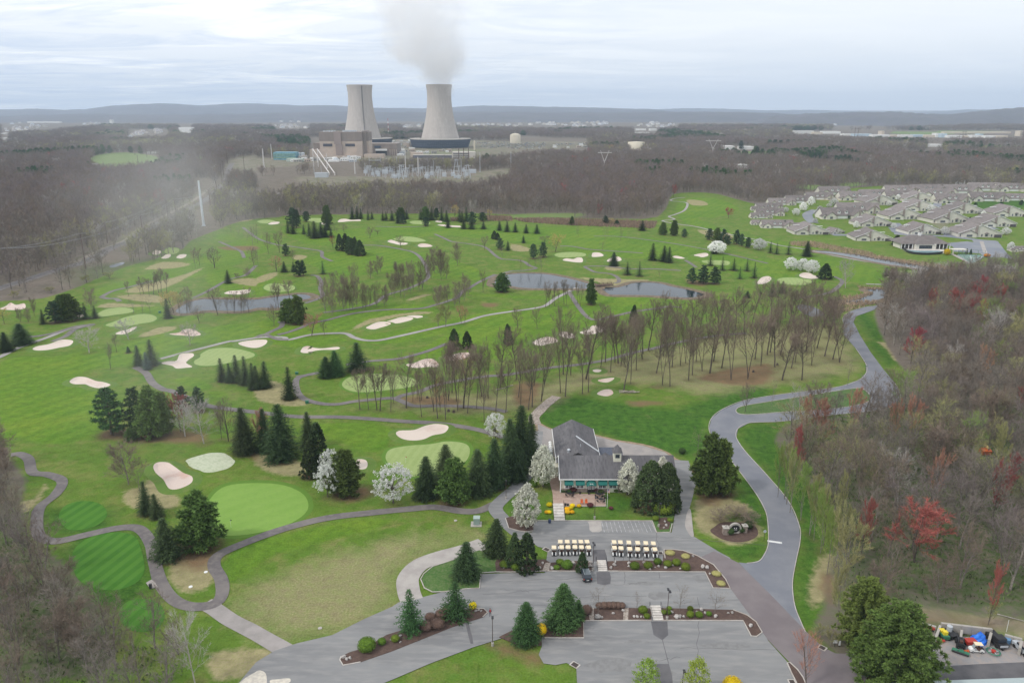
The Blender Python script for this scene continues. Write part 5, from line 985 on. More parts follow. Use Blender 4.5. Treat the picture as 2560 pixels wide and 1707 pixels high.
# everything beyond the course: woods out to the hills, as one scattered mass
def far_kind(r, x, y):
    n = noise.noise((x * .004, y * .0022, 2)) + .4 * noise.noise((x * .014, y * .009, 5)); m = noise.noise((x * .0025, y * .0016, 21)) + .35 * noise.noise((x * .011, y * .006, 8)); t = r.random()
    if n > .36 and y > 950: return 'darkpine' if t < .75 else 'wood'
    if t < .006: return 'redwood' if y < 1800 else 'wood_b'
    if m > .22: return 'wood_o' if t < .2 else 'wood' if t < .97 else 'wood_p'
    if m < -.22: return 'wood_m' if t < .5 else 'wood_b'
    return 'wood' if t < .5 else 'wood_b' if t < .85 else 'wood_p' if t < .865 else 'wood_m'
CLEAR = [px(s) for s in TURF + [s for s in FIELD] + SANDY + ['B 480 600 700 600 1300 640 1500 700 2050 700 2050 760 2350 650 2350 740 2000 790 1300 790 560 800 480 760', 'C -20 520 100 510 700 560 700 610 400 640 -20 690', 'B 500 880 930 890 1100 960 700 990 300 1060 0 1110 0 960 500 940', 'B 920 940 2000 900 2050 1010 930 1000']]
CLEAR += [px(s) for s in ['O 445 410 488 410 492 522 452 522', 'B 130 430 500 430 500 540 160 540', 'B 1340 485 1540 485 1540 520 1340 520', 'B 1840 480 2350 480 2350 510 1840 505', 'C 0 400 600 385 920 380 1540 400 1540 445 1100 445 900 440 300 450 0 440', 'C 1110 440 1340 440 1340 500 1110 500', 'D 200 465 2350 465 2350 545 1500 545 700 530 240 505', 'D 1450 590 1620 590 1620 618 1450 618', 'D 500 380 1760 380 1760 425 600 440', 'A 0 1120 660 1090 660 1135 920 1130 920 1155 450 1190 100 1220 60 1290 0 1290', 'A 1170 1190 1560 1185 1560 1260 1170 1268', 'A 1640 1165 1770 1165 1770 1228 1640 1228', 'A 2040 1055 2330 1060 2330 1130 2090 1130', 'C 1080 600 1195 600 1195 650 1080 650', 'C 1930 605 2230 610 2230 645 1930 645', 'C 2045 780 2180 780 2180 815 2045 815', 'C 0 525 60 525 60 590 0 590', 'C 0 570 700 570 700 640 0 650', 'B 540 900 720 900 720 975 540 975', 'B 480 740 2020 740 2020 795 480 800', 'B 1780 690 2030 690 2030 800 1780 800']]
CB0 = [px(s) for s in ['E -300 1190 0 1110 250 1030 500 950 800 860 1000 750 1200 670 1400 540 1600 450 1800 350 1910 290 1910 240 1800 290 1600 390 1400 480 1200 610 1000 690 800 800 500 890 250 970 0 1050 -300 1100', 'A 2040 1568 2080 1490 2150 1500 2120 1568', 'E 1890 290 1980 200 2080 110 2130 0 2060 0 2000 100 1900 200 1850 260']]
CB = [(min(p[0] for p in c), max(p[0] for p in c), min(p[1] for p in c), max(p[1] for p in c), c) for c in CLEAR + CB0 + [WOODS_R, WOODS_L]]
CB3 = [c for c in CB if any(c[4] is q for q in CB0)]
CB2 = [c for c in CB if not any(c[4] is q for q in CB0 + [WOODS_R, WOODS_L])]
def blocked(x, y, h=13):
    """a wood tree may neither stand on a clearing nor hide it"""
    for z in (0, h * .55, h):
        u, v = proj(x, y, z)
        if any(a < u < b and c_ < v < d and inside(P, u, v) for a, b, c_, d, P in (CB if z == 0 else CB2)): return True
    for z in (4.5, 9):
        u, v = proj(x, y, z)
        if any(a < u < b and c_ < v < d and inside(P, u, v) for a, b, c_, d, P in CB3): return True
    return False
def scatter_far():
    r = random.Random(77); pts = []; y = 300.0
    while y < 4300:
        st_ = 8.2 if y < 1100 else 8.2 + (y - 1100) * .0068; x = -y * .78 + r.random() * st_; far = st_ / 8.2
        while x < y * .78:
            a, b = x + r.uniform(-.45, .45) * st_, y + r.uniform(-.45, .45) * st_
            if noise.noise((a * .006, b * .004, 11)) < .42 + (.1 if y < 1500 else -.12) and not blocked(a, b):
                u, v = proj(a, b, 0)
                if v < 1100: pts.append((a, b, r.uniform(12, 19) * (1 + .12 * (far - 1)), far_kind(r, a, b), 1 + (far - 1) * .75))
            x += st_
        y += st_ * .85
    return pts
FAR = scatter_far(); print('far trees', len(FAR))
low = {}
for s in range(3): low.setdefault('wood', []).append(bare_tree(19, 5.2, .30, 10, 330, 2.4, .20, .26, .8, 210 + s))
def scatter_object(name, label, cat, pts, group=None):
    """points carry kind, height and width; geometry nodes set a tree on each"""
    kinds = []; idx = []; protos = bpy.data.collections.new(name + '_kinds')
    for p in pts:
        if p[3] not in kinds: kinds.append(p[3])
    slot = {}; n = 0; hs = []
    for k in sorted(kinds):
        slot[k] = []
        src = LIB[k][:2] 
        for j, (tm, km, h0, w0) in enumerate(src):
            if k.startswith(('wood', 'redwood', 'thicket', 'rustwood')) and name != 'near_woodland':
                T, K = low['wood'][j % 3]; me = MB(); me.add(T.v, T.f, 0); me.add(K.v, K.f, 1); me = me.mesh(k + '_low', [tm.materials[0], km.materials[0]]); h0 = 19
            else: me = joined(k, j)
            o = bpy.data.objects.new(f'{chr(97 + n // 26)}{chr(97 + n % 26)}', me); protos.objects.link(o); slot[k].append(n); hs.append(h0); n += 1
    me = bpy.data.meshes.new(name); N = len(pts); me.vertices.add(N); me.vertices.foreach_set('co', np.array([(p[0], p[1], 0) for p in pts], np.float32).ravel())
    r = random.Random(9); ii = [r.choice(slot[p[3]]) for p in pts]
    me.attributes.new('pick', 'INT', 'POINT').data.foreach_set('value', np.array(ii, np.int32))
    me.attributes.new('turn', 'FLOAT', 'POINT').data.foreach_set('value', np.array([r.uniform(0, 6.28) for _ in pts], np.float32))
    sc = [];
    for p, i in zip(pts, ii):
        s = p[2] / hs[i]; w = s * (p[4] if len(p) > 4 else 1) * r.uniform(.85, 1.2); sc += [w, w, s]
    me.attributes.new('size', 'FLOAT_VECTOR', 'POINT').data.foreach_set('vector', np.array(sc, np.float32))
    o = link(name, me); tag(o, label, cat, group, 'stuff')
    g = bpy.data.node_groups.new(name, 'GeometryNodeTree'); g.interface.new_socket('Geometry', in_out='INPUT', socket_type='NodeSocketGeometry'); g.interface.new_socket('Geometry', in_out='OUTPUT', socket_type='NodeSocketGeometry')
    N_, L_ = g.nodes, g.links; gi = N_.new('NodeGroupInput'); go = N_.new('NodeGroupOutput'); iop = N_.new('GeometryNodeInstanceOnPoints'); ci = N_.new('GeometryNodeCollectionInfo')
    ci.inputs[0].default_value = protos; ci.inputs[1].default_value = True; ci.inputs[2].default_value = True
    def attr(nm, ty):
        a = N_.new('GeometryNodeInputNamedAttribute'); a.data_type = ty; a.inputs[0].default_value = nm; return a.outputs[0]
    L_.new(gi.outputs[0], iop.inputs['Points']); L_.new(ci.outputs[0], iop.inputs['Instance']); iop.inputs['Pick Instance'].default_value = True
    L_.new(attr('pick', 'INT'), iop.inputs['Instance Index']); L_.new(attr('size', 'FLOAT_VECTOR'), iop.inputs['Scale'])
    cx = N_.new('ShaderNodeCombineXYZ'); L_.new(attr('turn', 'FLOAT'), cx.inputs[2]); L_.new(cx.outputs[0], iop.inputs['Rotation']); L_.new(iop.outputs[0], go.inputs[0])
    o.modifiers.new('scatter', 'NODES').node_group = g; return o
scatter_object('far_woodland', 'bare grey brown woods stretching to the hills', 'woods', FAR)
if WREST: scatter_object('near_woodland', 'bare woods filling in behind the nearest trees on the right', 'woods', WREST)

build_ground()
# ------------------------------------------------------------------ materials for built things
m_shing = mat('shingles_grey', (.098, .094, .100), .95, (.150, .144, .150), .35, 5, .35, .65, bump=.2, bscale=3, sc3=(1, .25, .25), col3=(.075, .072, .078))
m_cream = mat('siding_cream', (.70, .68, .56), .8, (.63, .61, .50), 1.2, 3); m_white = mat('white_trim', (.78, .78, .76), .6)
m_glass = mat('window_glass', (.035, .045, .06), .12, spec=.6); m_awn = mat('awning_green', (.010, .135, .115), .8, rnd=.1); m_black = mat('black_paint', (.022, .022, .025), .5)
m_stone = mat('field_stone', (.33, .27, .23), .9, (.22, .17, .15), 2.2, 4, .4, .6, bump=.5, bscale=4); m_conc = mat('cast_concrete', (.42, .39, .35), .9, (.33, .31, .28), .4, 5, .4, .65)
m_metal = mat('grey_metal', (.33, .34, .36), .5, metal=.5); m_galv = mat('galvanised', (.50, .53, .56), .55, metal=.2); m_navy = mat('standing_seam_roof', (.055, .065, .095), .6, (.09, .10, .13), 3, 2)
m_red = mat('red_paint', (.42, .035, .02), .5); m_orange = mat('orange_paint', (.60, .12, .03), .5); m_yel = mat('yellow_paint', (.75, .60, .03), .5); m_gr = mat('green_paint', (.03, .16, .09), .5); m_blue = mat('blue_tarp', (.01, .12, .62), .45, (.02, .20, .75), 2, 3)
m_tan = mat('cart_roof', (.78, .66, .46), .6); m_rub = mat('rubber', (.02, .02, .02), .9); m_seat = mat('seat_brown', (.10, .05, .035), .8); m_rock = mat('landscape_rock', (.50, .47, .44), .95, (.30, .27, .25), 1.5, 5, bump=.8, bscale=4, rnd=.25)
m_wood = mat('wood_pole', (.13, .085, .07), .95); m_timber = mat('timber', (.40, .36, .28), .9, (.28, .25, .2), 2); m_lampc = mat('lamp_lens', (.62, .62, .60), .4); m_skin = mat('skin', (.45, .26, .19), .7); m_hair = mat('hair', (.03, .02, .015), .8)

# ------------------------------------------------------------------ clubhouse: long front range with cupola, rear range at right angles
club = thing('clubhouse', 'long cream clubhouse with grey shingle roof, green awnings and a cupola', 'clubhouse', (12.4, 176.6, 0))
mb = MB(); mb.extx([(.4, 0), (12.0, 0), (12.0, 3.9), (6.2, 7.2), (.4, 3.9)], .4, 29.6, 0); part('wall', mb, m_cream, club)
mb = MB(); mb.box(6.6, .32, .55, 12.2, .18, 1.1); mb.box(15.6, .32, 1.6, 1.1, .5, 3.2); part('stone_base', mb, m_stone, club)
mb = MB()
for a, b in (((-.15, 3.85), (6.2, 7.55)), ((12.6, 3.85), (6.2, 7.55))): mb.extx([a, b, (b[0], b[1] + .22), (a[0], a[1] + .22)] if a[0] < 6 else [(a[0], a[1]), (a[0], a[1] + .22), (b[0], b[1] + .22), (b[0], b[1])], -.1, 30.2)
part('roof', mb, m_shing, club)
mb = MB(); mb.box(15.0, -.22, 3.92, 30.3, .14, .22); mb.extx([(-.25, 3.7), (6.2, 7.45), (12.7, 3.7), (12.7, 3.95), (6.2, 7.72), (-.25, 3.95)], -.28, -.1); mb.box(.15, .3, 1.9, .25, .3, 3.8); part('fascia', mb, m_white, club)
mb = MB(); mb.tube((5.6, 20.0, 7.1), (11.7, 15.6, 4.3), .2, .2, 5); part('valley_flashing', mb, m_galv, club); r_roof = MB(); X0, X1, XR = -.4, 11.7, 5.3
for a, b in (((X0, 3.9), (XR, 6.9)), ((XR, 6.9), (X1, 3.9))): r_roof.extr([a, b, (b[0], b[1] + .2), (a[0], a[1] + .2)], 9.2, 32.0)
part('rear_roof', r_roof, m_shing, club)
mb = MB(); mb.extr([(0, 0), (11.3, 0), (11.3, 3.8), (XR, 6.8), (0, 3.8)], 12.1, 31.6); part('rear_wall', mb, m_cream, club)
mb = MB(); mb.box(-.5, 20.6, 3.95, .12, 22.8, .2); mb.box(11.8, 22.5, 3.95, .12, 19, .2); part('roof_flashing', mb, m_white, club)
cup = MB(); cup.box(15.2, 5.4, 7.9, 2.0, 2.0, 2.9); cu = part('cupola', cup, m_cream, club)
mb = MB(); mb.add([(13.9, 4.1, 9.3), (16.5, 4.1, 9.3), (16.5, 6.7, 9.3), (13.9, 6.7, 9.3), (15.2, 5.4, 11.3)], [(3, 2, 1, 0), (0, 1, 4), (1, 2, 4), (2, 3, 4), (3, 0, 4)]); part('cupola_roof', mb, m_shing, cu)
mb = MB(); mb.box(15.2, 4.36, 8.3, 1.1, .06, 1.0); part('window', mb, m_glass, cu)
mb = MB(); mb.tube((3.0, 11.9, 5.2), (3.0, 11.9, 6.4), .35, .35, 8); mb.ball((3.0, 11.9, 6.6), (.5, .5, .35)); mb.tube((6.4, 14.0, 6.4), (6.4, 14.0, 7.3), .12, .12, 6); part('roof_vent', mb, m_galv, club)
def window_at(parent, x, y, z, w, h, n=1):
    mb = MB(); mb.box(x, y, z, w + .16, .10, h + .16); f = part('window', mb, m_white, parent)
    mb = MB()
    for k in range(n):
        ww = w / n; cx = x - w / 2 + ww * (k + .5)
        for i in (-1, 1):
            for j in (-1, 0, 1): mb.box(cx + i * ww * .21, y - .06, z + j * h * .31, ww * .36, .03, h * .27)
    part('pane', mb, m_glass, f); return f
for x in (2.3, 5.2, 11.0, 13.7):
    window_at(club, x, .33, 1.85, 1.9, 1.25, 2)
    mb = MB(); mb.add([(x - 1.15, .35, 3.62), (x + 1.15, .35, 3.62), (x + 1.15, -.75, 2.72), (x - 1.15, -.75, 2.72), (x - 1.15, -.75, 2.5), (x + 1.15, -.75, 2.5), (x - 1.15, .35, 2.5), (x + 1.15, .35, 2.5)], [(0, 3, 2, 1), (3, 4, 5, 2), (0, 6, 4, 3), (1, 2, 5, 7)]); part('awning', mb, m_awn, club)
mb = MB(); n = 10
for k in range(n):
    a, b = math.pi * k / n, math.pi * (k + 1) / n
    mb.add([(8.1 - 1.35 * math.cos(a), .35, 2.45 + 1.2 * math.sin(a)), (8.1 - 1.35 * math.cos(b), .35, 2.45 + 1.2 * math.sin(b)), (8.1 - 1.35 * math.cos(b), -.3, 2.45 + 1.05 * math.sin(b)), (8.1 - 1.35 * math.cos(a), -.3, 2.45 + 1.05 * math.sin(a))], [(0, 1, 2, 3)])
    mb.add([(8.1 - 1.35 * math.cos(a), -.3, 2.45 + 1.05 * math.sin(a)), (8.1 - 1.35 * math.cos(b), -.3, 2.45 + 1.05 * math.sin(b)), (8.1 - 1.2 * math.cos(b), -1.05, 2.3 + .35 * math.sin(b)), (8.1 - 1.2 * math.cos(a), -1.05, 2.3 + .35 * math.sin(a))], [(0, 1, 2, 3)])
aw = part('awning', mb, m_awn, club)
mb = MB(); mb.box(7.85, -.78, 2.93, .42, .03, .34, rot=.1); mb.box(8.3, -.80, 2.97, .36, .03, .22, rot=-.1); mb.box(8.1, -.92, 2.72, 1.0, .03, .10); part('awning_emblem', mb, m_white, aw)
mb = MB(); mb.box(8.1, .3, 1.2, 2.2, .12, 2.4); d = part('door_frame', mb, m_white, club)
for s in (-1, 1):
    mb = MB(); mb.box(8.1 + s * .5, .22, 1.15, .95, .08, 2.2); dd = part('door', mb, m_black, club)
    mb = MB()
    for i in (-1, 1):
        for j in range(3): mb.box(8.1 + s * .5 + i * .2, .17, 1.1 + j * .42, .3, .03, .34)
    part('pane', mb, m_lampc, dd)
mb = MB(); mb.extr([(11.9, 0), (15.0, 0), (15.0, 2.8), (13.4, 3.9), (11.9, 2.8)], 12.0, 15.0); part('annex_wall', mb, m_cream, club)
mb = MB(); mb.extr([(11.8, 2.8), (13.4, 4.0), (15.2, 2.8), (15.2, 3.0), (13.4, 4.22), (11.8, 3.0)], 12.6, 15.4); part('annex_roof', mb, m_shing, club)
mb = MB(); mb.box(-.9, 10.5, 1.5, 1.8, 3.6, 3.0); mb.box(-.9, 10.5, 3.1, 2.2, 4.0, .2, 0); part('side_porch', mb, m_cream, club)
sh = thing('lean_to_shed', 'small red walled shed with dark blue metal roof behind the clubhouse', 'shed', (24.6, 193.6, 0))
mb = MB(); mb.box(3.0, 1.6, 1.2, 6.0, 3.0, 2.4); part('wall', mb, mat('barn_red', (.20, .05, .035), .85), sh)
mb = MB(); mb.box(3.0, 1.6, 2.75, 6.8, 4.4, .12, pitch=.22); part('roof', mb, m_navy, sh); mb = MB(); mb.box(2.9, .05, 1.3, .8, .08, 1.0); part('window', mb, m_lampc, sh)
for i in range(5):
    G = at(*cv('K', 366 + i * 5, 905 + i * 17)); mb = MB(); mb.box(0, 0, 1.1, .9, .9, 2.2); o = solo('condenser_unit', MB() if 0 else mb, m_galv, 'white vent unit along the left wall of the clubhouse', 'vent unit', (11.1, 196.5 + i * 1.5, 0), group='white vent units on the left clubhouse wall')
    mb = MB(); mb.ball((0, 0, 2.35), (.55, .55, .4)); part('vent_cap', mb, m_white, o)
# stairs, patio furniture, pots
def stairs(x0, x1, y0, y1, z1, label, n=6):
    o = thing('stairs', label, 'stairs', ((x0 + x1) / 2, y0, 0)); w = x1 - x0; d = (y1 - y0) / n; mb = MB()
    for k in range(n): mb.box(0, d * (k + .5), (.12 + z1 * (k + 1) / n) / 2, w, d * .99, .12 + z1 * (k + 1) / n)
    part('steps', mb, mat('step_concrete', (.62, .58, .53), .9, (.5, .46, .42), 1, 3), o)
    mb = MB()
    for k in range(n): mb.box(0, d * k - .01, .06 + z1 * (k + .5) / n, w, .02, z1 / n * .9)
    part('riser_painted_shade', mb, mat('riser', (.30, .27, .25), .9), o)  # dark strips put the shade of the risers into the colour
    for s in (-1, 1):
        mb = MB(); X = s * (w / 2 + .1); mb.tube((X, .1, .2), (X, .1, 1.2), .035, .035, 5); mb.tube((X, y1 - y0, z1), (X, y1 - y0, z1 + 1.0), .035, .035, 5); mb.tube((X, .1, 1.2), (X, y1 - y0, z1 + 1.0), .035, .035, 5); part('handrail', mb, m_black, o)
    return o
def W2(t, x, y): p = at(*cv(t, x, y)); return p.x, p.y
a = W2('P', 787, 545); b = W2('P', 850, 462); stairs(a[0] + .1, a[0] + 2.1, a[1], b[1], .55, 'pale concrete stairs between the carts and the middle lot')
a = W2('P', 1297, 997); b = W2('P', 1345, 885); stairs(a[0], a[0] + 2.0, a[1], b[1], .7, 'pale concrete stairs between the middle and lower lots')
a = W2('P', 388, 80); b = W2('K', 380, 1512); stairs(a[0], a[0] + 2.6, a[1], b[1], .8, 'wide concrete stairs climbing to the patio')
for x, y, l in ((640, 1492, 'left orange garden chair on the patio edge'), (682, 1492, 'right orange garden chair on the patio edge')):
    G = at(*cv('K', x, y)); o = thing('garden_chair', l, 'chair', (G.x, G.y, .13)); mb = MB(); mb.box(0, 0, .42, .6, .6, .07); part('seat', mb, m_orange, o); mb = MB(); mb.box(0, .3, .8, .6, .06, .75, pitch=-.2); part('backrest', mb, m_orange, o)
    mb = MB(); [mb.box(i * .26, j * .26, .2, .07, .07, .4) for i in (-1, 1) for j in (-1, 1)]; part('leg', mb, m_orange, o)
for x, y, l in ((530, 1418, 'black patio table left of the door'), (800, 1425, 'black patio table at the right patio corner'), (815, 1470, 'black patio table near the flag pole')):
    G = at(*cv('K', x, y)); o = thing('patio_table', l, 'table', (G.x, G.y, .13)); mb = MB(); mb.lathe([(0.01, .72), (.6, .72), (.6, .76), (.01, .76)], 12); part('tabletop', mb, m_black, o); mb = MB(); mb.tube((0, 0, 0), (0, 0, .72), .05, .05, 6); part('pedestal', mb, m_black, o)
    for k in range(4):
        a = k * 1.57 + .6; mb = MB(); X, Y = 1.05 * math.cos(a), 1.05 * math.sin(a); mb.box(X, Y, .44, .45, .45, .05, rot=a); mb.box(X * 1.22, Y * 1.22, .72, .05, .45, .5, rot=a); [mb.tube((X + i * .18, Y + j * .18, 0), (X + i * .18, Y + j * .18, .44), .02, .02, 4) for i in (-1, 1) for j in (-1, 1)]
        solo('patio_chair', mb, m_black, 'black metal chair around a patio table', 'chair', (G.x, G.y, .13), group='black chairs around the patio tables')
for x, y in ((490, 1505), (512, 1508), (560, 1400), (705, 1402), (625, 1400)):
    G = at(*cv('K', x, y)); mb = MB(); mb.lathe([(.01, 0), (.22, 0), (.3, .5), (.27, .5), (.01, .45)], 10); o = solo('plant_pot', mb, m_black, 'small dark plant pot standing on the patio', 'pot', (G.x, G.y, .13), group='plant pots on the patio')
# ------------------------------------------------------------------ shrubs
def shrub(r, n, size, seed, flat=.8):
    rnd.seed(seed); K = MB(); core = MB(); core.ball((0, 0, r * flat * .9), (r * .86, r * .86, r * flat * .86), 0, 14, 8, .05)
    for i in range(n):
        th = math.acos(1 - 2 * rnd.random()); ph = rnd.uniform(0, 6.283); q = r * rnd.uniform(.86, 1.05); v = Vector((math.sin(th) * math.cos(ph), math.sin(th) * math.sin(ph), math.cos(th))); c = Vector((v.x * q, v.y * q, r * flat * .9 + v.z * q * flat))
        if c.z < .03: continue
        quad(K, c, (v + rv(.9)).normalized(), size * rnd.uniform(.6, 1.3), 0, .7)
    core.add(K.v, K.f, 0); return core
SHR = [shrub(1.0, 1500, .05, s).mesh('shrub', [shrubl]) for s in (1, 2)]
def shrubs(data, m_, label, group=None, name='shrub', cat='shrub', flat=1.0):
    it = []; tag_ = 'P'; buf = []
    for w in data.split():
        if w.isalpha(): tag_ = w
        else:
            buf.append(float(w))
            if len(buf) == 3: it.append((*cv(tag_, buf[0], buf[1]), buf[2] / 3.672)); buf = []
    it.sort(); n = len(it)
    for i, (x, y, w) in enumerate(it):
        G = at(x, y); r = w * mpp(x, y) / 2; me = SHR[i % 2]
        if m_ is not shrubl:
            key = me.name + m_.name; me2 = bpy.data.meshes.get(key)
            if not me2: me2 = me.copy(); me2.name = key; me2.materials.clear(); me2.materials.append(m_)
            me = me2
        lab = label if n == 1 or n > 9 else (f'leftmost {label}' if i == 0 else f'rightmost {label}' if i == n - 1 else f'{ORD[i]} from the left {label}')
        tag(link(name, me, None, (G.x, G.y + r * .6, .12), R2.uniform(0, 6), (r, r * R2.uniform(.92, 1.05), r * .92 * flat)), lab, cat, group if n > 1 else None)
shrubs('P 1130 535 92 1252 528 85 1340 490 78 1432 512 82 1512 500 82 1598 545 92', shrubl, 'clipped round shrub in the bed behind the carts', 'clipped round shrubs in the bed behind the carts')
shrubs('P 442 490 78 410 535 65 505 530 115 512 482 60', shrubl, 'low clipped shrub left of the brown juniper', 'low clipped shrubs left of the juniper', flat=.8)
shrubs('P 1205 940 92 1240 985 62 1395 945 55 1445 910 52 1440 945 50 1640 975 78 1640 915 60 1722 978 75 1810 960 55', shrubl, 'clipped shrub in the bed above the lower lot', 'clipped shrubs in the bed above the lower lot')
shrubs('N 1010 1300 172 1152 1228 82 1275 1200 82', shrubl, 'round clipped shrub in the long planted strip', 'round shrubs in the long planted strip'); shrubs('N 1692 1040 78', shrubl, 'round green shrub between the two firs')
shrubs('P 35 545 90', shrubl, 'low shrub at the foot of the bushy conifers'); shrubs('N 2290 515 120', shrubl, 'wide low shrub in the bed by the conifers', flat=.5)
shrubs('P 1320 85 70 1455 95 55 1395 35 210', shrubl, 'clipped hedge shrub by the evergreen dome', 'hedge shrubs by the evergreen dome', flat=.8)
shrubs('P 1455 400 95 1598 430 90 1882 590 90 1925 680 90', mat('dry_grass_clump', (.36, .33, .12), .9, isl=.3), 'pale grass clump at the right end of the bed', 'pale grass clumps at the right end of the bed', 'grass_clump', 'grass clump', .35)
shrubs('P 1010 893 75 975 893 80 935 893 80 895 893 80 850 893 80 805 893 75', mat('bare_hedge_twigs', (.16, .10, .075), .95, isl=.3), 'brown leafless hedge shrub along the middle lot', 'leafless hedge shrubs along the middle lot', flat=.95)
shrubs('N 1700 985 120 1760 940 110 1600 1010 110 1560 1100 130 1660 1080 140', mat('bare_hedge_twigs', (.16, .10, .075), .95), 'brown leafless shrub in the long planted strip', 'leafless shrubs in the long planted strip', flat=.8)
shrubs('K 555 1525 52 505 1560 58 540 1545 48 615 1525 45 345 1520 62 P 340 20 50 430 20 0.1 510 20 55 552 18 48 320 18 45', forsy, 'yellow flowering shrub beside the patio stairs', 'yellow flowering shrubs beside the patio stairs', flat=.8)
shrubs('K 720 1525 62 910 1545 45 560 1388 95 765 1380 85', redleaf, 'dark red shrub around the patio', 'dark red shrubs around the patio', flat=.8)
shrubs('K 470 1385 50 520 1398 60 820 1395 60 865 1440 50 960 1385 60 1000 1385 60', shrubd, 'low dark shrub along the clubhouse wall', 'low dark shrubs along the clubhouse wall', flat=.7)
shrubs('K 1565 1035 70', shrubd, 'dark round shrub behind the clubhouse corner'); shrubs('P 2005 212 80 2110 195 80', shrubd, 'dark green shrub in front of the stone wall', 'dark shrubs in front of the stone wall'); shrubs('P 2180 160 90', shrubd, 'dark shrub right of the stone pillar')
shrubs('P 130 135 90', mat('mixed_shrub', (.20, .16, .03), .9, isl=.4), 'bronze and green shrub below the large pear'); shrubs('K 210 1340 50', shrubl, 'small upright shrub left of the clubhouse', flat=1.4)
shrubs('N 1990 900 75', forsy, 'yellow flowering bush between fir and rocks', flat=1.2); shrubs('P 268 1140 110', forsy, 'yellow flowering bush against the green spruce', flat=1.3); shrubs('P 2035 1680 185', forsy, 'large yellow flowering bush at the bottom edge')
shrubs('H 1650 775 60', forsy, 'yellow green shrub by the community hall', flat=1.3); shrubs('H 2020 795 60', mat('orange_shrub', (.55, .22, .02), .9, isl=.3), 'orange shrub by the tennis court', flat=.7)
shrubs('P 690 950 110', mat('bare_hedge_twigs', (.16, .10, .075), .95), 'brown leafless shrub right of the green spruce'); shrubs('P 500 1090 60 400 1060 60 590 1080 40', shrubd, 'small dark shrub under the green spruce', 'small dark shrubs under the green spruce')
# reeds and brush strips
def brush(name, outlines, m_, h, step, label, w=.35, n=3):
    rnd.seed(9); K = MB()
    for s in outlines:
        for x, y in strewn(px(s), step, seed=5):
            for k in range(n):
                b = Vector((x + rnd.uniform(-1, 1) * step * .6, y + rnd.uniform(-1, 1) * step * .6, 0)); d = (Vector((0, 0, 1)) + rv(.55)).normalized(); blade(K, b, d, h * rnd.uniform(.5, 1.3), w, 0)
    solo(name, K, m_, label, 'brush', kind='stuff')
brush('reeds', ['G 0 100 300 95 700 105 1000 115 1330 130 1300 190 900 175 500 160 100 130', 'B 1790 1340 1860 1345 1860 1370 1790 1370', 'B 2110 1320 2350 1330 2350 1370 2130 1370'], mat('reddish_brush', (.27, .185, .135), .95, isl=.35), 1.9, 1.7, 'reddish brown brush strip along the far edge of the course', .5, 5)
brush('reeds', ['H 200 655 400 650 600 690 900 740 1000 780 1200 810 1600 870 1720 900 1700 920 1500 890 1200 845 950 800 700 750 400 700 220 690', 'H 610 1170 900 1130 950 1110 960 1135 860 1170 700 1200', 'H 820 1065 1150 1080 1130 1095 850 1085', 'H 480 1210 640 1205 1000 1190 960 1230 720 1290 660 1310'], mat('pale_reeds', (.38, .28, .19), .95, isl=.35), 1.5, 1.5, 'pale brown reeds along the creek below the houses', .4, 4)
brush('undergrowth', ['O 1800 1010 1850 960 2100 930 2352 1000 2700 1000 2700 1400 2100 1380 1950 1350 1935 1200', 'O 0 1180 100 1250 200 1440 400 1500 420 1640 0 1640'], mat('undergrowth', (.10, .145, .040), .95, isl=.4), .9, 2.6, 'green undergrowth sprouting below the bare woods', .32, 7)
# ------------------------------------------------------------------ rocks
rnd.seed(3); ROCK = []
for s in range(3):
    mb = MB(); mb.ball((0, 0, .35), (.6, .5, .42), 0, 8, 5, .22); ROCK.append(mb.mesh('rock', [m_rock]))
def rocks(data, where):
    tag_ = 'P'; buf = []
    for w in data.split():
        if w.isalpha(): tag_ = w
        else:
            buf.append(float(w))
            if len(buf) == 3:
                X, Y = cv(tag_, buf[0], buf[1]); G = at(X, Y); s = buf[2] / 3.672 * mpp(X, Y) / 1.1; buf = []
                tag(link('rock', ROCK[R2.randrange(3)], None, (G.x, G.y, .12), R2.uniform(0, 6), (s, s * .9, s)), f'pale grey landscape rock {where}', 'rock', f'rocks {where}')
rocks('P 250 525 42 280 475 28 365 525 40 95 530 35 562 480 38 720 470 35 720 505 38 735 545 22 945 465 30 938 495 38 908 520 32 1072 478 35 1072 505 25 1212 470 28 1265 532 30 1345 505 26 1410 520 30 1475 495 22 1545 525 20 1312 512 14', 'in the mulch bed behind the carts')
rocks('P 1660 412 28 1750 515 45 1790 520 42 1815 572 22', 'at the right end of the cart bed')
rocks('P 930 938 30 785 978 60 825 975 25 1018 912 30 1120 965 28 1148 970 32 1185 968 26 1210 970 18 1465 930 35 1512 975 50 1540 968 40 1575 968 30 1700 930 32 1738 905 34 1772 935 30 1868 965 40 1985 935 26 2020 930 30 2190 1053 42', 'in the bed above the lower lot')
rocks('N 805 1338 40 832 1358 34 862 1348 34 1325 1145 30 1240 1178 22 1325 1200 20 2020 915 28 2045 905 22 2065 915 22 2280 515 28', 'in the long planted strip')
rocks('P 1402 95 24 1415 128 30 1395 150 22', 'in the small bed by the hatched bays')
# stone runs between beds
for s, l in (('P 305 470 355 470 340 545 275 548', 'river stone gully beside the low clipped shrubs'), ('P 690 885 750 885 755 998 715 998', 'river stone gully right of the green spruce'), ('P 1025 885 1070 885 1065 998 1020 998', 'river stone gully by the brown hedge')):
    o = sheet('stone_gully', px(s), .21, gravel, False)
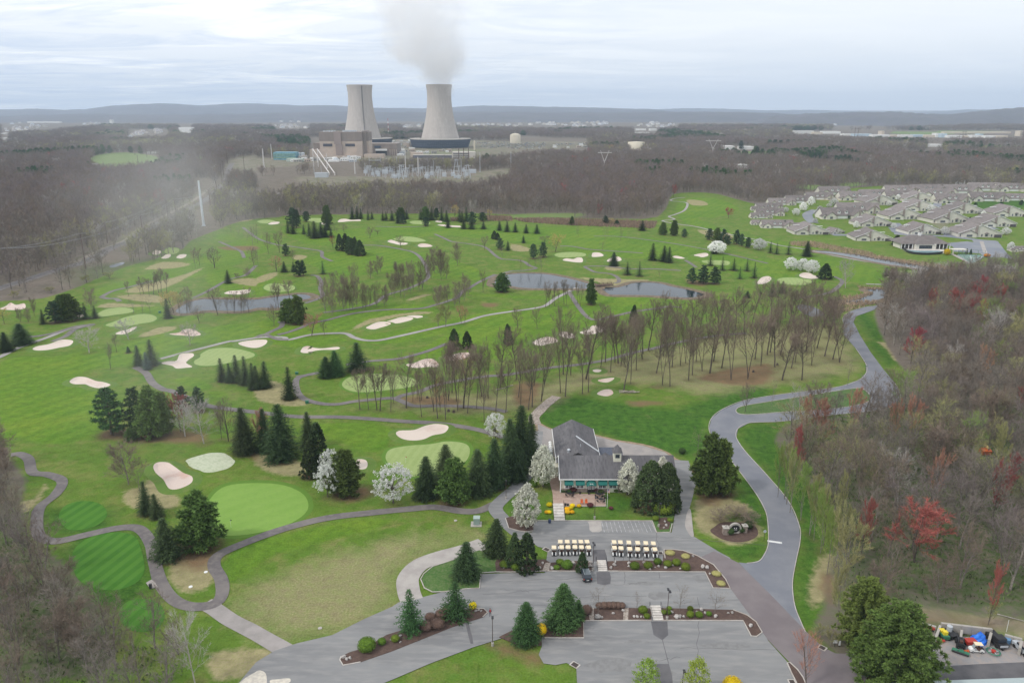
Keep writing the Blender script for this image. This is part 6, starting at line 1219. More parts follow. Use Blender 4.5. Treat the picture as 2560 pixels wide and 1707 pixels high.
# ------------------------------------------------------------------ lamps, posts, flag
def lamp(t, x, by, ty, label, heads=1, r=.07, name='lamp_post'):
    X, Y = cv(t, x, by); G = at(X, Y); H = top_z(G, cv(*ty)[1]); o = thing(name, label, 'lamp post', (G.x, G.y, 0))
    mb = MB(); mb.tube((0, 0, .7), (0, 0, H), r, r * .7, 8); part('pole', mb, m_wood if 0 else mat('bronze_pole', (.06, .035, .03), .5), o)
    mb = MB(); mb.tube((0, 0, 0), (0, 0, .75), .25, .25, 10); part('base', mb, m_conc, o)
    for k in range(heads):
        s = 0 if heads == 1 else (-1) ** k
        mb = MB(); mb.box(s * .1 + .05, -.35 + k * .7 * (heads > 1), H + .02, .4, .7, .18); h = part('lamp_head', mb, m_black, o); mb = MB(); mb.box(s * .1 + .05, -.35 + k * .7 * (heads > 1), H - .08, .32, .6, .03); part('lens', mb, m_lampc, h)
lamp('P', 742, 540, ('P', 0, 290), 'tall brown lamp post with two heads beside the upper stairs', 2); lamp('P', 1422, 985, ('P', 0, 718), 'brown lamp post beside the lower stairs', 2); lamp('J', 2295, 1445, ('J', 0, 1268), 'lamp post at the fork of the cart path')
lamp('P', 758, 62, ('K', 0, 1425), 'lamp post on the lawn in front of the patio'); lamp('P', 1346, 135, ('K', 0, 1478), 'lamp post in the small bed by the hatched bays'); lamp('N', 2172, 1225, ('N', 0, 955), 'brown lamp post on the grass edge near the walking person'); lamp('P', 1560, 1640, ('P', 0, 1445), 'lamp post between the two light green trees')
for x in (938, 1075, 1207):
    G = at(*cv('P', x, 470)); mb = MB(); mb.tube((0, 0, .1), (0, 0, 1.5), .05, .05, 6); solo('bollard', mb, m_black, 'thin black post behind the right hand carts', 'post', (G.x, G.y, 0), group='thin black posts behind the right hand carts')
G = at(*cv('K', 873, 1525)); H = top_z(G, cv('K', 0, 1345)[1]); o = thing('flagpole', 'white flagpole with a flag at the patio corner', 'flagpole', (G.x, G.y, 0)); mb = MB(); mb.tube((0, 0, 0), (0, 0, H), .06, .04, 8); part('pole', mb, m_white, o)
mb = MB(); m_fr = mat('flag_red', (.6, .05, .06), .8); m_fb = mat('flag_blue', (.03, .04, .2), .8)
nst = 13
for k in range(nst):
    z0 = H - .15 - 1.0 * k / nst; z1 = H - .15 - 1.0 * (k + 1) / nst; mb.add([(.04 - .05 * (0), 0, z0), (.55, .18, z0 - .35), (.55, .18, z1 - .35), (.04, 0, z1)], [(0, 1, 2, 3)], k % 2)
mb.add([(.045, -.02, H - .16), (.25, .05, H - .30), (.25, .05, H - .80), (.045, -.02, H - .66)], [(0, 1, 2, 3)], 2); part('flag', mb, [m_fr, m_white, m_fb], o)
def signpost(t, x, by, H, label, face, m_, cat='sign'):
    G = at(*cv(t, x, by)); o = thing('sign_post', label, cat, (G.x, G.y, 0)); mb = MB(); mb.tube((0, 0, 0), (0, 0, H), .05, .05, 6); part('post', mb, m_gr if 0 else m_black, o); mb = MB()
    if face == 'oct': mb.tube((0, -.06, H - .5), (0, -.10, H - .5), .38, .38, 8)
    else: mb.box(0, -.08, H - .2, face[0], .04, face[1])
    part('panel', mb, m_, o)
signpost('P', 2312, 262, 3.0, 'back of a round sign on a green post beside the stop line', 'oct', m_galv); signpost('L', 893, 275, 2.4, 'dark street sign post at the inner bend of the road', (.9, .2), m_gr); signpost('Q', 610, 1235, 1.4, 'small white sign board by the lower junction', (.8, .6), m_white); signpost('Q', 652, 1232, 1.0, 'narrow white marker beside the small sign board', (.35, .9), m_white); signpost('L', 70, 735, 1.2, 'short white marker post at the lower road edge', (.15, .3), m_white)
# trash can, utility cabinet
G = at(*cv('P', 345, 100)); mb = MB(); mb.lathe([(.01, 0), (.32, 0), (.36, .85), (.30, .95), (.01, .98)], 12); solo('trash_can', mb, mat('bin_blue', (.03, .05, .12), .6), 'dark blue trash can at the foot of the patio stairs', 'trash can', (G.x, G.y, .12))
G = at(*cv('N', 2022, 118)); o = thing('utility_cabinet', 'grey green utility cabinet on a concrete pad in the grass', 'utility cabinet', (G.x, G.y, 0)); mb = MB(); mb.box(0, .3, .08, 2.6, 2.4, .16); part('pad', mb, m_conc, o)
mb = MB(); mb.box(.1, .5, .95, 1.5, 1.5, 1.6); part('cabinet', mb, mat('cabinet_green', (.26, .33, .30), .6), o); mb = MB(); mb.box(.1, .5, 1.8, 1.6, 1.6, .12); part('lid', mb, mat('cabinet_lid', (.34, .42, .38), .6), o)
# ------------------------------------------------------------------ stone entrance wall with a round opening
G = at(*cv('P', 2045, 190)); o = thing('entrance_wall', 'stone entrance wall with a round dark sign ring between two pillars', 'entrance wall', (G.x, G.y, 0))
for s, w in ((-1, 1.25), (1, 1.05)):
    mb = MB(); mb.box(s * 2.35, .4 * s, .85, w, w, 1.7); pl = part('pillar', mb, m_stone, o); mb = MB(); mb.box(s * 2.35, .4 * s, 1.77, w + .25, w + .25, .14); mb.ball((s * 2.35, .4 * s, 2.1), (.22, .22, .22)); part('cap', mb, m_conc, pl)
mb = MB(); n = 28
for k in range(n):
    a, b = 2 * math.pi * k / n, 2 * math.pi * (k + 1) / n
    for (r0, r1) in ((1.05, 1.45),):
        q = [(r * math.cos(t), y, 1.2 + r * math.sin(t)) for t in (a, b) for y in (-.25, .25) for r in (r0, r1)]
        mb.add(q, [(0, 1, 5, 4), (2, 6, 7, 3), (1, 3, 7, 5), (0, 4, 6, 2)])
part('stone_ring', mb, m_conc, o); mb = MB(); mb.tube((0, -.06, 1.2), (0, .06, 1.2), 1.06, 1.06, 28); dsk = part('sign_disc', mb, m_black, o)
mb = MB(); mb.ball((-.22, -.14, 1.35), (.12, .05, .12)); mb.ball((.22, -.14, 1.38), (.12, .05, .12)); mb.box(0, -.14, .95, .9, .03, .10); part('sign_emblem', mb, m_white, dsk)
# ------------------------------------------------------------------ golf carts
def golf_cart():
    o = thing('golf_cart', '', 'golf cart', (0, 0, 0)); mb = MB()
    mb.box(0, 1.0, .58, 1.12, .75, .42); mb.extx([(.55, .30), (1.42, .30), (1.45, .62), (1.20, .86), (.72, .92), (.60, .50)], -.56, .56)                    # nose
    for s in (-1, 1): mb.extx([(-1.25, .32), (-1.22, .62), (-.95, .80), (-.55, .84), (-.42, .70), (-.42, .32)], s * .56 if s < 0 else .30, -.30 if s < 0 else .56)
    mb.box(0, .1, .33, 1.0, 1.0, .10); part('body', mb, m_white, o, True if 0 else False)
    mb = MB(); mb.box(0, -1.0, .50, .58, .55, .40); mb.box(0, -.95, .86, .56, .30, .34); part('bag_well', mb, m_black, o)
    mb = MB(); mb.box(0, -.18, .78, 1.02, .50, .14); mb.box(0, -.45, 1.05, 1.02, .10, .42, pitch=.15); part('seat', mb, m_seat, o)
    for s in (-1, 1):
        mb = MB(); mb.tube((s * .50, -.66, .80), (s * .50, -.62, 1.78), .025, .025, 5); part('roof_post', mb, m_black, o); mb = MB(); mb.tube((s * .50, .80, .88), (s * .48, .45, 1.78), .022, .022, 5); part('roof_post', mb, m_black, o)
        for y in (-.82, .88): mb = MB(); mb.tube((s * .40, y, .23), (s * .60, y, .23), .23, .23, 12); wv_ = part('wheel', mb, m_rub, o); mb = MB(); mb.tube((s * .60, y, .23), (s * .615, y, .23), .11, .11, 10); part('hub', mb, m_galv, wv_)
    mb = MB(); mb.box(0, -.10, 1.82, 1.14, 1.50, .07); mb.box(0, -.10, 1.87, 1.0, 1.3, .04); part('roof', mb, m_tan, o)
    mb = MB(); mb.add([(-.46, .84, .92), (.46, .84, .92), (.44, .50, 1.72), (-.44, .50, 1.72)], [(0, 1, 2, 3)]); part('windscreen', mb, mat('clear_screen', (.35, .38, .4), .15), o); mb = MB(); mb.lathe([(.14, 0), (.17, .02), (.14, .04)], 10, 0, (-.25, .35, .98)); part('steering_wheel', mb, m_black, o)
    return o
kk = 6.92; fr = [(175, 430), (308, 425), (420, 425), (540, 422), (652, 425), (775, 428)]; bk = [(285, 328), (405, 328), (530, 328), (640, 328), (748, 328)]
fr2 = [(1225, 435), (1340, 443), (1492, 455), (1625, 460), (1780, 460), (1925, 462)]; bk2 = [(1218, 335), (1328, 338), (1475, 342), (1628, 348), (1768, 352), (1900, 358)]
proto = None
for rowname, L_ in (('front row of the left block', fr), ('back row of the left block', bk), ('front row of the right block', fr2), ('back row of the right block', bk2)):
    for i, (x, y) in enumerate(L_):
        G = at(1360 + x / kk, 1330 + y / kk); n_ = len(L_); od = 'leftmost' if i == 0 else 'rightmost' if i == n_ - 1 else ORD[i] + ' from left'
        lab = f'{od} white golf cart with beige roof, {rowname}'; loc = (G.x, G.y + 1.15, .12); rz = R2.uniform(-.06, .06) - (.04 if x > 1000 else 0)
        if proto is None: proto = golf_cart(); proto.location = loc; proto.scale = (.88, .92, .95); proto.rotation_euler = (0, 0, rz); proto['label'] = lab; proto['group'] = 'golf carts parked in rows'
        else: dup(proto, loc, rz, lab, 'golf carts parked in rows')
# ------------------------------------------------------------------ the dark car
def car(label, loc, rz, paint, name='parked_car', suv=True):
    o = thing(name, label, 'car', loc, rz); mb = MB(); mb.extx([(-2.3, .35), (2.3, .35), (2.38, .60), (2.30, .88), (1.15, 1.02), (-2.25, 1.08), (-2.36, .75)], -.93, .93); b = part('body', mb, paint, o)
    mb = MB(); vs = [(-.88, -2.2, 1.07), (.88, -2.2, 1.07), (.88, 1.15, 1.0), (-.88, 1.15, 1.0), (-.70, -1.95, 1.62), (.70, -1.95, 1.62), (.70, .25, 1.66), (-.70, .25, 1.66)]
    mb.add(vs, [(0, 1, 5, 4), (1, 2, 6, 5), (2, 3, 7, 6), (3, 0, 4, 7)]); part('window', mb, m_glass, o); mb = MB(); mb.box(0, -.85, 1.68, 1.42, 2.3, .06); r = part('roof', mb, mat('car_roof', (.07, .09, .10), .25, coat=.5), o)
    mb = MB(); [mb.tube((s * .62, -1.8, 1.76), (s * .62, .1, 1.76), .03, .03, 5) for s in (-1, 1)]; part('roof_rail', mb, m_galv, r)
    for s in (-1, 1):
        for y in (-1.45, 1.45): mb = MB(); mb.tube((s * .72, y, .34), (s * .95, y, .34), .34, .34, 14); w = part('wheel', mb, m_rub, o); mb = MB(); mb.tube((s * .95, y, .34), (s * .965, y, .34), .2, .2, 10); part('rim', mb, m_galv, w)
        mb = MB(); mb.box(s * .82, -2.33, .85, .20, .06, .28); part('tail_light', mb, m_red, o); mb = MB(); mb.box(s * .72, 2.33, .72, .32, .08, .16); part('headlight', mb, m_lampc, o)
    mb = MB(); mb.box(0, -2.38, .62, .5, .03, .14); part('number_plate', mb, m_white, o); mb = MB(); mb.box(0, -2.36, .42, 1.8, .14, .18); part('bumper', mb, m_black, o); return o
m_dark = mat('car_paint_dark', (.012, .022, .026), .2, coat=.8)
G = at(*cv('P', 690, 655)); car('dark blue green estate car parked nose in below the mulch bed', (G.x - .1, G.y + 2.45, .12), .10, m_dark)
# ------------------------------------------------------------------ person in the lot
def person():
    G = at(*cv('N', 2150, 958)); o = thing('person', 'person in dark trousers and red and dark jacket standing at the strip tip', 'person', (G.x, G.y, .12), .5)
    V = [(0, 0, .95), (0, 0, 1.15), (0, 0, 1.38), (0, 0, 1.50), (0, -.02, 1.56), (.11, 0, .90), (.14, -.04, .50), (.15, .02, .08), (-.11, 0, .90), (-.15, .06, .50), (-.16, .10, .08), (.19, 0, 1.40), (.26, -.04, 1.16), (.18, -.24, 1.08), (-.19, 0, 1.40), (-.27, -.02, 1.16), (-.14, -.24, 1.16), (.15, -.12, .06), (-.16, -.04, .06)]
    E = [(0, 1), (1, 2), (2, 3), (3, 4), (0, 5), (5, 6), (6, 7), (0, 8), (8, 9), (9, 10), (2, 11), (11, 12), (12, 13), (2, 14), (14, 15), (15, 16), (7, 17), (10, 18)]
    rad = [.15, .14, .16, .07, .06, .10, .075, .05, .10, .075, .05, .075, .055, .04, .075, .055, .04, .045, .045]
    me = bpy.data.meshes.new('body'); me.from_pydata(V, E, []); b = link('body', me, o); b.modifiers.new('skin', 'SKIN'); 
    for i, v in enumerate(me.skin_vertices[0].data): v.radius = (rad[i], rad[i] * .85); v.use_root = (i == 0)
    s = b.modifiers.new('sub', 'SUBSURF'); s.levels = s.render_levels = 2
    m = mat('person_clothes', (.03, .035, .06), .9); me.materials.append(m)
    mb = MB(); mb.ball((0, -.02, 1.68), (.085, .10, .125), 0, 12, 8); mb.ball((0, -.125, 1.67), (.018, .025, .025), 0, 6, 4); [mb.ball((q * .09, -.01, 1.67), (.015, .025, .035), 0, 6, 4) for q in (-1, 1)]; h = part('head', mb, m_skin, o, True)
    mb = MB(); mb.ball((0, .01, 1.73), (.10, .11, .10), 0, 10, 6); part('hair', mb, m_hair, h, True)
    mb = MB(); mb.lathe([(.15, .98), (.185, 1.1), (.20, 1.35), (.15, 1.46), (.07, 1.50)], 12); j = part('jacket', mb, mat('jacket_red', (.45, .05, .05), .85), o, True); j.scale = (1.1, .8, 1)
    for q in (-1, 1):
        mb = MB(); x0 = q * (.18 if q > 0 else .14); z0 = 1.07 if q > 0 else 1.15; mb.ball((x0, -.27, z0), (.035, .045, .02), 0, 6, 4); [mb.tube((x0 - .025 + f * .017, -.30, z0), (x0 - .03 + f * .019, -.355 - (.01 if f in (1, 2) else 0), z0 - .02), .009, .007, 5) for f in range(4)]; mb.tube((x0 - q * .03, -.27, z0), (x0 - q * .05, -.31, z0 + .01), .010, .008, 5); part('hand', mb, m_skin, o, True)
person()
# ------------------------------------------------------------------ things on the course
def small(t, x, y, label, cat, name, mb, m_, **k):
    G = at(*cv(t, x, y)); return solo(name, mb, m_, label, cat, (G.x, G.y, 0), **k)
for t, x, y, l in (('J', 1375, 1115, 'red golf flag on the green below the kidney bunker'), ('M', 2122, 140, 'dark golf flag at the right side of the practice green')):
    G = at(*cv(t, x, y)); o = thing('golf_flag', l, 'flag', (G.x, G.y, 0)); mb = MB(); mb.tube((0, 0, 0), (0, 0, 2.1), .02, .02, 5); part('pole', mb, m_white, o); mb = MB(); mb.add([(0, 0, 2.1), (.45, .05, 1.95), (0, 0, 1.75)], [(0, 1, 2)]); part('flag', mb, m_red if t == 'J' else m_black, o)
mb = MB(); [mb.box(rnd.uniform(-1.5, 1.5) + i * .3, rnd.uniform(-.6, .6), .15 + .22 * (i % 3), 4.2, .45, .2, rot=rnd.uniform(-.35, .35)) for i in range(8)]; small('K', 1060, 470, 'stack of pale timber beams in the grass below the grove', 'timber stack', 'timber_stack', mb, m_timber)
mb = MB(); [mb.box(rnd.uniform(-.4, .4) + i * .5, i * .45, .12, 2.6, .2, .16, rot=.6) for i in range(9)]; small('J', 2230, 440, 'rough log pile inside the bare grove', 'log pile', 'log_pile', mb, m_timber)
for t, x, y in (('J', 1572, 520), ('J', 1768, 640), ('J', 1815, 650), ('K', 2215, 280), ('L', 85, 215)): mb = MB(); mb.tube((0, 0, 0), (0, 0, .8), .5, .35, 9); small(t, x, y, 'weathered tree stump left in the bare grove', 'stump', 'tree_stump', mb, bark_d, group='stumps in the bare grove')
mb = MB(); mb.box(0, 0, .5, .5, .4, 1.0); mb.box(0, 0, 1.05, .6, .5, .1); small('M', 1385, 700, 'dark ball washer on the small concrete pad', 'ball washer', 'ball_washer', mb, m_black)
for t, x, y, l in (('J', 470, 565, 'small green box beside the loop path'), ('J', 375, 300, 'green post box at the loop path end'), ('E', 1468, 1305, 'dark green shelter box by the left pond')): mb = MB(); mb.box(0, 0, .45, 1.0, .8, .9); mb.box(0, 0, .93, 1.15, .95, .08); small(t, x, y, l, 'box', 'utility_box', mb, m_gr)
for t, x, y in (('M', 1890, 550), ('M', 1750, 685), ('N', 1832, 78), ('N', 588, 1065)): mb = MB(); mb.lathe([(.01, 0), (.4, 0), (.4, .12), (.01, .14)], 12); small(t, x, y, 'low round cover set in the rough grass', 'cover', 'drain_cover', mb, m_white if t == 'M' else m_conc, group='low covers in the rough')
G = at(*cv('G', 845, 722)); o = thing('foot_bridge', 'small dark footbridge over the outlet between the ponds', 'bridge', (G.x, G.y, 0), .25); mb = MB(); mb.box(0, 0, 1.0, 10, 2.6, .25); part('deck', mb, m_wood, o)
for s in (-1, 1): mb = MB(); mb.box(0, s * 1.3, 2.0, 10, .12, .15); mb.box(0, s * 1.3, 1.5, 10, .1, .1); [mb.box(i * 2.4, s * 1.3, 1.2, .2, .2, 2.0) for i in (-2, -1, 0, 1, 2)]; part('railing', mb, m_wood, o)
G = at(*cv('F', 720, 730) if 0 else cv('E', 700, 1440)); 
# ------------------------------------------------------------------ maintenance yard at the lower right
def YZ(x, y, z=0.0): return at(2260 + x / 7.84, 1540 + y / 7.84, z)
sheet('yard', [(2260 + x / 7.84, 1540 + y / 7.84) for x, y in ((480, 330), (620, 330), (1000, 380), (1700, 470), (2260, 560), (2700, 640), (2700, 940), (2352, 905), (540, 1000), (420, 700))], .10, mat('yard_gravel', (.27, .26, .26), .95, (.34, .29, .26), .8, 5, .4, .65), False)
sheet('yard_asphalt', [(2260 + x / 7.84, 1540 + y / 7.84) for x, y in ((300, 1010), (540, 998), (1500, 940), (2352, 905), (2900, 880), (2900, 1700), (300, 1700))], .11, asph_new, False)
def ywall(a, b, h, label, th=.5):
    A_, B_ = YZ(*a), YZ(*b); d = B_ - A_; mb = MB(); L = d.length; n = max(1, round(L / 1.8))
    for r in range(2):
        for k in range(n): mb.box(-L / 2 + (k + .5) * L / n, 0, h * (r + .5) / 2, L / n - .04, th, h / 2 - .03)
    solo('block_wall', mb, m_conc, label, 'wall', ((A_.x + B_.x) / 2, (A_.y + B_.y) / 2, .1), math.atan2(d.y, d.x))
ywall((270, 235), (610, 330), 1.4, 'short concrete block wall at the left of the yard'); ywall((700, 280), (1700, 400), 1.7, 'long concrete block wall behind the blue tarp'); ywall((1950, 480), (2290, 570), 1.4, 'concrete block wall at the right of the yard')
ywall((690, 290), (560, 640), 1.3, 'concrete divider wall left of the yellow mower', .45); ywall((1110, 380), (1090, 520), 1.3, 'short concrete divider in the middle of the yard', .4); ywall((1680, 450), (1640, 600), 1.5, 'concrete divider left of the black truck', .45); ywall((2270, 620), (2240, 770), 1.6, 'concrete divider at the right end of the yard', .45)
def machine(x, y, label, cat, parts_, rz=0.0, name='mower'):
    G = YZ(x, y); o = thing(name, label, cat, (G.x, G.y, .1), rz)
    for nm, boxes, m_ in parts_:
        mb = MB()
        for b in boxes:
            if len(b) == 6: mb.box(*b)
            else: mb.tube(b[:3], b[3:6], b[6], b[6], 10)
        part(nm, mb, m_, o)
W4 = lambda w, l, r: [('wheel', [(sx * w - .12, sy * l, r, sx * w + .12, sy * l, r, r)], m_rub) for sx in (-1, 1) for sy in (-1, 1)]
machine(770, 430, 'green and yellow mower in the left bay', 'mower', [('body', [(0, 0, .7, 1.2, 2.0, .6)], m_gr), ('seat', [(0, -.2, 1.3, .8, .7, .7)], m_yel), ('hood', [(0, .7, 1.1, .9, .8, .5)], m_yel)] + W4(.65, .7, .35))
machine(900, 390, 'dark sprayer with a white tank in the left bay', 'sprayer', [('frame', [(0, 0, .6, 1.6, 2.4, .5)], m_black), ('tank', [(0, .4, .9, 0, .4, 1.9, .5)], m_galv), ('boom', [(0, -1.0, .7, 3.4, .15, .15)], m_black)] + W4(.8, .8, .4), .3, 'sprayer')
machine(1090, 590, 'dark tractor beside the middle divider', 'tractor', [('body', [(0, 0, .9, .9, 2.4, .7)], m_black), ('seat', [(0, -.6, 1.4, .5, .5, .4)], m_seat), ('rollbar', [(-.4, -.9, 1.7, .08, .08, 1.2), (.4, -.9, 1.7, .08, .08, 1.2), (0, -.9, 2.3, .9, .08, .08)], m_black)] + W4(.6, .8, .45), -.4, 'tractor')
machine(710, 530, 'small red reel mower on the yard floor', 'mower', [('reel', [(-.9, 0, .3, -.2, 0, .3, .25), (.2, .1, .3, .9, .1, .3, .25)], m_red), ('frame', [(0, .4, .5, 1.2, .15, .12), (0, 0, .5, .12, .9, .12)], m_orange)], .2)
machine(400, 290, 'long bright red spreader along the left wall', 'spreader', [('hopper', [(-1.6, 0, .9, 1.6, 0, .9, .42)], m_red), ('frame', [(0, 0, .45, 3.0, .8, .15)], m_black)], -.28, 'spreader')
machine(1290, 560, 'red trailer box in front of the tarp', 'trailer', [('box', [(0, 0, .7, 1.9, 1.2, .7)], m_red), ('drawbar', [(0, -.9, .4, .1, .9, .1)], m_black)] + W4(.85, 0, .3)[:2], .1, 'trailer')
machine(1100, 730, 'green gang mower frame lying on the yard floor', 'mower', [('frame', [(0, 0, .25, 2.8, .9, .12), (-.9, 0, .35, .8, .8, .3), (.1, .1, .35, .8, .8, .3), (1.0, 0, .35, .8, .8, .3)], m_gr), ('reel', [(-1.3, -.4, .3, 1.3, -.4, .3, .15)], m_black)], -.6)
machine(1225, 705, 'small orange part on the yard floor', 'part', [('body', [(0, 0, .15, .8, .3, .25), (.2, .1, .3, .3, .3, .2)], m_orange)], -.4, 'machine_part')
machine(1745, 720, 'green round hose reel frame on the yard floor', 'hose reel', [('hub', [(0, 0, .2, 0, 0, .5, .4)], m_red), ('arm', [(0, 0, .35, 1.8, .1, .1), (0, 0, .35, .1, 1.8, .1)], m_galv)], 0, 'hose_reel')
G = YZ(1745, 720); mb = MB(); mb.lathe([(1.05, .2), (1.2, .3), (1.05, .4), (.95, .3), (1.05, .2)], 24); o_ = [o for o in C.objects if o.name.startswith('hose_reel')][0]; part('ring', mb, m_gr, o_)
machine(1790, 520, 'black flat bed truck parked in the right bay', 'truck', [('body', [(0, 0, .8, 1.9, 4.4, .7)], m_black), ('cab', [(0, -.8, 1.5, 1.7, 1.5, .8)], m_black), ('grille', [(0, -2.25, .85, 1.5, .08, .4)], m_galv), ('window', [(0, -1.58, 1.55, 1.5, .06, .5)], m_glass)] + W4(.85, 1.4, .4), .05, 'truck')
machine(1925, 580, 'white drum standing right of the black truck', 'drum', [('barrel', [(0, 0, 0, 0, 0, 1.0, .42)], m_galv)], 0, 'drum'); machine(2010, 530, 'blue tank standing at the right wall', 'tank', [('barrel', [(0, 0, .1, 0, 0, 1.0, .6)], mat('tank_blue', (.12, .25, .42), .5))], 0, 'tank')
machine(1890, 640, 'small reddish barrow behind the hose reel', 'barrow', [('tray', [(0, 0, .5, .9, .7, .35)], mat('rusty', (.25, .13, .10), .9)), ('wheel', [(-.1, -.5, .25, .1, -.5, .25, .25)], m_rub)], 0, 'barrow')
machine(2340, 700, 'grey vehicle at the right edge of the yard', 'car', [('body', [(0, 0, .7, 1.8, 4.0, .7)], m_galv), ('roof', [(0, -.2, 1.5, 1.5, 2.2, .1)], mat('roof_brown', (.25, .2, .18), .5)), ('window', [(0, -.2, 1.2, 1.6, 2.4, .45)], m_glass)] + W4(.85, 1.3, .35), .1, 'parked_car')
c2 = dup(proto, YZ(1440, 730) + Vector((0, .4, .1)), 1.45, 'lone white golf cart seen from the side in the maintenance yard', None); 
if 'group' in c2: del c2['group']
rnd.seed(4); mb = MB(); n = 12
for j in range(7):
    for i in range(n):
        a = 6.283 * i / n; f = j / 6; r = 1.7 * (1 - f ** 1.6) * rnd.uniform(.75, 1.15) + .05; mb.v.append((r * math.cos(a), r * .7 * math.sin(a), 2.3 * f + rnd.uniform(-.08, .08)))
for j in range(6):
    for i in range(n): mb.f.append((j * n + i, j * n + (i + 1) % n, (j + 1) * n + (i + 1) % n, (j + 1) * n + i)); mb.m.append(0)
G = YZ(1460, 510); solo('blue_tarp', mb, m_blue, 'bright blue tarp draped over a heap in the yard', 'tarp', (G.x, G.y, .1))
mb = MB(); mb.box(0, 0, .12, 1.0, .8, .24); mb.ball((0, 0, .35), (.8, .6, .35), 0, 8, 5, .25); G = YZ(430, 985); solo('rubble_heap', mb, spill, 'small pale rubble heap under the corner pine', 'heap', (G.x, G.y, .1))
G = at(2440, 1698, 2.8); o = thing('shed_roof_building', 'pale flat roofed building at the bottom right corner', 'building', (G.x, G.y, 0)); mb = MB(); mb.box(0, -6.2, 1.3, 34, 12, 2.6, rot=.045); part('wall', mb, m_conc, o); mb = MB(); mb.box(0, -6.2, 2.7, 34.6, 12.6, .2, rot=.045); part('roof', mb, mat('membrane_roof', (.36, .42, .42), .7), o)
G = YZ(2005, 300); mb = MB(); mb.tube((0, 0, 0), (0, 0, 2.6), .05, .05, 5); solo('marker_pole', mb, m_white, 'thin white pole on the bank above the yard', 'pole', (G.x, G.y, 0))
G = at(*cv('Q', 2240, 975)); mb = MB(); mb.tube((-2.2, 1.2, .15), (2.0, -1.2, .2), .1, .08, 6); solo('fallen_log', mb, bark_p, 'pale fallen log above the yard', 'log', (G.x, G.y, 0))
G = at(*cv('L', 1990, 1040)); mb = MB(); mb.box(0, 0, 1.2, 2.6, 1.8, 1.4, pitch=.3); o = thing('yellow_digger', 'orange and yellow machine glimpsed inside the right wood', 'machine', (G.x, G.y, 0)); part('body', mb, m_orange, o); mb = MB(); mb.box(.3, .5, 2.6, .8, 1.8, .3, rot=.5, pitch=.6); part('arm', mb, mat('faded_yellow', (.7, .5, .2), .6), o)

# ------------------------------------------------------------------ houses of the estate
m_sid = mat('house_siding', (.68, .65, .57), .85, (.62, .59, .52), .5, 3, rnd=.06); m_taupe = mat('house_roof', (.175, .155, .148), .95, (.225, .198, .188), .25, 4, rnd=.16, col3=(.18, .15, .14)); m_chim = mat('chimney_stone', (.34, .29, .26), .9, (.25, .21, .19), 2)
def gable(mb_w, mb_r, x, y0, y1, w, eave, ridge, ov=.5):
    """gable end facing -y"""
    mb_w.extr([(x - w / 2, 0), (x + w / 2, 0), (x + w / 2, eave), (x, ridge - .25), (x - w / 2, eave)], y0, y1)
    s = (ridge - eave) / (w / 2); 
    for q in (-1, 1):
        a = (x + q * (w / 2 + ov), eave - s * ov + .05); b = (x, ridge); P = [a, b, (b[0], b[1] + .28), (a[0], a[1] + .28)]
        mb_r.extr(P if q < 0 else P[::-1], y0 - ov, y1 + ov)
m_hglass = mat('house_window', (.13, .14, .16), .2)
def house_a():
    o = thing('terrace_house', '', 'house', (0, 0, 0)); w = MB(); r = MB(); gable(w, r, 0, 0, 24, 33, 3.0, 9.6); gable(w, r, -9, -2.2, 8, 11, 3.0, 5.6); gable(w, r, 9, 3, 20, 26, 3.2, 7.4) if 0 else None
    part('wall', w, m_sid, o); part('roof', r, m_taupe, o); mb = MB()
    for q in (-1, 1): mb.extr([(q * 17, 2.75), (0, 9.55), (0, 9.95), (q * 17, 3.15)], -.62, -.50)
    part('barge_board', mb, m_white, o); mb = MB(); mb.box(-3.4, -.45, 4.6, 1.7, .9, 9.2); part('chimney', mb, m_chim, o)
    for x, y, z, ww, h in ((-9, -2.26, 1.5, 4.2, 1.7), (1.2, -.06, 1.5, 1.0, 1.9), (4.6, -.06, 1.6, 2.0, 2.0), (8.5, -.06, 1.5, 1.0, 1.9), (-14.8, -.06, 1.5, .9, 1.6)): mb = MB(); mb.box(x, y, z, ww, .08, h); part('window', mb, m_hglass, o)
    mb = MB(); mb.box(4.6, -.5, 3.0, 3.2, 1.2, .3); mb.add([(3.0, -1.1, 3.1), (6.2, -1.1, 3.1), (6.2, 0, 3.1), (3.0, 0, 3.1), (4.6, -.3, 4.1)], [(0, 1, 4), (1, 2, 4), (2, 3, 4), (3, 0, 4)]); part('bay_roof', mb, m_taupe, o)
    mb = MB(); mb.box(13, -.5, 1.2, 5.0, 1.2, 2.3); part('porch', mb, mat('porch_dark', (.09, .08, .08), .9), o)  # solid block in a dark tone that paints the porch's shade
    for a, b, c, d in ((12, 14, 6.2, 5), (-10, 16, 7.2, 6)): mb = MB(); mb.box(a, b, c, d, .8, .45); part('skylight', mb, m_white, o)
    return o
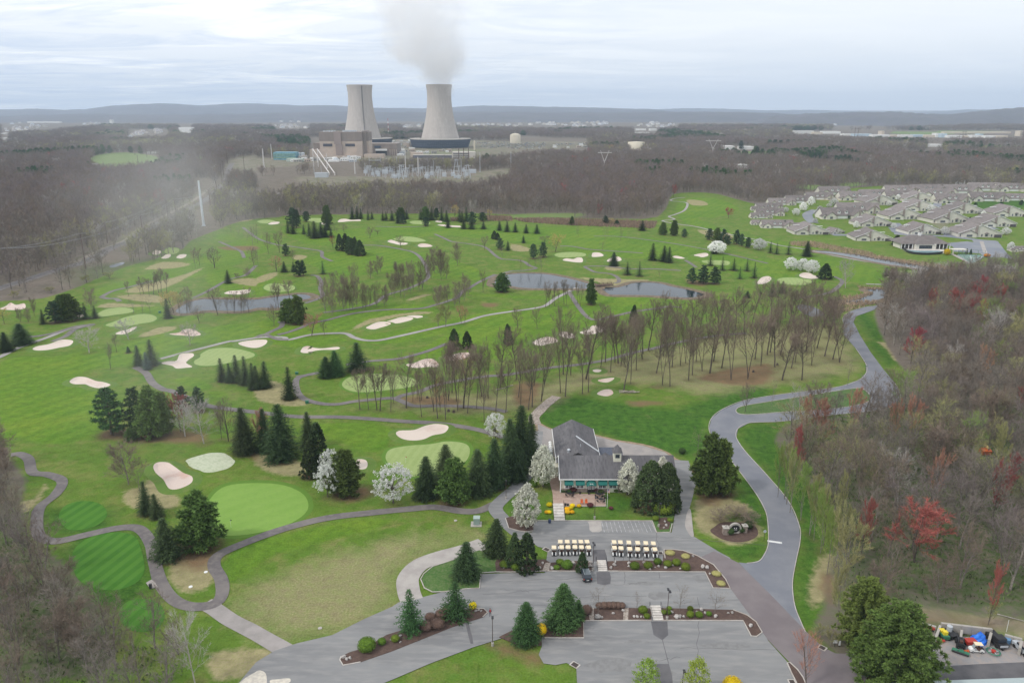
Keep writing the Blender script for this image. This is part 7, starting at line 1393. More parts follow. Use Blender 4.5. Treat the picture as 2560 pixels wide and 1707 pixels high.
def house_b():
    o = thing('terrace_house', '', 'house', (0, 0, 0)); w = MB(); r = MB(); w.extx([(0, 0), (16, 0), (16, 3), (8, 8.4), (0, 3)], -18, 18)
    for a, b in (((-.6, 2.6), (8, 8.7)), ((8, 8.7), (16.6, 2.6))): r.extx([a, b, (b[0], b[1] + .28), (a[0], a[1] + .28)], -18.5, 18.5)
    gable(w, r, -12.5, -4.0, 7, 8.5, 3.0, 6.2); gable(w, r, 12.0, -4.5, 7, 11, 3.0, 7.4); gable(w, r, -17.2, -2.0, 3, 4.5, 2.6, 4.4)
    part('wall', w, m_sid, o); part('roof', r, m_taupe, o)
    for x in (-3.6, 3.0):
        w = MB(); r = MB(); gable(w, r, x, 1.2, 5.5, 2.4, 6.0, 7.3, .3); d = part('dormer', w, m_white, o); part('dormer_roof', r, m_taupe, d); mb = MB(); mb.box(x, 1.16, 5.7, 1.1, .06, 1.1); part('pane', mb, m_hglass, d)
    mb = MB(); mb.box(-.2, -.08, 1.35, 9.0, .14, 2.4); part('garage_door', mb, m_white, o)
    for x, y, ww, h in ((-12.5, -4.06, 2.4, 1.9), (9.6, -4.56, 1.6, 2.0), (14.4, -4.56, 1.4, 2.0), (-17.2, -2.06, 1.4, 1.8), (-7.2, -.07, 1.6, 1.8)): mb = MB(); mb.box(x, y, 1.5, ww, .08, h); part('window', mb, m_hglass, o)
    mb = MB(); mb.box(12.0, -4.9, 3.9, 1.4, .8, 7.8); part('chimney', mb, m_chim, o); return o
HA, HB = [], []
A_ = [(400, 1420, 330), (965, 1478, 340), (990, 1345, 320), (1440, 1418, 330), (1945, 1445, 400), (1270, 1282, 350), (1680, 1312, 370), (2115, 1350, 350), (1040, 1150, 320), (1410, 1205, 330), (1820, 1228, 330), (2230, 1255, 330), (1400, 1120, 300), (640, 1410, 170)]
B_ = [(690, 1275, 400), (20, 1195, 250), (130, 1150, 250), (20, 1245, 260), (90, 1360, 290), (300, 1130, 270), (480, 1100, 260), (620, 1055, 300), (820, 1105, 320), (830, 1225, 380), (1000, 1085, 310), (1230, 1095, 300), (1230, 1045, 300), (1480, 1045, 330), (1700, 1130, 330), (1560, 1075, 300), (1790, 1045, 330), (2030, 1115, 330), (2000, 1020, 300), (2270, 1108, 260), (2260, 1025, 300), (230, 1360, 190), (2330, 1575, 190), (-55, 1270, 200), (-60, 1330, 180), (-70, 1200, 160)]
hp = {}
def near_words(x, y):
    v = 'near edge' if y > 1330 else 'middle rows' if y > 1160 else 'far rows'
    return v
allh = sorted([(x, y, w, 'a') for x, y, w in A_] + [(x, y, w, 'b') for x, y, w in B_]); cnt = {}
grp = {}
for h in allh: grp.setdefault((h[3], near_words(h[0], h[1])), []).append(h)
for (ty, where), L_ in grp.items():
    for i, (x, y, w, _) in enumerate(L_):
        X, Y = cv('D', x, y); G = at(X, Y); s = w / 3.672 * mpp(X, Y) / (34 if ty == 'a' else 37); n_ = len(L_); od = 'leftmost' if i == 0 else 'rightmost' if i == n_ - 1 else ORD[i] + ' from left'
        lab = f'{od} of the {"wide gabled" if ty == "a" else "long dormered"} pale houses in the {where} of the estate'
        if ty not in hp: hp[ty] = house_a() if ty == 'a' else house_b(); o = hp[ty]; o['label'] = lab; o['group'] = 'taupe roofed estate houses'; o.location = (G.x, G.y, 0); o.scale = (s, s * .9, s)
        else: o = dup(hp[ty], (G.x, G.y, 0), R2.uniform(-.12, .12), lab, 'taupe roofed estate houses', (s, s * .9, s))
        if ty == 'a' and abs(w - 170) < 1: o.rotation_euler = (0, 0, .4)
# community hall with terrace
G = at(*cv('H', 1440, 725)); o = thing('community_hall', 'wide hall with hipped taupe roof and white cupola above a curved terrace', 'hall', (G.x, G.y, 0), 0, None, None); k = mpp(*cv('H', 1440, 725)) / 3.672
def hx(v): return (v - 1440) * k
mb = MB(); mb.box(hx(1445), 6, 1.9, 190 * k * 1.0, 12, 3.8); mb.box(hx(1455), 10, 1.8, 420 * k, 12, 3.6); part('wall', mb, m_sid, o)
mb = MB(); x0, x1 = hx(1225), hx(1680); y0, y1 = 1.5, 21
mb.add([(x0, y0, 3.8), (x1, y0, 3.8), (x1, y1, 3.8), (x0, y1, 3.8), (x0 + 9, 11, 8.6), (x1 - 9, 11, 8.6)], [(0, 1, 5, 4), (1, 2, 5), (2, 3, 4, 5), (3, 0, 4), (3, 2, 1, 0)]); x0, x1 = hx(1345), hx(1520); mb.add([(x0, -.6, 3.9), (x1, -.6, 3.9), (x1, 6, 3.9), (x0, 6, 3.9), ((x0 + x1) / 2, 9, 8.3)], [(0, 1, 4), (1, 2, 4), (3, 0, 4), (3, 2, 1, 0)]); part('roof', mb, m_taupe, o)
mb = MB(); mb.box(hx(1445), 11, 9.5, 1.7, 1.7, 2.4); cu = part('cupola', mb, m_white, o); mb = MB(); mb.lathe([(1.3, 10.7), (.05, 11.9)], 4, 0, (hx(1445), 11, 0)); part('cupola_roof', mb, m_taupe, cu)
for i in range(7): mb = MB(); mb.box(hx(1392 + i * 17), -.06, 1.9, 1.25, .08, 2.3); part('window', mb, m_glass, o)
for x in (1235, 1265, 1300, 1335, 1550, 1585, 1620, 1655, 1680): mb = MB(); mb.box(hx(x), 2.0, 1.9, .4, .4, 3.8); part('column', mb, m_white, o)
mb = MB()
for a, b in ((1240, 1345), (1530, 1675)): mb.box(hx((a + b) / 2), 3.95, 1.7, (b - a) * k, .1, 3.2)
part('porch_painted_shade', mb, mat('porch_dark', (.09, .08, .08), .9), o)  # dark panels behind the columns, coloured as the shade inside the porch
mb = MB(); P = smooth([tuple(at(*p)[:2]) for p in px('H 1230 708 1290 755 1420 772 1560 768 1600 758')], False, 5); L_, Q_ = ribbon_pts(P, .6)
vs = [(x, y, 0) for x, y in L_] + [(x, y, 1.5) for x, y in L_] + [(x, y, 1.5) for x, y in Q_] + [(x, y, 0) for x, y in Q_]; n = len(L_); mb.add(vs, [(a * n + i, a * n + i + 1, (a + 1) * n + i + 1, (a + 1) * n + i) for a in range(3) for i in range(n - 1)]); solo('terrace_wall', mb, m_black, 'dark curved terrace wall below the community hall', 'wall')
G = at(*cv('H', 1700, 765)); mb = MB(); mb.box(3, 0, 3.4, 10, 5, .3); [mb.box(x, y, 1.7, .5, .5, 3.4) for x in (-1.5, 7.5) for y in (-2, 2)]; solo('carport', mb, m_sid, 'small flat canopy on posts right of the community hall', 'canopy', (G.x, G.y, 0))
for pth in ('H 1745 772 1800 812 1840 845', 'H 1745 768 1860 772 1990 778'):
    P = [at(*p)[:2] for p in px(pth)]; mb = MB()
    for a, b in zip(P, P[1:]):
        n = max(2, int(math.dist(a, b) / 3)); 
        for z in (.1, 1.8, 3.4): mb.tube((*a, z), (*b, z), .07, .07, 4)
        for i in range(n + 1): t = i / n; x, y = a[0] + (b[0] - a[0]) * t, a[1] + (b[1] - a[1]) * t; mb.tube((x, y, 0), (x, y, 3.4), .08, .08, 4)
    solo('court_fence', mb, m_gr, 'dark tall fence on the ' + ('near left' if '840' in pth else 'far') + ' side of the tennis court', 'fence')
for x, y, w, l in ((1775, 960, 60, 'small white house right behind the estate, below the dark grove'), (1905, 938, 60, 'white shed roof behind the estate near the right'), (1975, 942, 45, 'tiny white house behind the estate'), (2060, 955, 90, 'long white building behind the estate near the right edge')):
    X, Y = cv('D', x, y); G = at(X, Y); ww = w / 3.672 * mpp(X, Y); o = thing('small_house', l, 'house', (G.x, G.y, 0)); w_, r_m = MB(), MB(); gable(w_, r_m, 0, 0, 8, ww, 5, 9); part('wall', w_, m_white, o); part('roof', r_m, m_taupe, o)
# ------------------------------------------------------------------ power station
m_shell = mat('tower_concrete', (.50, .455, .415), .95, (.43, .39, .355), .05, 6, .35, .65, sc3=(1.6, 1.6, .12), col3=(.54, .495, .45)); m_skirt = mat('tower_louvres', (.035, .055, .095), .8, (.055, .075, .12), .08, 3, sc3=(1, 1, 3)); m_brown = mat('plant_cladding', (.23, .19, .165), .9, (.26, .215, .185), .06, 3, sc3=(2, 2, .2)); m_buff = mat('plant_concrete', (.52, .42, .34), .9, (.42, .35, .30), .05, 4)
def tower(tx, Yd, label, ladder):
    X, _ = cv('B', tx, 700); g = at(X, 377); sc = Yd / g.y; o = thing('cooling_tower', label, 'cooling tower', (g.x * sc, Yd, 0), 0); prof = []
    for i in range(41):
        z = 22 + 133 * i / 40; zt = 128.0; b_ = 84.0; r = 30.8 * math.sqrt(1 + ((z - zt) / (b_ if z < zt else 62)) ** 2); prof.append((r, z))
    mb = MB(); mb.lathe(prof, 96); mb.lathe([(prof[-1][0], 155), (prof[-1][0] - 1.4, 155.4), (prof[-1][0] - 2.0, 152), (prof[-1][0] - 2.5, 140), (28.5, 125)], 96); part('shell', mb, m_shell, o, True)
    mb = MB(); [mb.lathe([(prof[i][0] + .02, prof[i][1]), (prof[i][0] + .16, prof[i][1] + .4), (prof[i][0] + .02, prof[i][1] + .8)], 96) for i in range(2, 40, 2)]; part('lift_joints', mb, m_shell, o)
    mb = MB(); mb.lathe([(73, 1.5), (79, 21)], 64); s = part('louvre_skirt', mb, m_skirt, o); mb = MB(); mb.lathe([(79.3, 21), (79.3, 22.4), (56, 23.5), (54, 23.5)], 64); part('deck', mb, m_conc, o); mb = MB()
    for i in range(96):
        a = 2 * math.pi * i / 96; mb.tube((73.2 * math.cos(a), 73.2 * math.sin(a), 1.5), (79.2 * math.cos(a), 79.2 * math.sin(a), 21), .25, .25, 3)
    for q in (.25, .5, .75): r = 73.2 + 6 * q; mb.lathe([(r + .05, 1.5 + 19.5 * q - .25), (r + .2, 1.5 + 19.5 * q + .25)], 64)
    part('louvre_ribs', mb, mat('skirt_rib', (.10, .12, .17), .8), s)
    mb = MB(); [mb.tube((72 * math.cos(i * .1963), 72 * math.sin(i * .1963), 0), (72 * math.cos(i * .1963), 72 * math.sin(i * .1963), 1.6), .6, .6, 5) for i in range(32)]; part('footing', mb, m_conc, o)
    if ladder:
        mb = MB(); az = -1.22
        for (r0, z0), (r1, z1) in zip(prof[:-2], prof[1:-1]): mb.tube(((r0 + .8) * math.cos(az), (r0 + .8) * math.sin(az), z0), ((r1 + .8) * math.cos(az), (r1 + .8) * math.sin(az), z1), .85, .85, 4); mb.box((r1 + 1) * math.cos(az), (r1 + 1) * math.sin(az), z1, 2.4, 2.4, .5)
        part('access_ladder', mb, mat('ladder_steel', (.16, .15, .15), .8), o)
    return o
tower(983, 2075, 'left cooling tower, no steam, with a dark ladder up its side', True); TR = tower(1695, 2045, 'right cooling tower with white steam rising from its rim', False)
mw0 = mat('works_white', (.72, .71, .68), .8, rnd=.1)
def bld(tag_, x0, x1, yb, yt, depth, m_, label, name='plant_building', cat='building', extras=None, parent=None, z0=0.0, dy=0.0):
    Xa, Y = cv(tag_, x0, yb); Xb, _ = cv(tag_, x1, yb); g = at((Xa + Xb) / 2, Y); h = top_z(g, cv(tag_, 0, yt)[1]); w = (Xb - Xa) * mpp(Xa, Y); mb = MB()
    mb.box(0, depth / 2, h / 2, w, depth, h); mb.box(0, depth / 2, h + .4, w - .1 * w ** .5, depth * .96, .5)
    o = thing(name, label, cat, (g.x, g.y, 0)); part('wall', mb, m_, o); return o, w, h
# main block
X0, Y0 = cv('B', 780, 790); g = at(X0, Y0); k = mpp(X0, Y0) / 3.672; o = thing('reactor_building', 'large brown and buff reactor building with a central brown shaft', 'building', (g.x, g.y, 0)); hz = lambda y: top_z(g, cv('B', 0, y)[1])
def pb(mb, x0, x1, y0, y1, d0, d1): a, b = (x0 - 780) * k, (x1 - 780) * k; z1_, z0_ = hz(y0), hz(y1); mb.box((a + b) / 2, (d0 + d1) / 2, (z0_ + z1_) / 2, b - a, d1 - d0, z1_ - z0_)
mb = MB(); pb(mb, 585, 972, 637, 790, 8, 70); pb(mb, 485, 585, 715, 790, 10, 50); pb(mb, 520, 940, 770, 795, 0, 8); part('lower_wall', mb, m_buff, o)
mb = MB(); pb(mb, 583, 974, 553, 637, 7.6, 71); pb(mb, 512, 585, 658, 715, 20, 60); part('upper_cladding', mb, m_brown, o)
mb = MB(); pb(mb, 722, 786, 548, 665, 4.5, 7.7); pb(mb, 732, 792, 665, 765, 5, 8.2); part('shaft', mb, mat('shaft_brown', (.30, .24, .215), .9), o)
mb = MB(); pb(mb, 970, 1000, 545, 760, 20, 60); pb(mb, 1000, 1023, 556, 640, 26, 64); part('side_shaft', mb, m_brown, o); mb = MB(); pb(mb, 1000, 1023, 640, 760, 26, 64); part('side_wall', mb, m_buff, o)
for a, b in ((616, 700), (820, 908)): mb = MB(); pb(mb, a, b, 661, 686, 7.4, 8.0); part('louvre', mb, mat('louvre_dark', (.055, .055, .07), .7), o)
mb = MB(); [mb.box((620 + i * 16 - 780) * k, 20 + (i * 7) % 20, hz(553) + 1.2, 3.5, 3, 2.4) for i in range(6)]; [mb.box((800 + i * 14 - 780) * k, 20 + (i * 5) % 20, hz(553) + 1.5, 4, 3, 3) for i in range(8)]; part('roof_plant', mb, m_galv, o)
o, w, h = bld('B', 1025, 1298, 765, 662, 60, m_brown, 'low brown turbine hall with pale canopy right of the reactor building', 'turbine_hall')
mb = MB(); mb.box(-w * .03, -2, h * .48, w * .38, 4, h * .16); part('canopy', mb, m_white, o); mb = MB(); mb.box(-w * .03, -.4, h * .2, w * .36, .6, h * .38); part('opening', mb, m_black, o); mb = MB(); [mb.box(w * (.26 + i * .07), -.6, h * .25, w * .025, 1.2, h * .5) for i in range(4)]; part('buttress', mb, m_buff, o); mb = MB(); mb.box(-w * .15, -.5, h * .74, w * .22, .6, h * .2); part('louvre', mb, m_skirt, o)
for a in [(990, 1175, 790, 760, 20, m_buff, 'low pale annex in front of the turbine hall'), (1800, 2010, 795, 738, 24, mat('office_cream', (.56, .52, .46), .8), 'cream three storey office block below the right tower'), (1260, 1410, 660, 640, 20, m_conc, 'long pale building between the cooling towers'), (1355, 1410, 690, 655, 14, m_buff, 'small buff building left of the right tower'), (1420, 1530, 780, 745, 18, m_buff, 'low buff warehouse in front of the right tower'),
          (1440, 1790, 790, 772, 26, mat('shed_dark', (.12, .13, .18), .7), 'long low dark shed with pale roof by the switchyard'), (1600, 1790, 775, 765, 10, m_white, 'thin white roofed shed beside the office block'), (540, 655, 970, 930, 8, m_galv, 'grey relay building in the field left of the switchyard'), (610, 658, 955, 930, 7, m_white, 'small white cabin in the field left of the switchyard'), (280, 430, 825, 800, 14, mat('pale_green_wall', (.44, .50, .44), .8), 'pale green shed left of the reactor building'), (1960, 2020, 930, 900, 8, m_galv, 'grey transformer house right of the switchyard'), (1005, 1100, 640, 622, 12, m_skirt, 'dark plant house before the left tower'), (660, 760, 825, 812, 16, m_white, 'low white slab building by the white tank')]:
    o, w, h = bld('B', *a[:4], a[4], a[5], a[6])
    if 'office' in a[6]:
        for j in range(3): mb = MB(); mb.box(-w * .1, -.12, h * (.2 + .29 * j), w * .7, .25, h * .12); part('window', mb, m_glass, o)
    if 'dark shed' in a[6]: mb = MB(); mb.box(0, 13, h + 1.2, w * 1.02, 27, .5); part('roof', mb, m_conc, o)
o, w, h = bld('B', 162, 365, 808, 742, 26, mat('scaffold_blue', (.22, .42, .50), .7, (.10, .26, .34), .3, 3), 'blue green banded plant structure at the left of the station', 'process_building')
mb = MB(); [mb.box(0, -.3, h * q, w, .6, h * .06) for q in (.28, .52, .78)]; part('band', mb, mat('band_olive', (.30, .40, .16), .8), o)
def tank(x, yb, yt, wpx, m_, label, dome=.2):
    X, Y = cv('B', x, yb); g = at(X, Y); h = top_z(g, cv('B', 0, yt)[1]); r = wpx / 3.672 * mpp(X, Y) / 2; o = thing('storage_tank', label, 'tank', (g.x, g.y, 0)); mb = MB(); mb.lathe([(r, 0), (r, h * .9)], 28, cap=False); part('shell', mb, m_, o, True); mb = MB(); mb.lathe([(r * 1.02, h * .9), (r * .7, h * .9 + h * dome * .3), (.05, h)], 28); part('tank_roof', mb, m_, o, True)
tank(725, 820, 780, 48, m_white, 'short white tank in front of the reactor building'); tank(853, 800, 766, 34, m_galv, 'grey tank in front of the reactor building'); tank(398, 795, 738, 34, m_galv, 'left grey tank beside the banded structure'); tank(434, 795, 738, 34, m_galv, 'right grey tank beside the banded structure'); tank(2006, 718, 632, 14, mat('stack_cream', (.60, .53, .42), .8), 'slim cream stack right of the right tower'); tank(2335 - 22, 0, 0, 0, m_white, '') if 0 else None
X, Y = cv('C', 30, 585); g = at(X, Y); o = thing('water_tank', 'cream domed tank beyond the station car park', 'tank', (g.x, g.y, 0)); mb = MB(); mb.lathe([(15, 0), (15, 24), (8, 28), (.1, 29)], 24); part('shell', mb, mat('tank_cream', (.62, .56, .44), .8), o, True)
X, Y = cv('C', 1137, 645); g = at(X, Y); o = thing('storage_tank', 'wide cream tank standing alone in the right hand woods', 'tank', (g.x, g.y, 0)); mb = MB(); mb.lathe([(20, 0), (20, 19), (.1, 20.5)], 24); part('shell', mb, mat('tank_cream', (.62, .56, .44), .8), o, True)
rnd.seed(17)
for poly, n, w_ in (('B 1235 640 1420 640 1440 760 1320 780 1300 700', 26, 'between the turbine hall and right tower'), ('B 290 790 560 790 600 830 300 828', 16, 'left of the reactor building'), ('B 660 800 1000 795 1000 828 660 830', 14, 'below the reactor building'), ('B 1450 725 1790 720 1790 760 1450 760', 10, 'below the right tower'), ('C 330 600 700 580 700 620 400 630', 10, 'beside the far car park')):
    P_ = px(poly); k_ = 0
    while k_ < n:
        X, Y = rnd.uniform(min(p[0] for p in P_), max(p[0] for p in P_)), rnd.uniform(min(p[1] for p in P_), max(p[1] for p in P_))
        if not inside(P_, X, Y): continue
        g = at(X, Y); a_, b_, c_ = rnd.uniform(5, 16), rnd.uniform(4, 9), rnd.uniform(3, 7); mb = MB(); mb.box(0, 0, c_ / 2, a_, b_, c_); mb.box(0, 0, c_ + .15, a_ + .4, b_ + .4, .3, 0); [mb.box(a_ * q, -b_ / 2 - .05, c_ * .45, a_ * .12, .1, c_ * .35, 1) for q in (-.3, 0, .3)]; k_ += 1
        solo('site_cabin', mb, [rnd.choice([m_white, m_conc, m_buff, m_galv, mw0]), m_glass], f'small pale cabin {w_}', 'cabin', (g.x, g.y, 0), rnd.uniform(-.2, .2), f'small pale cabins {w_}')
# mast, light poles, switchyard
def pole(t, x, yb, yt, r0, r1, m_, label, group=None, name='steel_pole', cat='pole', lean=0):
    X, Y = cv(t, x, yb); g = at(X, Y); h = top_z(g, cv(t, 0, yt)[1]); mb = MB(); mb.tube((0, 0, 0), (lean, 0, h), r0, r1, 8); mb.tube((0, 0, 0), (0, 0, .5), r0 * 1.6, r0 * 1.6, 8); return solo(name, mb, m_, label, cat, (g.x, g.y, 0), group=group), h
pole('O', 468, 519, 415, 1.1, .75, mat('mast_white', (.62, .66, .70), .6), 'tall pale tapered mast standing alone left of the course', name='tall_mast', cat='mast')
m_pale = mat('pole_pale', (.58, .55, .52), .6)
for x, yb, yt, r in ((75, 882, 705, 1.3), (147, 800, 662, 1.0), (187, 745, 680, .5), (280, 745, 692, .5), (565, 832, 758, 1.1), (655, 885, 752, 1.0), (910, 935, 765, 1.0), (1375, 925, 755, 1.0), (1490, 925, 783, 1.1), (1297, 905, 780, .4), (1203, 900, 790, .35), (1317, 900, 800, .35), (1580, 895, 790, .4), (1632, 955, 815, .35), (1885, 960, 800, .5), (2057, 918, 740, .45), (2340, 905, 735, .45), (1002, 925, 835, .4), (535, 935, 860, .35), (600, 925, 860, .35), (1655, 1000, 720, 0)):
    if r: pole('B', x, yb, yt, r, r * .6, m_pale if r > .8 else m_galv, 'pale steel line pole around the power station' if r > .8 else 'thin grey lightning mast around the switchyard', 'pale line poles around the station' if r > .8 else 'thin masts around the switchyard')
X, Y = cv('B', 1218, 605); g = at(X, Y); mb = MB(); H = top_z(g, cv('B', 0, 428)[1]); n = 8
for i in range(n): mb.tube((0, 0, H * i / n), (0, 0, H * (i + 1) / n), 1.0, .8, 6, i % 2)
solo('lattice_mast', mb, [m_white, mat('mast_red', (.45, .08, .06), .7)], 'red and white mast between the cooling towers', 'mast', (g.x, g.y, 0))
for x in (1862, 1907, 1952): pole('B', x, 800, 700, .8, .7, m_wood, 'dark pole in front of the office block', 'three dark poles before the office block')
rnd.seed(12)
for i in range(95):
    x = rnd.uniform(1000, 1960); yb = rnd.uniform(915, 985) if x > 1180 else rnd.uniform(920, 965); X, Y = cv('B', x, yb); g = at(X, Y); s = rnd.uniform(.7, 1.25); mb = MB(); t = i % 4
    if t == 0: [mb.tube((a, 0, 0), (a * .6, 0, 11), .22, .18, 5) for a in (-4, 4)]; mb.tube((-4, 0, 11), (4, 0, 11), .25, .25, 5); [mb.tube((a, 0, 11), (a, 0, 8.5), .2, .2, 5) for a in (-2, 0, 2)]
    elif t == 1: [mb.tube((a, 0, 0), (a, 0, 6), .25, .2, 5) for a in (-2, 0, 2)]; [mb.tube((a, 0, 6), (a, 0, 9), .35, .3, 6) for a in (-2, 0, 2)]
    elif t == 2: mb.box(0, 0, 2.2, 5, 4, 4.4); [mb.tube((a, 0, 4.4), (a * 1.5, 0, 8), .3, .2, 6) for a in (-1.2, 0, 1.2)]
    else: mb.tube((0, 0, 0), (0, 0, 13), .2, .12, 5); mb.tube((-1.6, 0, 9), (1.6, 0, 9), .2, .2, 5)
    solo(['gantry', 'insulator_stand', 'transformer', 'bus_support'][t], mb, m_galv, ['grey portal gantry standing in the switchyard', 'row of insulators on a steel stand in the switchyard', 'boxy transformer with bushings in the switchyard', 'thin bus support pole in the switchyard'][t], ['gantry', 'insulators', 'transformer', 'pole'][t], (g.x, g.y, 0), 0, ['gantries in the switchyard', 'insulator stands in the switchyard', 'transformers in the switchyard', 'bus supports in the switchyard'][t], sc=s)
for x, yb, yt, w, l in ((1840, 925, 800, 9, 'white A shaped dead end tower in the switchyard'), (1945, 985, 850, 9, 'grey A shaped dead end tower right of the switchyard'), (1333, 985, 858, 7, 'narrow blue grey tower at the near edge of the switchyard')):
    X, Y = cv('B', x, yb); g = at(X, Y); H = top_z(g, cv('B', 0, yt)[1]); mb = MB(); [mb.tube((a * w / 2, b * 2, 0), (a * .8, b * .5, H), .4, .3, 5) for a in (-1, 1) for b in (-1, 1)]; mb.tube((-w * .4, 0, H * .45), (w * .4, 0, H * .45), .3, .3, 5); [mb.tube((a * 4, 0, H * .9), (0, 0, H * .95), .3, .3, 5) for a in (-1, 1)]; solo('dead_end_tower', mb, m_galv, l, 'pylon', (g.x, g.y, 0))
X, Y = cv('B', 1095, 912); g = at(X, Y); mb = MB(); [mb.tube((a, 0, 0), (a, 0, 24), .4, .3, 5) for a in (-9, 9)]; mb.tube((-9, 0, 17), (9, 0, 17), .5, .5, 5); mb.tube((-9, 0, 6), (9, 0, 6), .4, .4, 5); solo('gantry', mb, m_galv, 'large H shaped gantry at the left of the switchyard', 'gantry', (g.x, g.y, 0))
g1, g2 = at(*cv('B', 700, 950)), at(*cv('B', 628, 850)); mb = MB(); [mb.tube((g1.x + s, g1.y, 3), (g2.x + s, g2.y - 60, 30), .8, .8, 5) for s in (-4, 4)]; [mb.tube((g1.x + s, g1.y, 0), (g1.x + s, g1.y, 4), .8, .8, 5) for s in (-4, 4)]; [mb.tube((g2.x + s, g2.y - 60, 0), (g2.x + s, g2.y - 60, 30), .7, .7, 5) for s in (-4, 4)]; solo('conveyor_frame', mb, m_pale, 'pale sloping twin rail frame left of the switchyard', 'frame')
# Y shaped pylons, wooden frames and the poles along the railway
for x, yb, yt, xa, xb, ya, l in ((845, 860, 648, 785, 912, 668, 'nearer white Y shaped pylon in the right hand woods'), (1838, 720, 543, 1778, 1917, 560, 'farther white Y shaped pylon in the right hand woods')):
    X, Y = cv('C', x, yb); g = at(X, Y); kk_ = mpp(X, Y) / 3.672; H = top_z(g, cv('C', 0, yt)[1]); Ha = top_z(g, cv('C', 0, ya)[1]); Hm = Ha * .55; mb = MB(); hw = (xb - xa) / 2 * kk_; r = .55
    for s in (-1, 1): mb.tube((s * 3.2, 0, 0), (0, 0, Hm), r, r * .9, 6); mb.tube((0, 0, Hm), (s * hw * .62, 0, H), r * .9, r * .6, 6)
    o = solo('pylon', mb, m_pale, l, 'pylon', (g.x, g.y, 0)); mb = MB(); mb.tube((-hw, 0, Ha), (hw, 0, Ha), .5, .5, 6); part('cross_arm', mb, m_pale, o)
for t, x, yb, yt, l in (('C', 585, 722, 645, 'dark lattice H frame left of the nearer white pylon'), ('C', 1922, 692, 570, 'dark H frame beside the farther white pylon'), ('D', 803, 565, 435, 'dark H frame above the estate in the far woods'), ('D', 1760, 605, 510, 'dark H frame in the far woods at the right'), ('D', 1800, 512, 470, 'small dark H frame near the white works')):
    X, Y = cv(t, x, yb); g = at(X, Y); H = top_z(g, cv(t, 0, yt)[1]); mb = MB(); [mb.tube((a, 0, 0), (a, 0, H), .6, .5, 6) for a in (-5, 5)]; mb.tube((-9, 0, H * .88), (9, 0, H * .88), .5, .5, 5); solo('wood_frame_pylon', mb, m_wood, l, 'pylon', (g.x, g.y, 0))
tops = []
for t, x, yb, yt, r in (('E', 790, 900, 575, .42), ('E', 988, 665, 478, .34), ('E', 1322, 645, 405, .42), ('E', 1545, 445, 262, .34), ('E', 1630, 500, 260, .34), ('E', 1932, 318, 170, .34), ('E', 1990, 185, 60, .34), ('E', 2112, 245, 95, .34), ('E', 2258, 155, 0, .4), ('E', 2040, 110, -60, .34), ('A', 1240, 1425, 1375, .5), ('A', 1350, 1445, 1365, .5), ('A', 1488, 1485, 1405, .5), ('A', 1268, 1495, 1425, .5), ('A', 1572, 1490, 1395, .5), ('A', 2088, 1505, 1370, .45), ('A', 2245, 1565, 1400, .45), ('A', 2306, 1410, 1355, .45), ('A', 2055, 1610, 1480, .45)):
    X, Y = cv(t, x, yb); g = at(X, Y); H = top_z(g, cv(t, 0, yt)[1]); mb = MB(); mb.tube((0, 0, 0), (0, 0, H), r, r * .6, 7); o = solo('utility_pole', mb, m_wood, 'tall dark utility pole along the railway', 'utility pole', (g.x, g.y, 0), group='dark utility poles along the railway'); tops.append(Vector((g.x, g.y, H)))
    mb = MB(); mb.box(0, 0, H * .97, 2.6, .2, .2); part('cross_arm', mb, m_wood, o)
A0 = at(*cv('E', -200, 1000)); A0.z = tops[0].z * .8
for chain in ([A0, tops[0], tops[1], tops[3]], [A0 + Vector((0, 6, 0)), tops[0] * .999 + Vector((0, 0, -3)), tops[2], tops[4], tops[5], tops[6]]):
    for off in (-1.1, 1.1):
        mb = MB()
        for a, b in zip(chain, chain[1:]):
            for i in range(8):
                f = lambda t: a.lerp(b, t) + Vector((off, 0, -4 * 5 * t * (1 - t) * .5 + .1)); mb.tube(f(i / 8), f((i + 1) / 8), .045, .045, 3, 0, False)
        solo('power_line', mb, m_galv, 'thin power line strung between the railway poles', 'cable', group='power lines along the railway')
# ------------------------------------------------------------------ cars at the station, works and far houses
rnd.seed(21); CM = []
for c in ((.75, .75, .75), (.12, .13, .15), (.35, .37, .40), (.25, .05, .05), (.08, .12, .25)):
    mb = MB(); mb.extx([(-2.2, .35), (2.2, .35), (2.2, .85), (1.0, .95), (-2.15, 1.0)], -.9, .9, 0); mb.extx([(-1.9, .98), (.9, .95), (.2, 1.48), (-1.5, 1.5)], -.78, .78, 1); CM.append(mb.mesh('distant_car', [mat('far_paint_%d' % len(CM), c, .3, coat=.5), m_glass]))
def lots(poly, step_x, step_y, n_max, where):
    W = [tuple(at(*p)[:2]) for p in px(poly)]; x0, x1 = min(p[0] for p in W), max(p[0] for p in W); y0, y1 = min(p[1] for p in W), max(p[1] for p in W); pts = [(x, y) for y in np.arange(y0, y1, step_y) for x in np.arange(x0, x1, step_x) if inside(W, x, y) and rnd.random() < .75]
    rnd.shuffle(pts)
    for x, y in pts[:n_max]: tag(link('parked_car', CM[rnd.choice([0, 0, 0, 1, 2, 2, 3, 4])], None, (x, y, 0), rnd.choice([0, 3.14]) + rnd.uniform(-.05, .05), 1.35), f'tiny car in the packed car park {where}', 'car', f'cars in the car park {where}')
lots('C 0 575 300 575 320 600 260 635 0 640', 4.6, 22, 110, 'right of the cream tank'); lots('B 1990 645 2350 640 2350 700 2080 700', 4.6, 20, 100, 'right of the right tower'); lots('C 380 595 690 575 680 590 420 605', 5, 24, 30, 'far right of the station')
def works(t, x0, x1, yb, yt, m_, label, group=None): return bld(t, x0, x1, yb, yt, 30, m_, label, 'works_building', 'building')
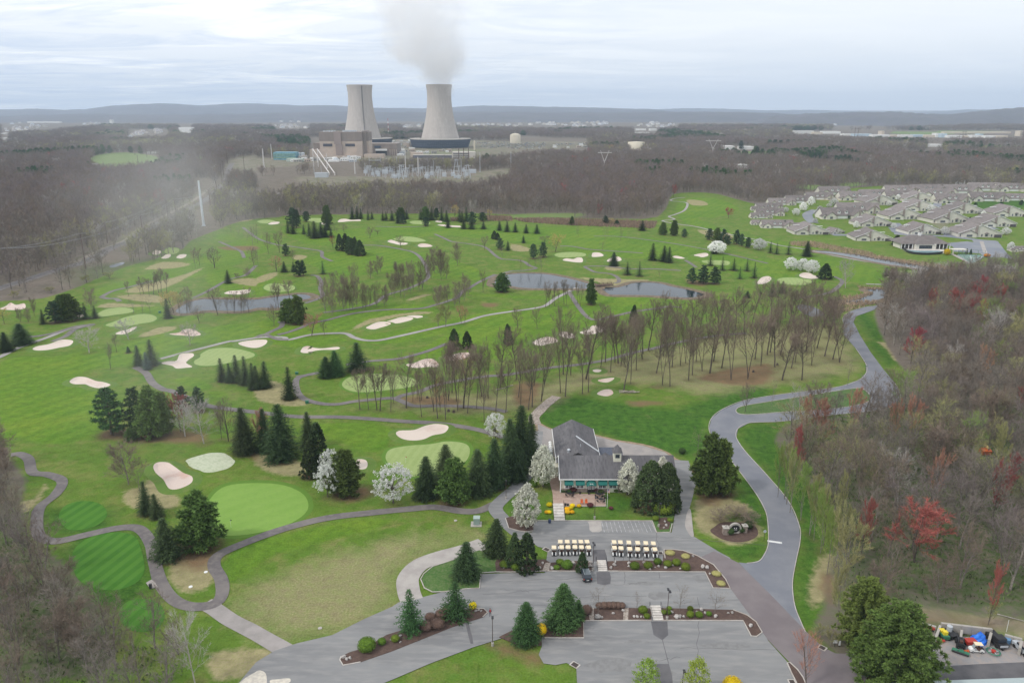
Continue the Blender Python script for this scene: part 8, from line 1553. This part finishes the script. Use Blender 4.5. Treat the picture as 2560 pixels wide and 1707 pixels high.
mw = mat('works_white', (.72, .71, .68), .8, rnd=.1); mw2 = mat('works_tan', (.60, .52, .42), .8); mw3 = mat('works_blue', (.45, .55, .62), .7)
for i, (x0, x1, yb, yt, m_) in enumerate([(245, 420, 500, 470, mw), (420, 500, 502, 482, mw2), (500, 665, 495, 474, mw), (690, 780, 512, 498, mw), (790, 950, 518, 498, mw3), (1040, 1065, 512, 472, mw2), (960, 1120, 522, 505, mw), (1130, 1210, 520, 508, mw2), (1220, 1330, 525, 508, mw), (1340, 1450, 524, 505, mw3), (1460, 1530, 530, 508, mw2), (1540, 1580, 528, 492, mw), (1590, 1640, 530, 496, mw3), (1650, 1780, 532, 512, mw), (1790, 1860, 530, 515, mw2), (1870, 1960, 532, 510, mw), (1940, 1975, 520, 498, mw3), (1990, 2090, 534, 516, mw), (2100, 2200, 532, 514, mw2), (1470, 1602, 615, 595, mw), (1620, 2230, 492, 478, mw2), (0, 60, 490, 483, mw), (2310, 2350, 518, 470, mw2)]):
    works('D', x0, x1, yb, yt, m_, f'{"leftmost" if i == 0 else ORD[i % 20] + (" of the" if i < 20 else " extra")} pale works building in the distant industrial strip' if i < 19 else ['wide low white shed amid the woods above the estate', 'very long tan retaining strip behind the works', 'white building at the left end of the strip', 'pale domed works building at the right edge'][i - 19])
for t, x0, x1, yb, yt, l in (('C', 1130, 1230, 465, 452, 'far tan warehouse in the middle distance'), ('C', 1265, 1330, 468, 450, 'far white warehouse beside the tan one'), ('C', 1120, 1260, 495, 484, 'long white strip building in the middle distance'), ('C', 1940, 2040, 640, 610, 'white building beside the farther white pylon'), ('C', 2100, 2220, 640, 615, 'pale building right of the farther pylon'), ('C', 2052, 2175, 812, 785, 'pale grey building alone in the right woods'), ('C', 1430, 1640, 660, 645, 'row of white roofs in the right woods'), ('A', 1645, 1762, 1225, 1172, 'white multi storey block on the left plain'), ('A', 1008, 1030, 1140, 1102, 'pale blue tower on the far left plain'), ('A', 1350, 1475, 1412, 1395, 'pale blue roofed building by the green field'), ('A', 200, 430, 1112, 1100, 'long white warehouse at far left'), ('A', 250, 550, 1130, 1118, 'second long white warehouse at far left'), ('A', 440, 660, 1110, 1095, 'bright warehouse roofs at far left'), ('A', 0, 60, 1235, 1222, 'white building at the left edge'), ('A', 0, 65, 1285, 1268, 'tan building at the left edge'), ('A', 790, 820, 1525, 1512, 'tiny white hut beside the green field'), ('A', 1860, 1890, 1400, 1380, 'white house by the green field'), ('A', 2220, 2295, 1250, 1232, 'pale low building on the left plain'), ('A', 2050, 2090, 1200, 1183, 'white building left of the towers')): works(t, x0, x1, yb, yt, mw, l)
HM = []
for c in ((.72, .70, .66), (.60, .56, .50), (.70, .72, .74)):
    mb = MB(); w_, r_m = MB(), MB(); gable(w_, r_m, 0, 0, 11, 15, 5.5, 9); mb.add(w_.v, w_.f, 0); mb.add(r_m.v, r_m.f, 1); HM.append(mb.mesh('distant_house', [mat('far_wall_%d' % len(HM), c, .8), mat('far_roof', (.30, .28, .28), .9)]))
rnd.seed(31)
for poly, n, where in (('B 140 440 300 430 480 440 480 465 200 468 130 465', 26, 'on the hillside left of the towers'), ('B 170 495 330 490 500 515 480 532 200 515', 16, 'below the hillside left of the towers'), ('B 1350 500 1540 495 1540 512 1350 512', 12, 'between the two cooling towers'), ('B 1845 485 2350 488 2350 505 1850 500', 22, 'right behind the right tower'), ('B 2180 455 2260 432 2270 445 2190 462', 8, 'high on the slope right of the towers'), ('B 1090 395 1280 392 1280 402 1095 404', 8, 'far behind the gap between the towers'),
                      ('C 0 410 250 395 560 390 900 385 920 410 600 435 300 420 0 430', 48, 'across the middle of the far plain'), ('C 1130 405 1300 395 1540 415 1400 440 1140 425', 24, 'on the far plain right of centre'), ('D 520 425 640 395 980 390 1300 392 1560 385 1720 410 1400 410 900 410 600 420', 44, 'along the foot of the right hill'), ('A 2100 1105 2180 1085 2320 1105 2320 1120 2150 1118', 14, 'on the left plain before the hills'), ('A 1700 1092 1940 1072 1940 1085 1720 1100', 10, 'high on the left plain'), ('A 0 1165 130 1130 300 1150 430 1160 400 1185 100 1215 0 1200', 20, 'in the town at far left'), ('A 1180 1235 1300 1220 1530 1190 1550 1205 1400 1250 1200 1265', 14, 'on the plain below the left hill'), ('A 730 1140 900 1135 910 1145 740 1152', 8, 'in a short row at far left'), ('C 2200 465 2350 462 2350 500 2220 500', 10, 'left of the industrial strip')):
    W = [tuple(at(*p)[:2]) for p in px(poly)]; P_ = px(poly); xs = [p[0] for p in P_]; ys = [p[1] for p in P_]; k_ = 0; tr = 0
    while k_ < n and tr < 4000:
        tr += 1; X = rnd.uniform(min(xs), max(xs)); Y = rnd.uniform(min(ys), max(ys))
        if not inside(P_, X, Y): continue
        g = at(X, Y); s = rnd.uniform(.7, 1.15) * (1 + g.y / 12000); tag(link('distant_house', rnd.choice(HM), None, (g.x, g.y, 0 if g.y < 5000 else 0), rnd.uniform(-1.2, 1.2), s), f'tiny pale house {where}', 'house', f'tiny houses {where}'); k_ += 1
# ------------------------------------------------------------------ steam and haze
def volume_mat(name, build, col=(1, 1, 1), aniso=0.0):
    m = bpy.data.materials.new(name); m.use_nodes = True; t = NT(m.node_tree); t.n.clear(); out = t.node('ShaderNodeOutputMaterial'); v = t.node('ShaderNodeVolumePrincipled'); v.inputs['Color'].default_value = (*col, 1); v.inputs['Anisotropy'].default_value = aniso; t.set(v, 'Density', build(t)); t.l.new(v.outputs[0], out.inputs['Volume']); return m
def steam_density(t):
    o = t.node('ShaderNodeTexCoord').outputs['Object']; s = t.node('ShaderNodeSeparateXYZ'); t.l.new(o, s.inputs[0]); x, y, z = s.outputs
    ax = t.m('ADD', t.m('MULTIPLY', z, -.24), t.m('MULTIPLY', t.m('SINE', t.m('MULTIPLY', z, .012)), -14)); R_ = t.m('ADD', t.rng(z, 0, 70, 34, 100), t.m('MULTIPLY', z, .08)); r = t.m('DIVIDE', t.m('SQRT', t.m('ADD', t.m('POWER', t.m('SUBTRACT', x, ax), 2), t.m('POWER', y, 2))), R_)
    n = t.noise(t.mapping(o, (1, 1, .9)), .016, 6, .62, .4); d = t.m('ADD', t.m('SUBTRACT', 1.0, r), t.m('MULTIPLY', t.m('SUBTRACT', n, .5), 3.2)); d = t.m('MULTIPLY', t.m('MAXIMUM', d, 0), t.rng(z, -12, 8)); return t.m('MULTIPLY', d, t.rng(z, 30, 250, .034, .010))
mb = MB(); mb.lathe([(.5, -10), (38, -10), (110, 10), (175, 60), (230, 245), (.5, 250)], 28); o = solo('steam_plume', mb, volume_mat('steam', steam_density), 'white steam cloud billowing up from the right cooling tower', 'steam', (TR.location.x + 8, TR.location.y, 152), kind='stuff')
def wisp_density(t):
    o = t.node('ShaderNodeTexCoord').outputs['Object']; ln = t.node('ShaderNodeVectorMath'); ln.operation = 'LENGTH'; t.l.new(o, ln.inputs[0]); r = ln.outputs['Value']; n = t.noise(t.mapping(o, (1, 1, 1)), 2.2, 4, .55)
    return t.m('MULTIPLY', t.m('MAXIMUM', t.m('ADD', t.m('SUBTRACT', 1, r), t.m('MULTIPLY', t.m('SUBTRACT', n, .5), 1.3)), 0), WISP)
WISP = .0011
wm = volume_mat('mist', wisp_density)
mb = MB(); mb.ball((0, 0, 0), (1, 1, 1), 0, 16, 10); solo('steam_curl', mb, volume_mat('steam_curl', lambda t: t.m('MULTIPLY', wisp_density(t), 28.0)), 'curl of steam spilling over the right side of the tower rim', 'steam', (TR.location.x + 27, TR.location.y - 16, 143), 0, kind='stuff', sc=(17, 20, 20))
for (x, y, z), sc_, rz, l in (((-235, 520, 35), (70, 300, 62), .42, 'thin drifting veil of mist above the railway slope'), ((-112, 235, 22), (34, 110, 24), .40, 'thin drifting mist over the left fairway')):
    mb = MB(); mb.ball((0, 0, 0), (1, 1, 1), 0, 16, 10); solo('mist', mb, wm, l, 'mist', (x, y, z), rz, kind='stuff', sc=sc_)
HAZE = 7.5e-5
mb = MB(); mb.box(0, 5500, 200, 34000, 22000, 420); hz_ = solo('haze', mb, volume_mat('haze', lambda t: HAZE, (.68, .82, 1.0), .2), 'faint blue haze over the whole valley', 'haze', (0, 0, 0), kind='stuff')
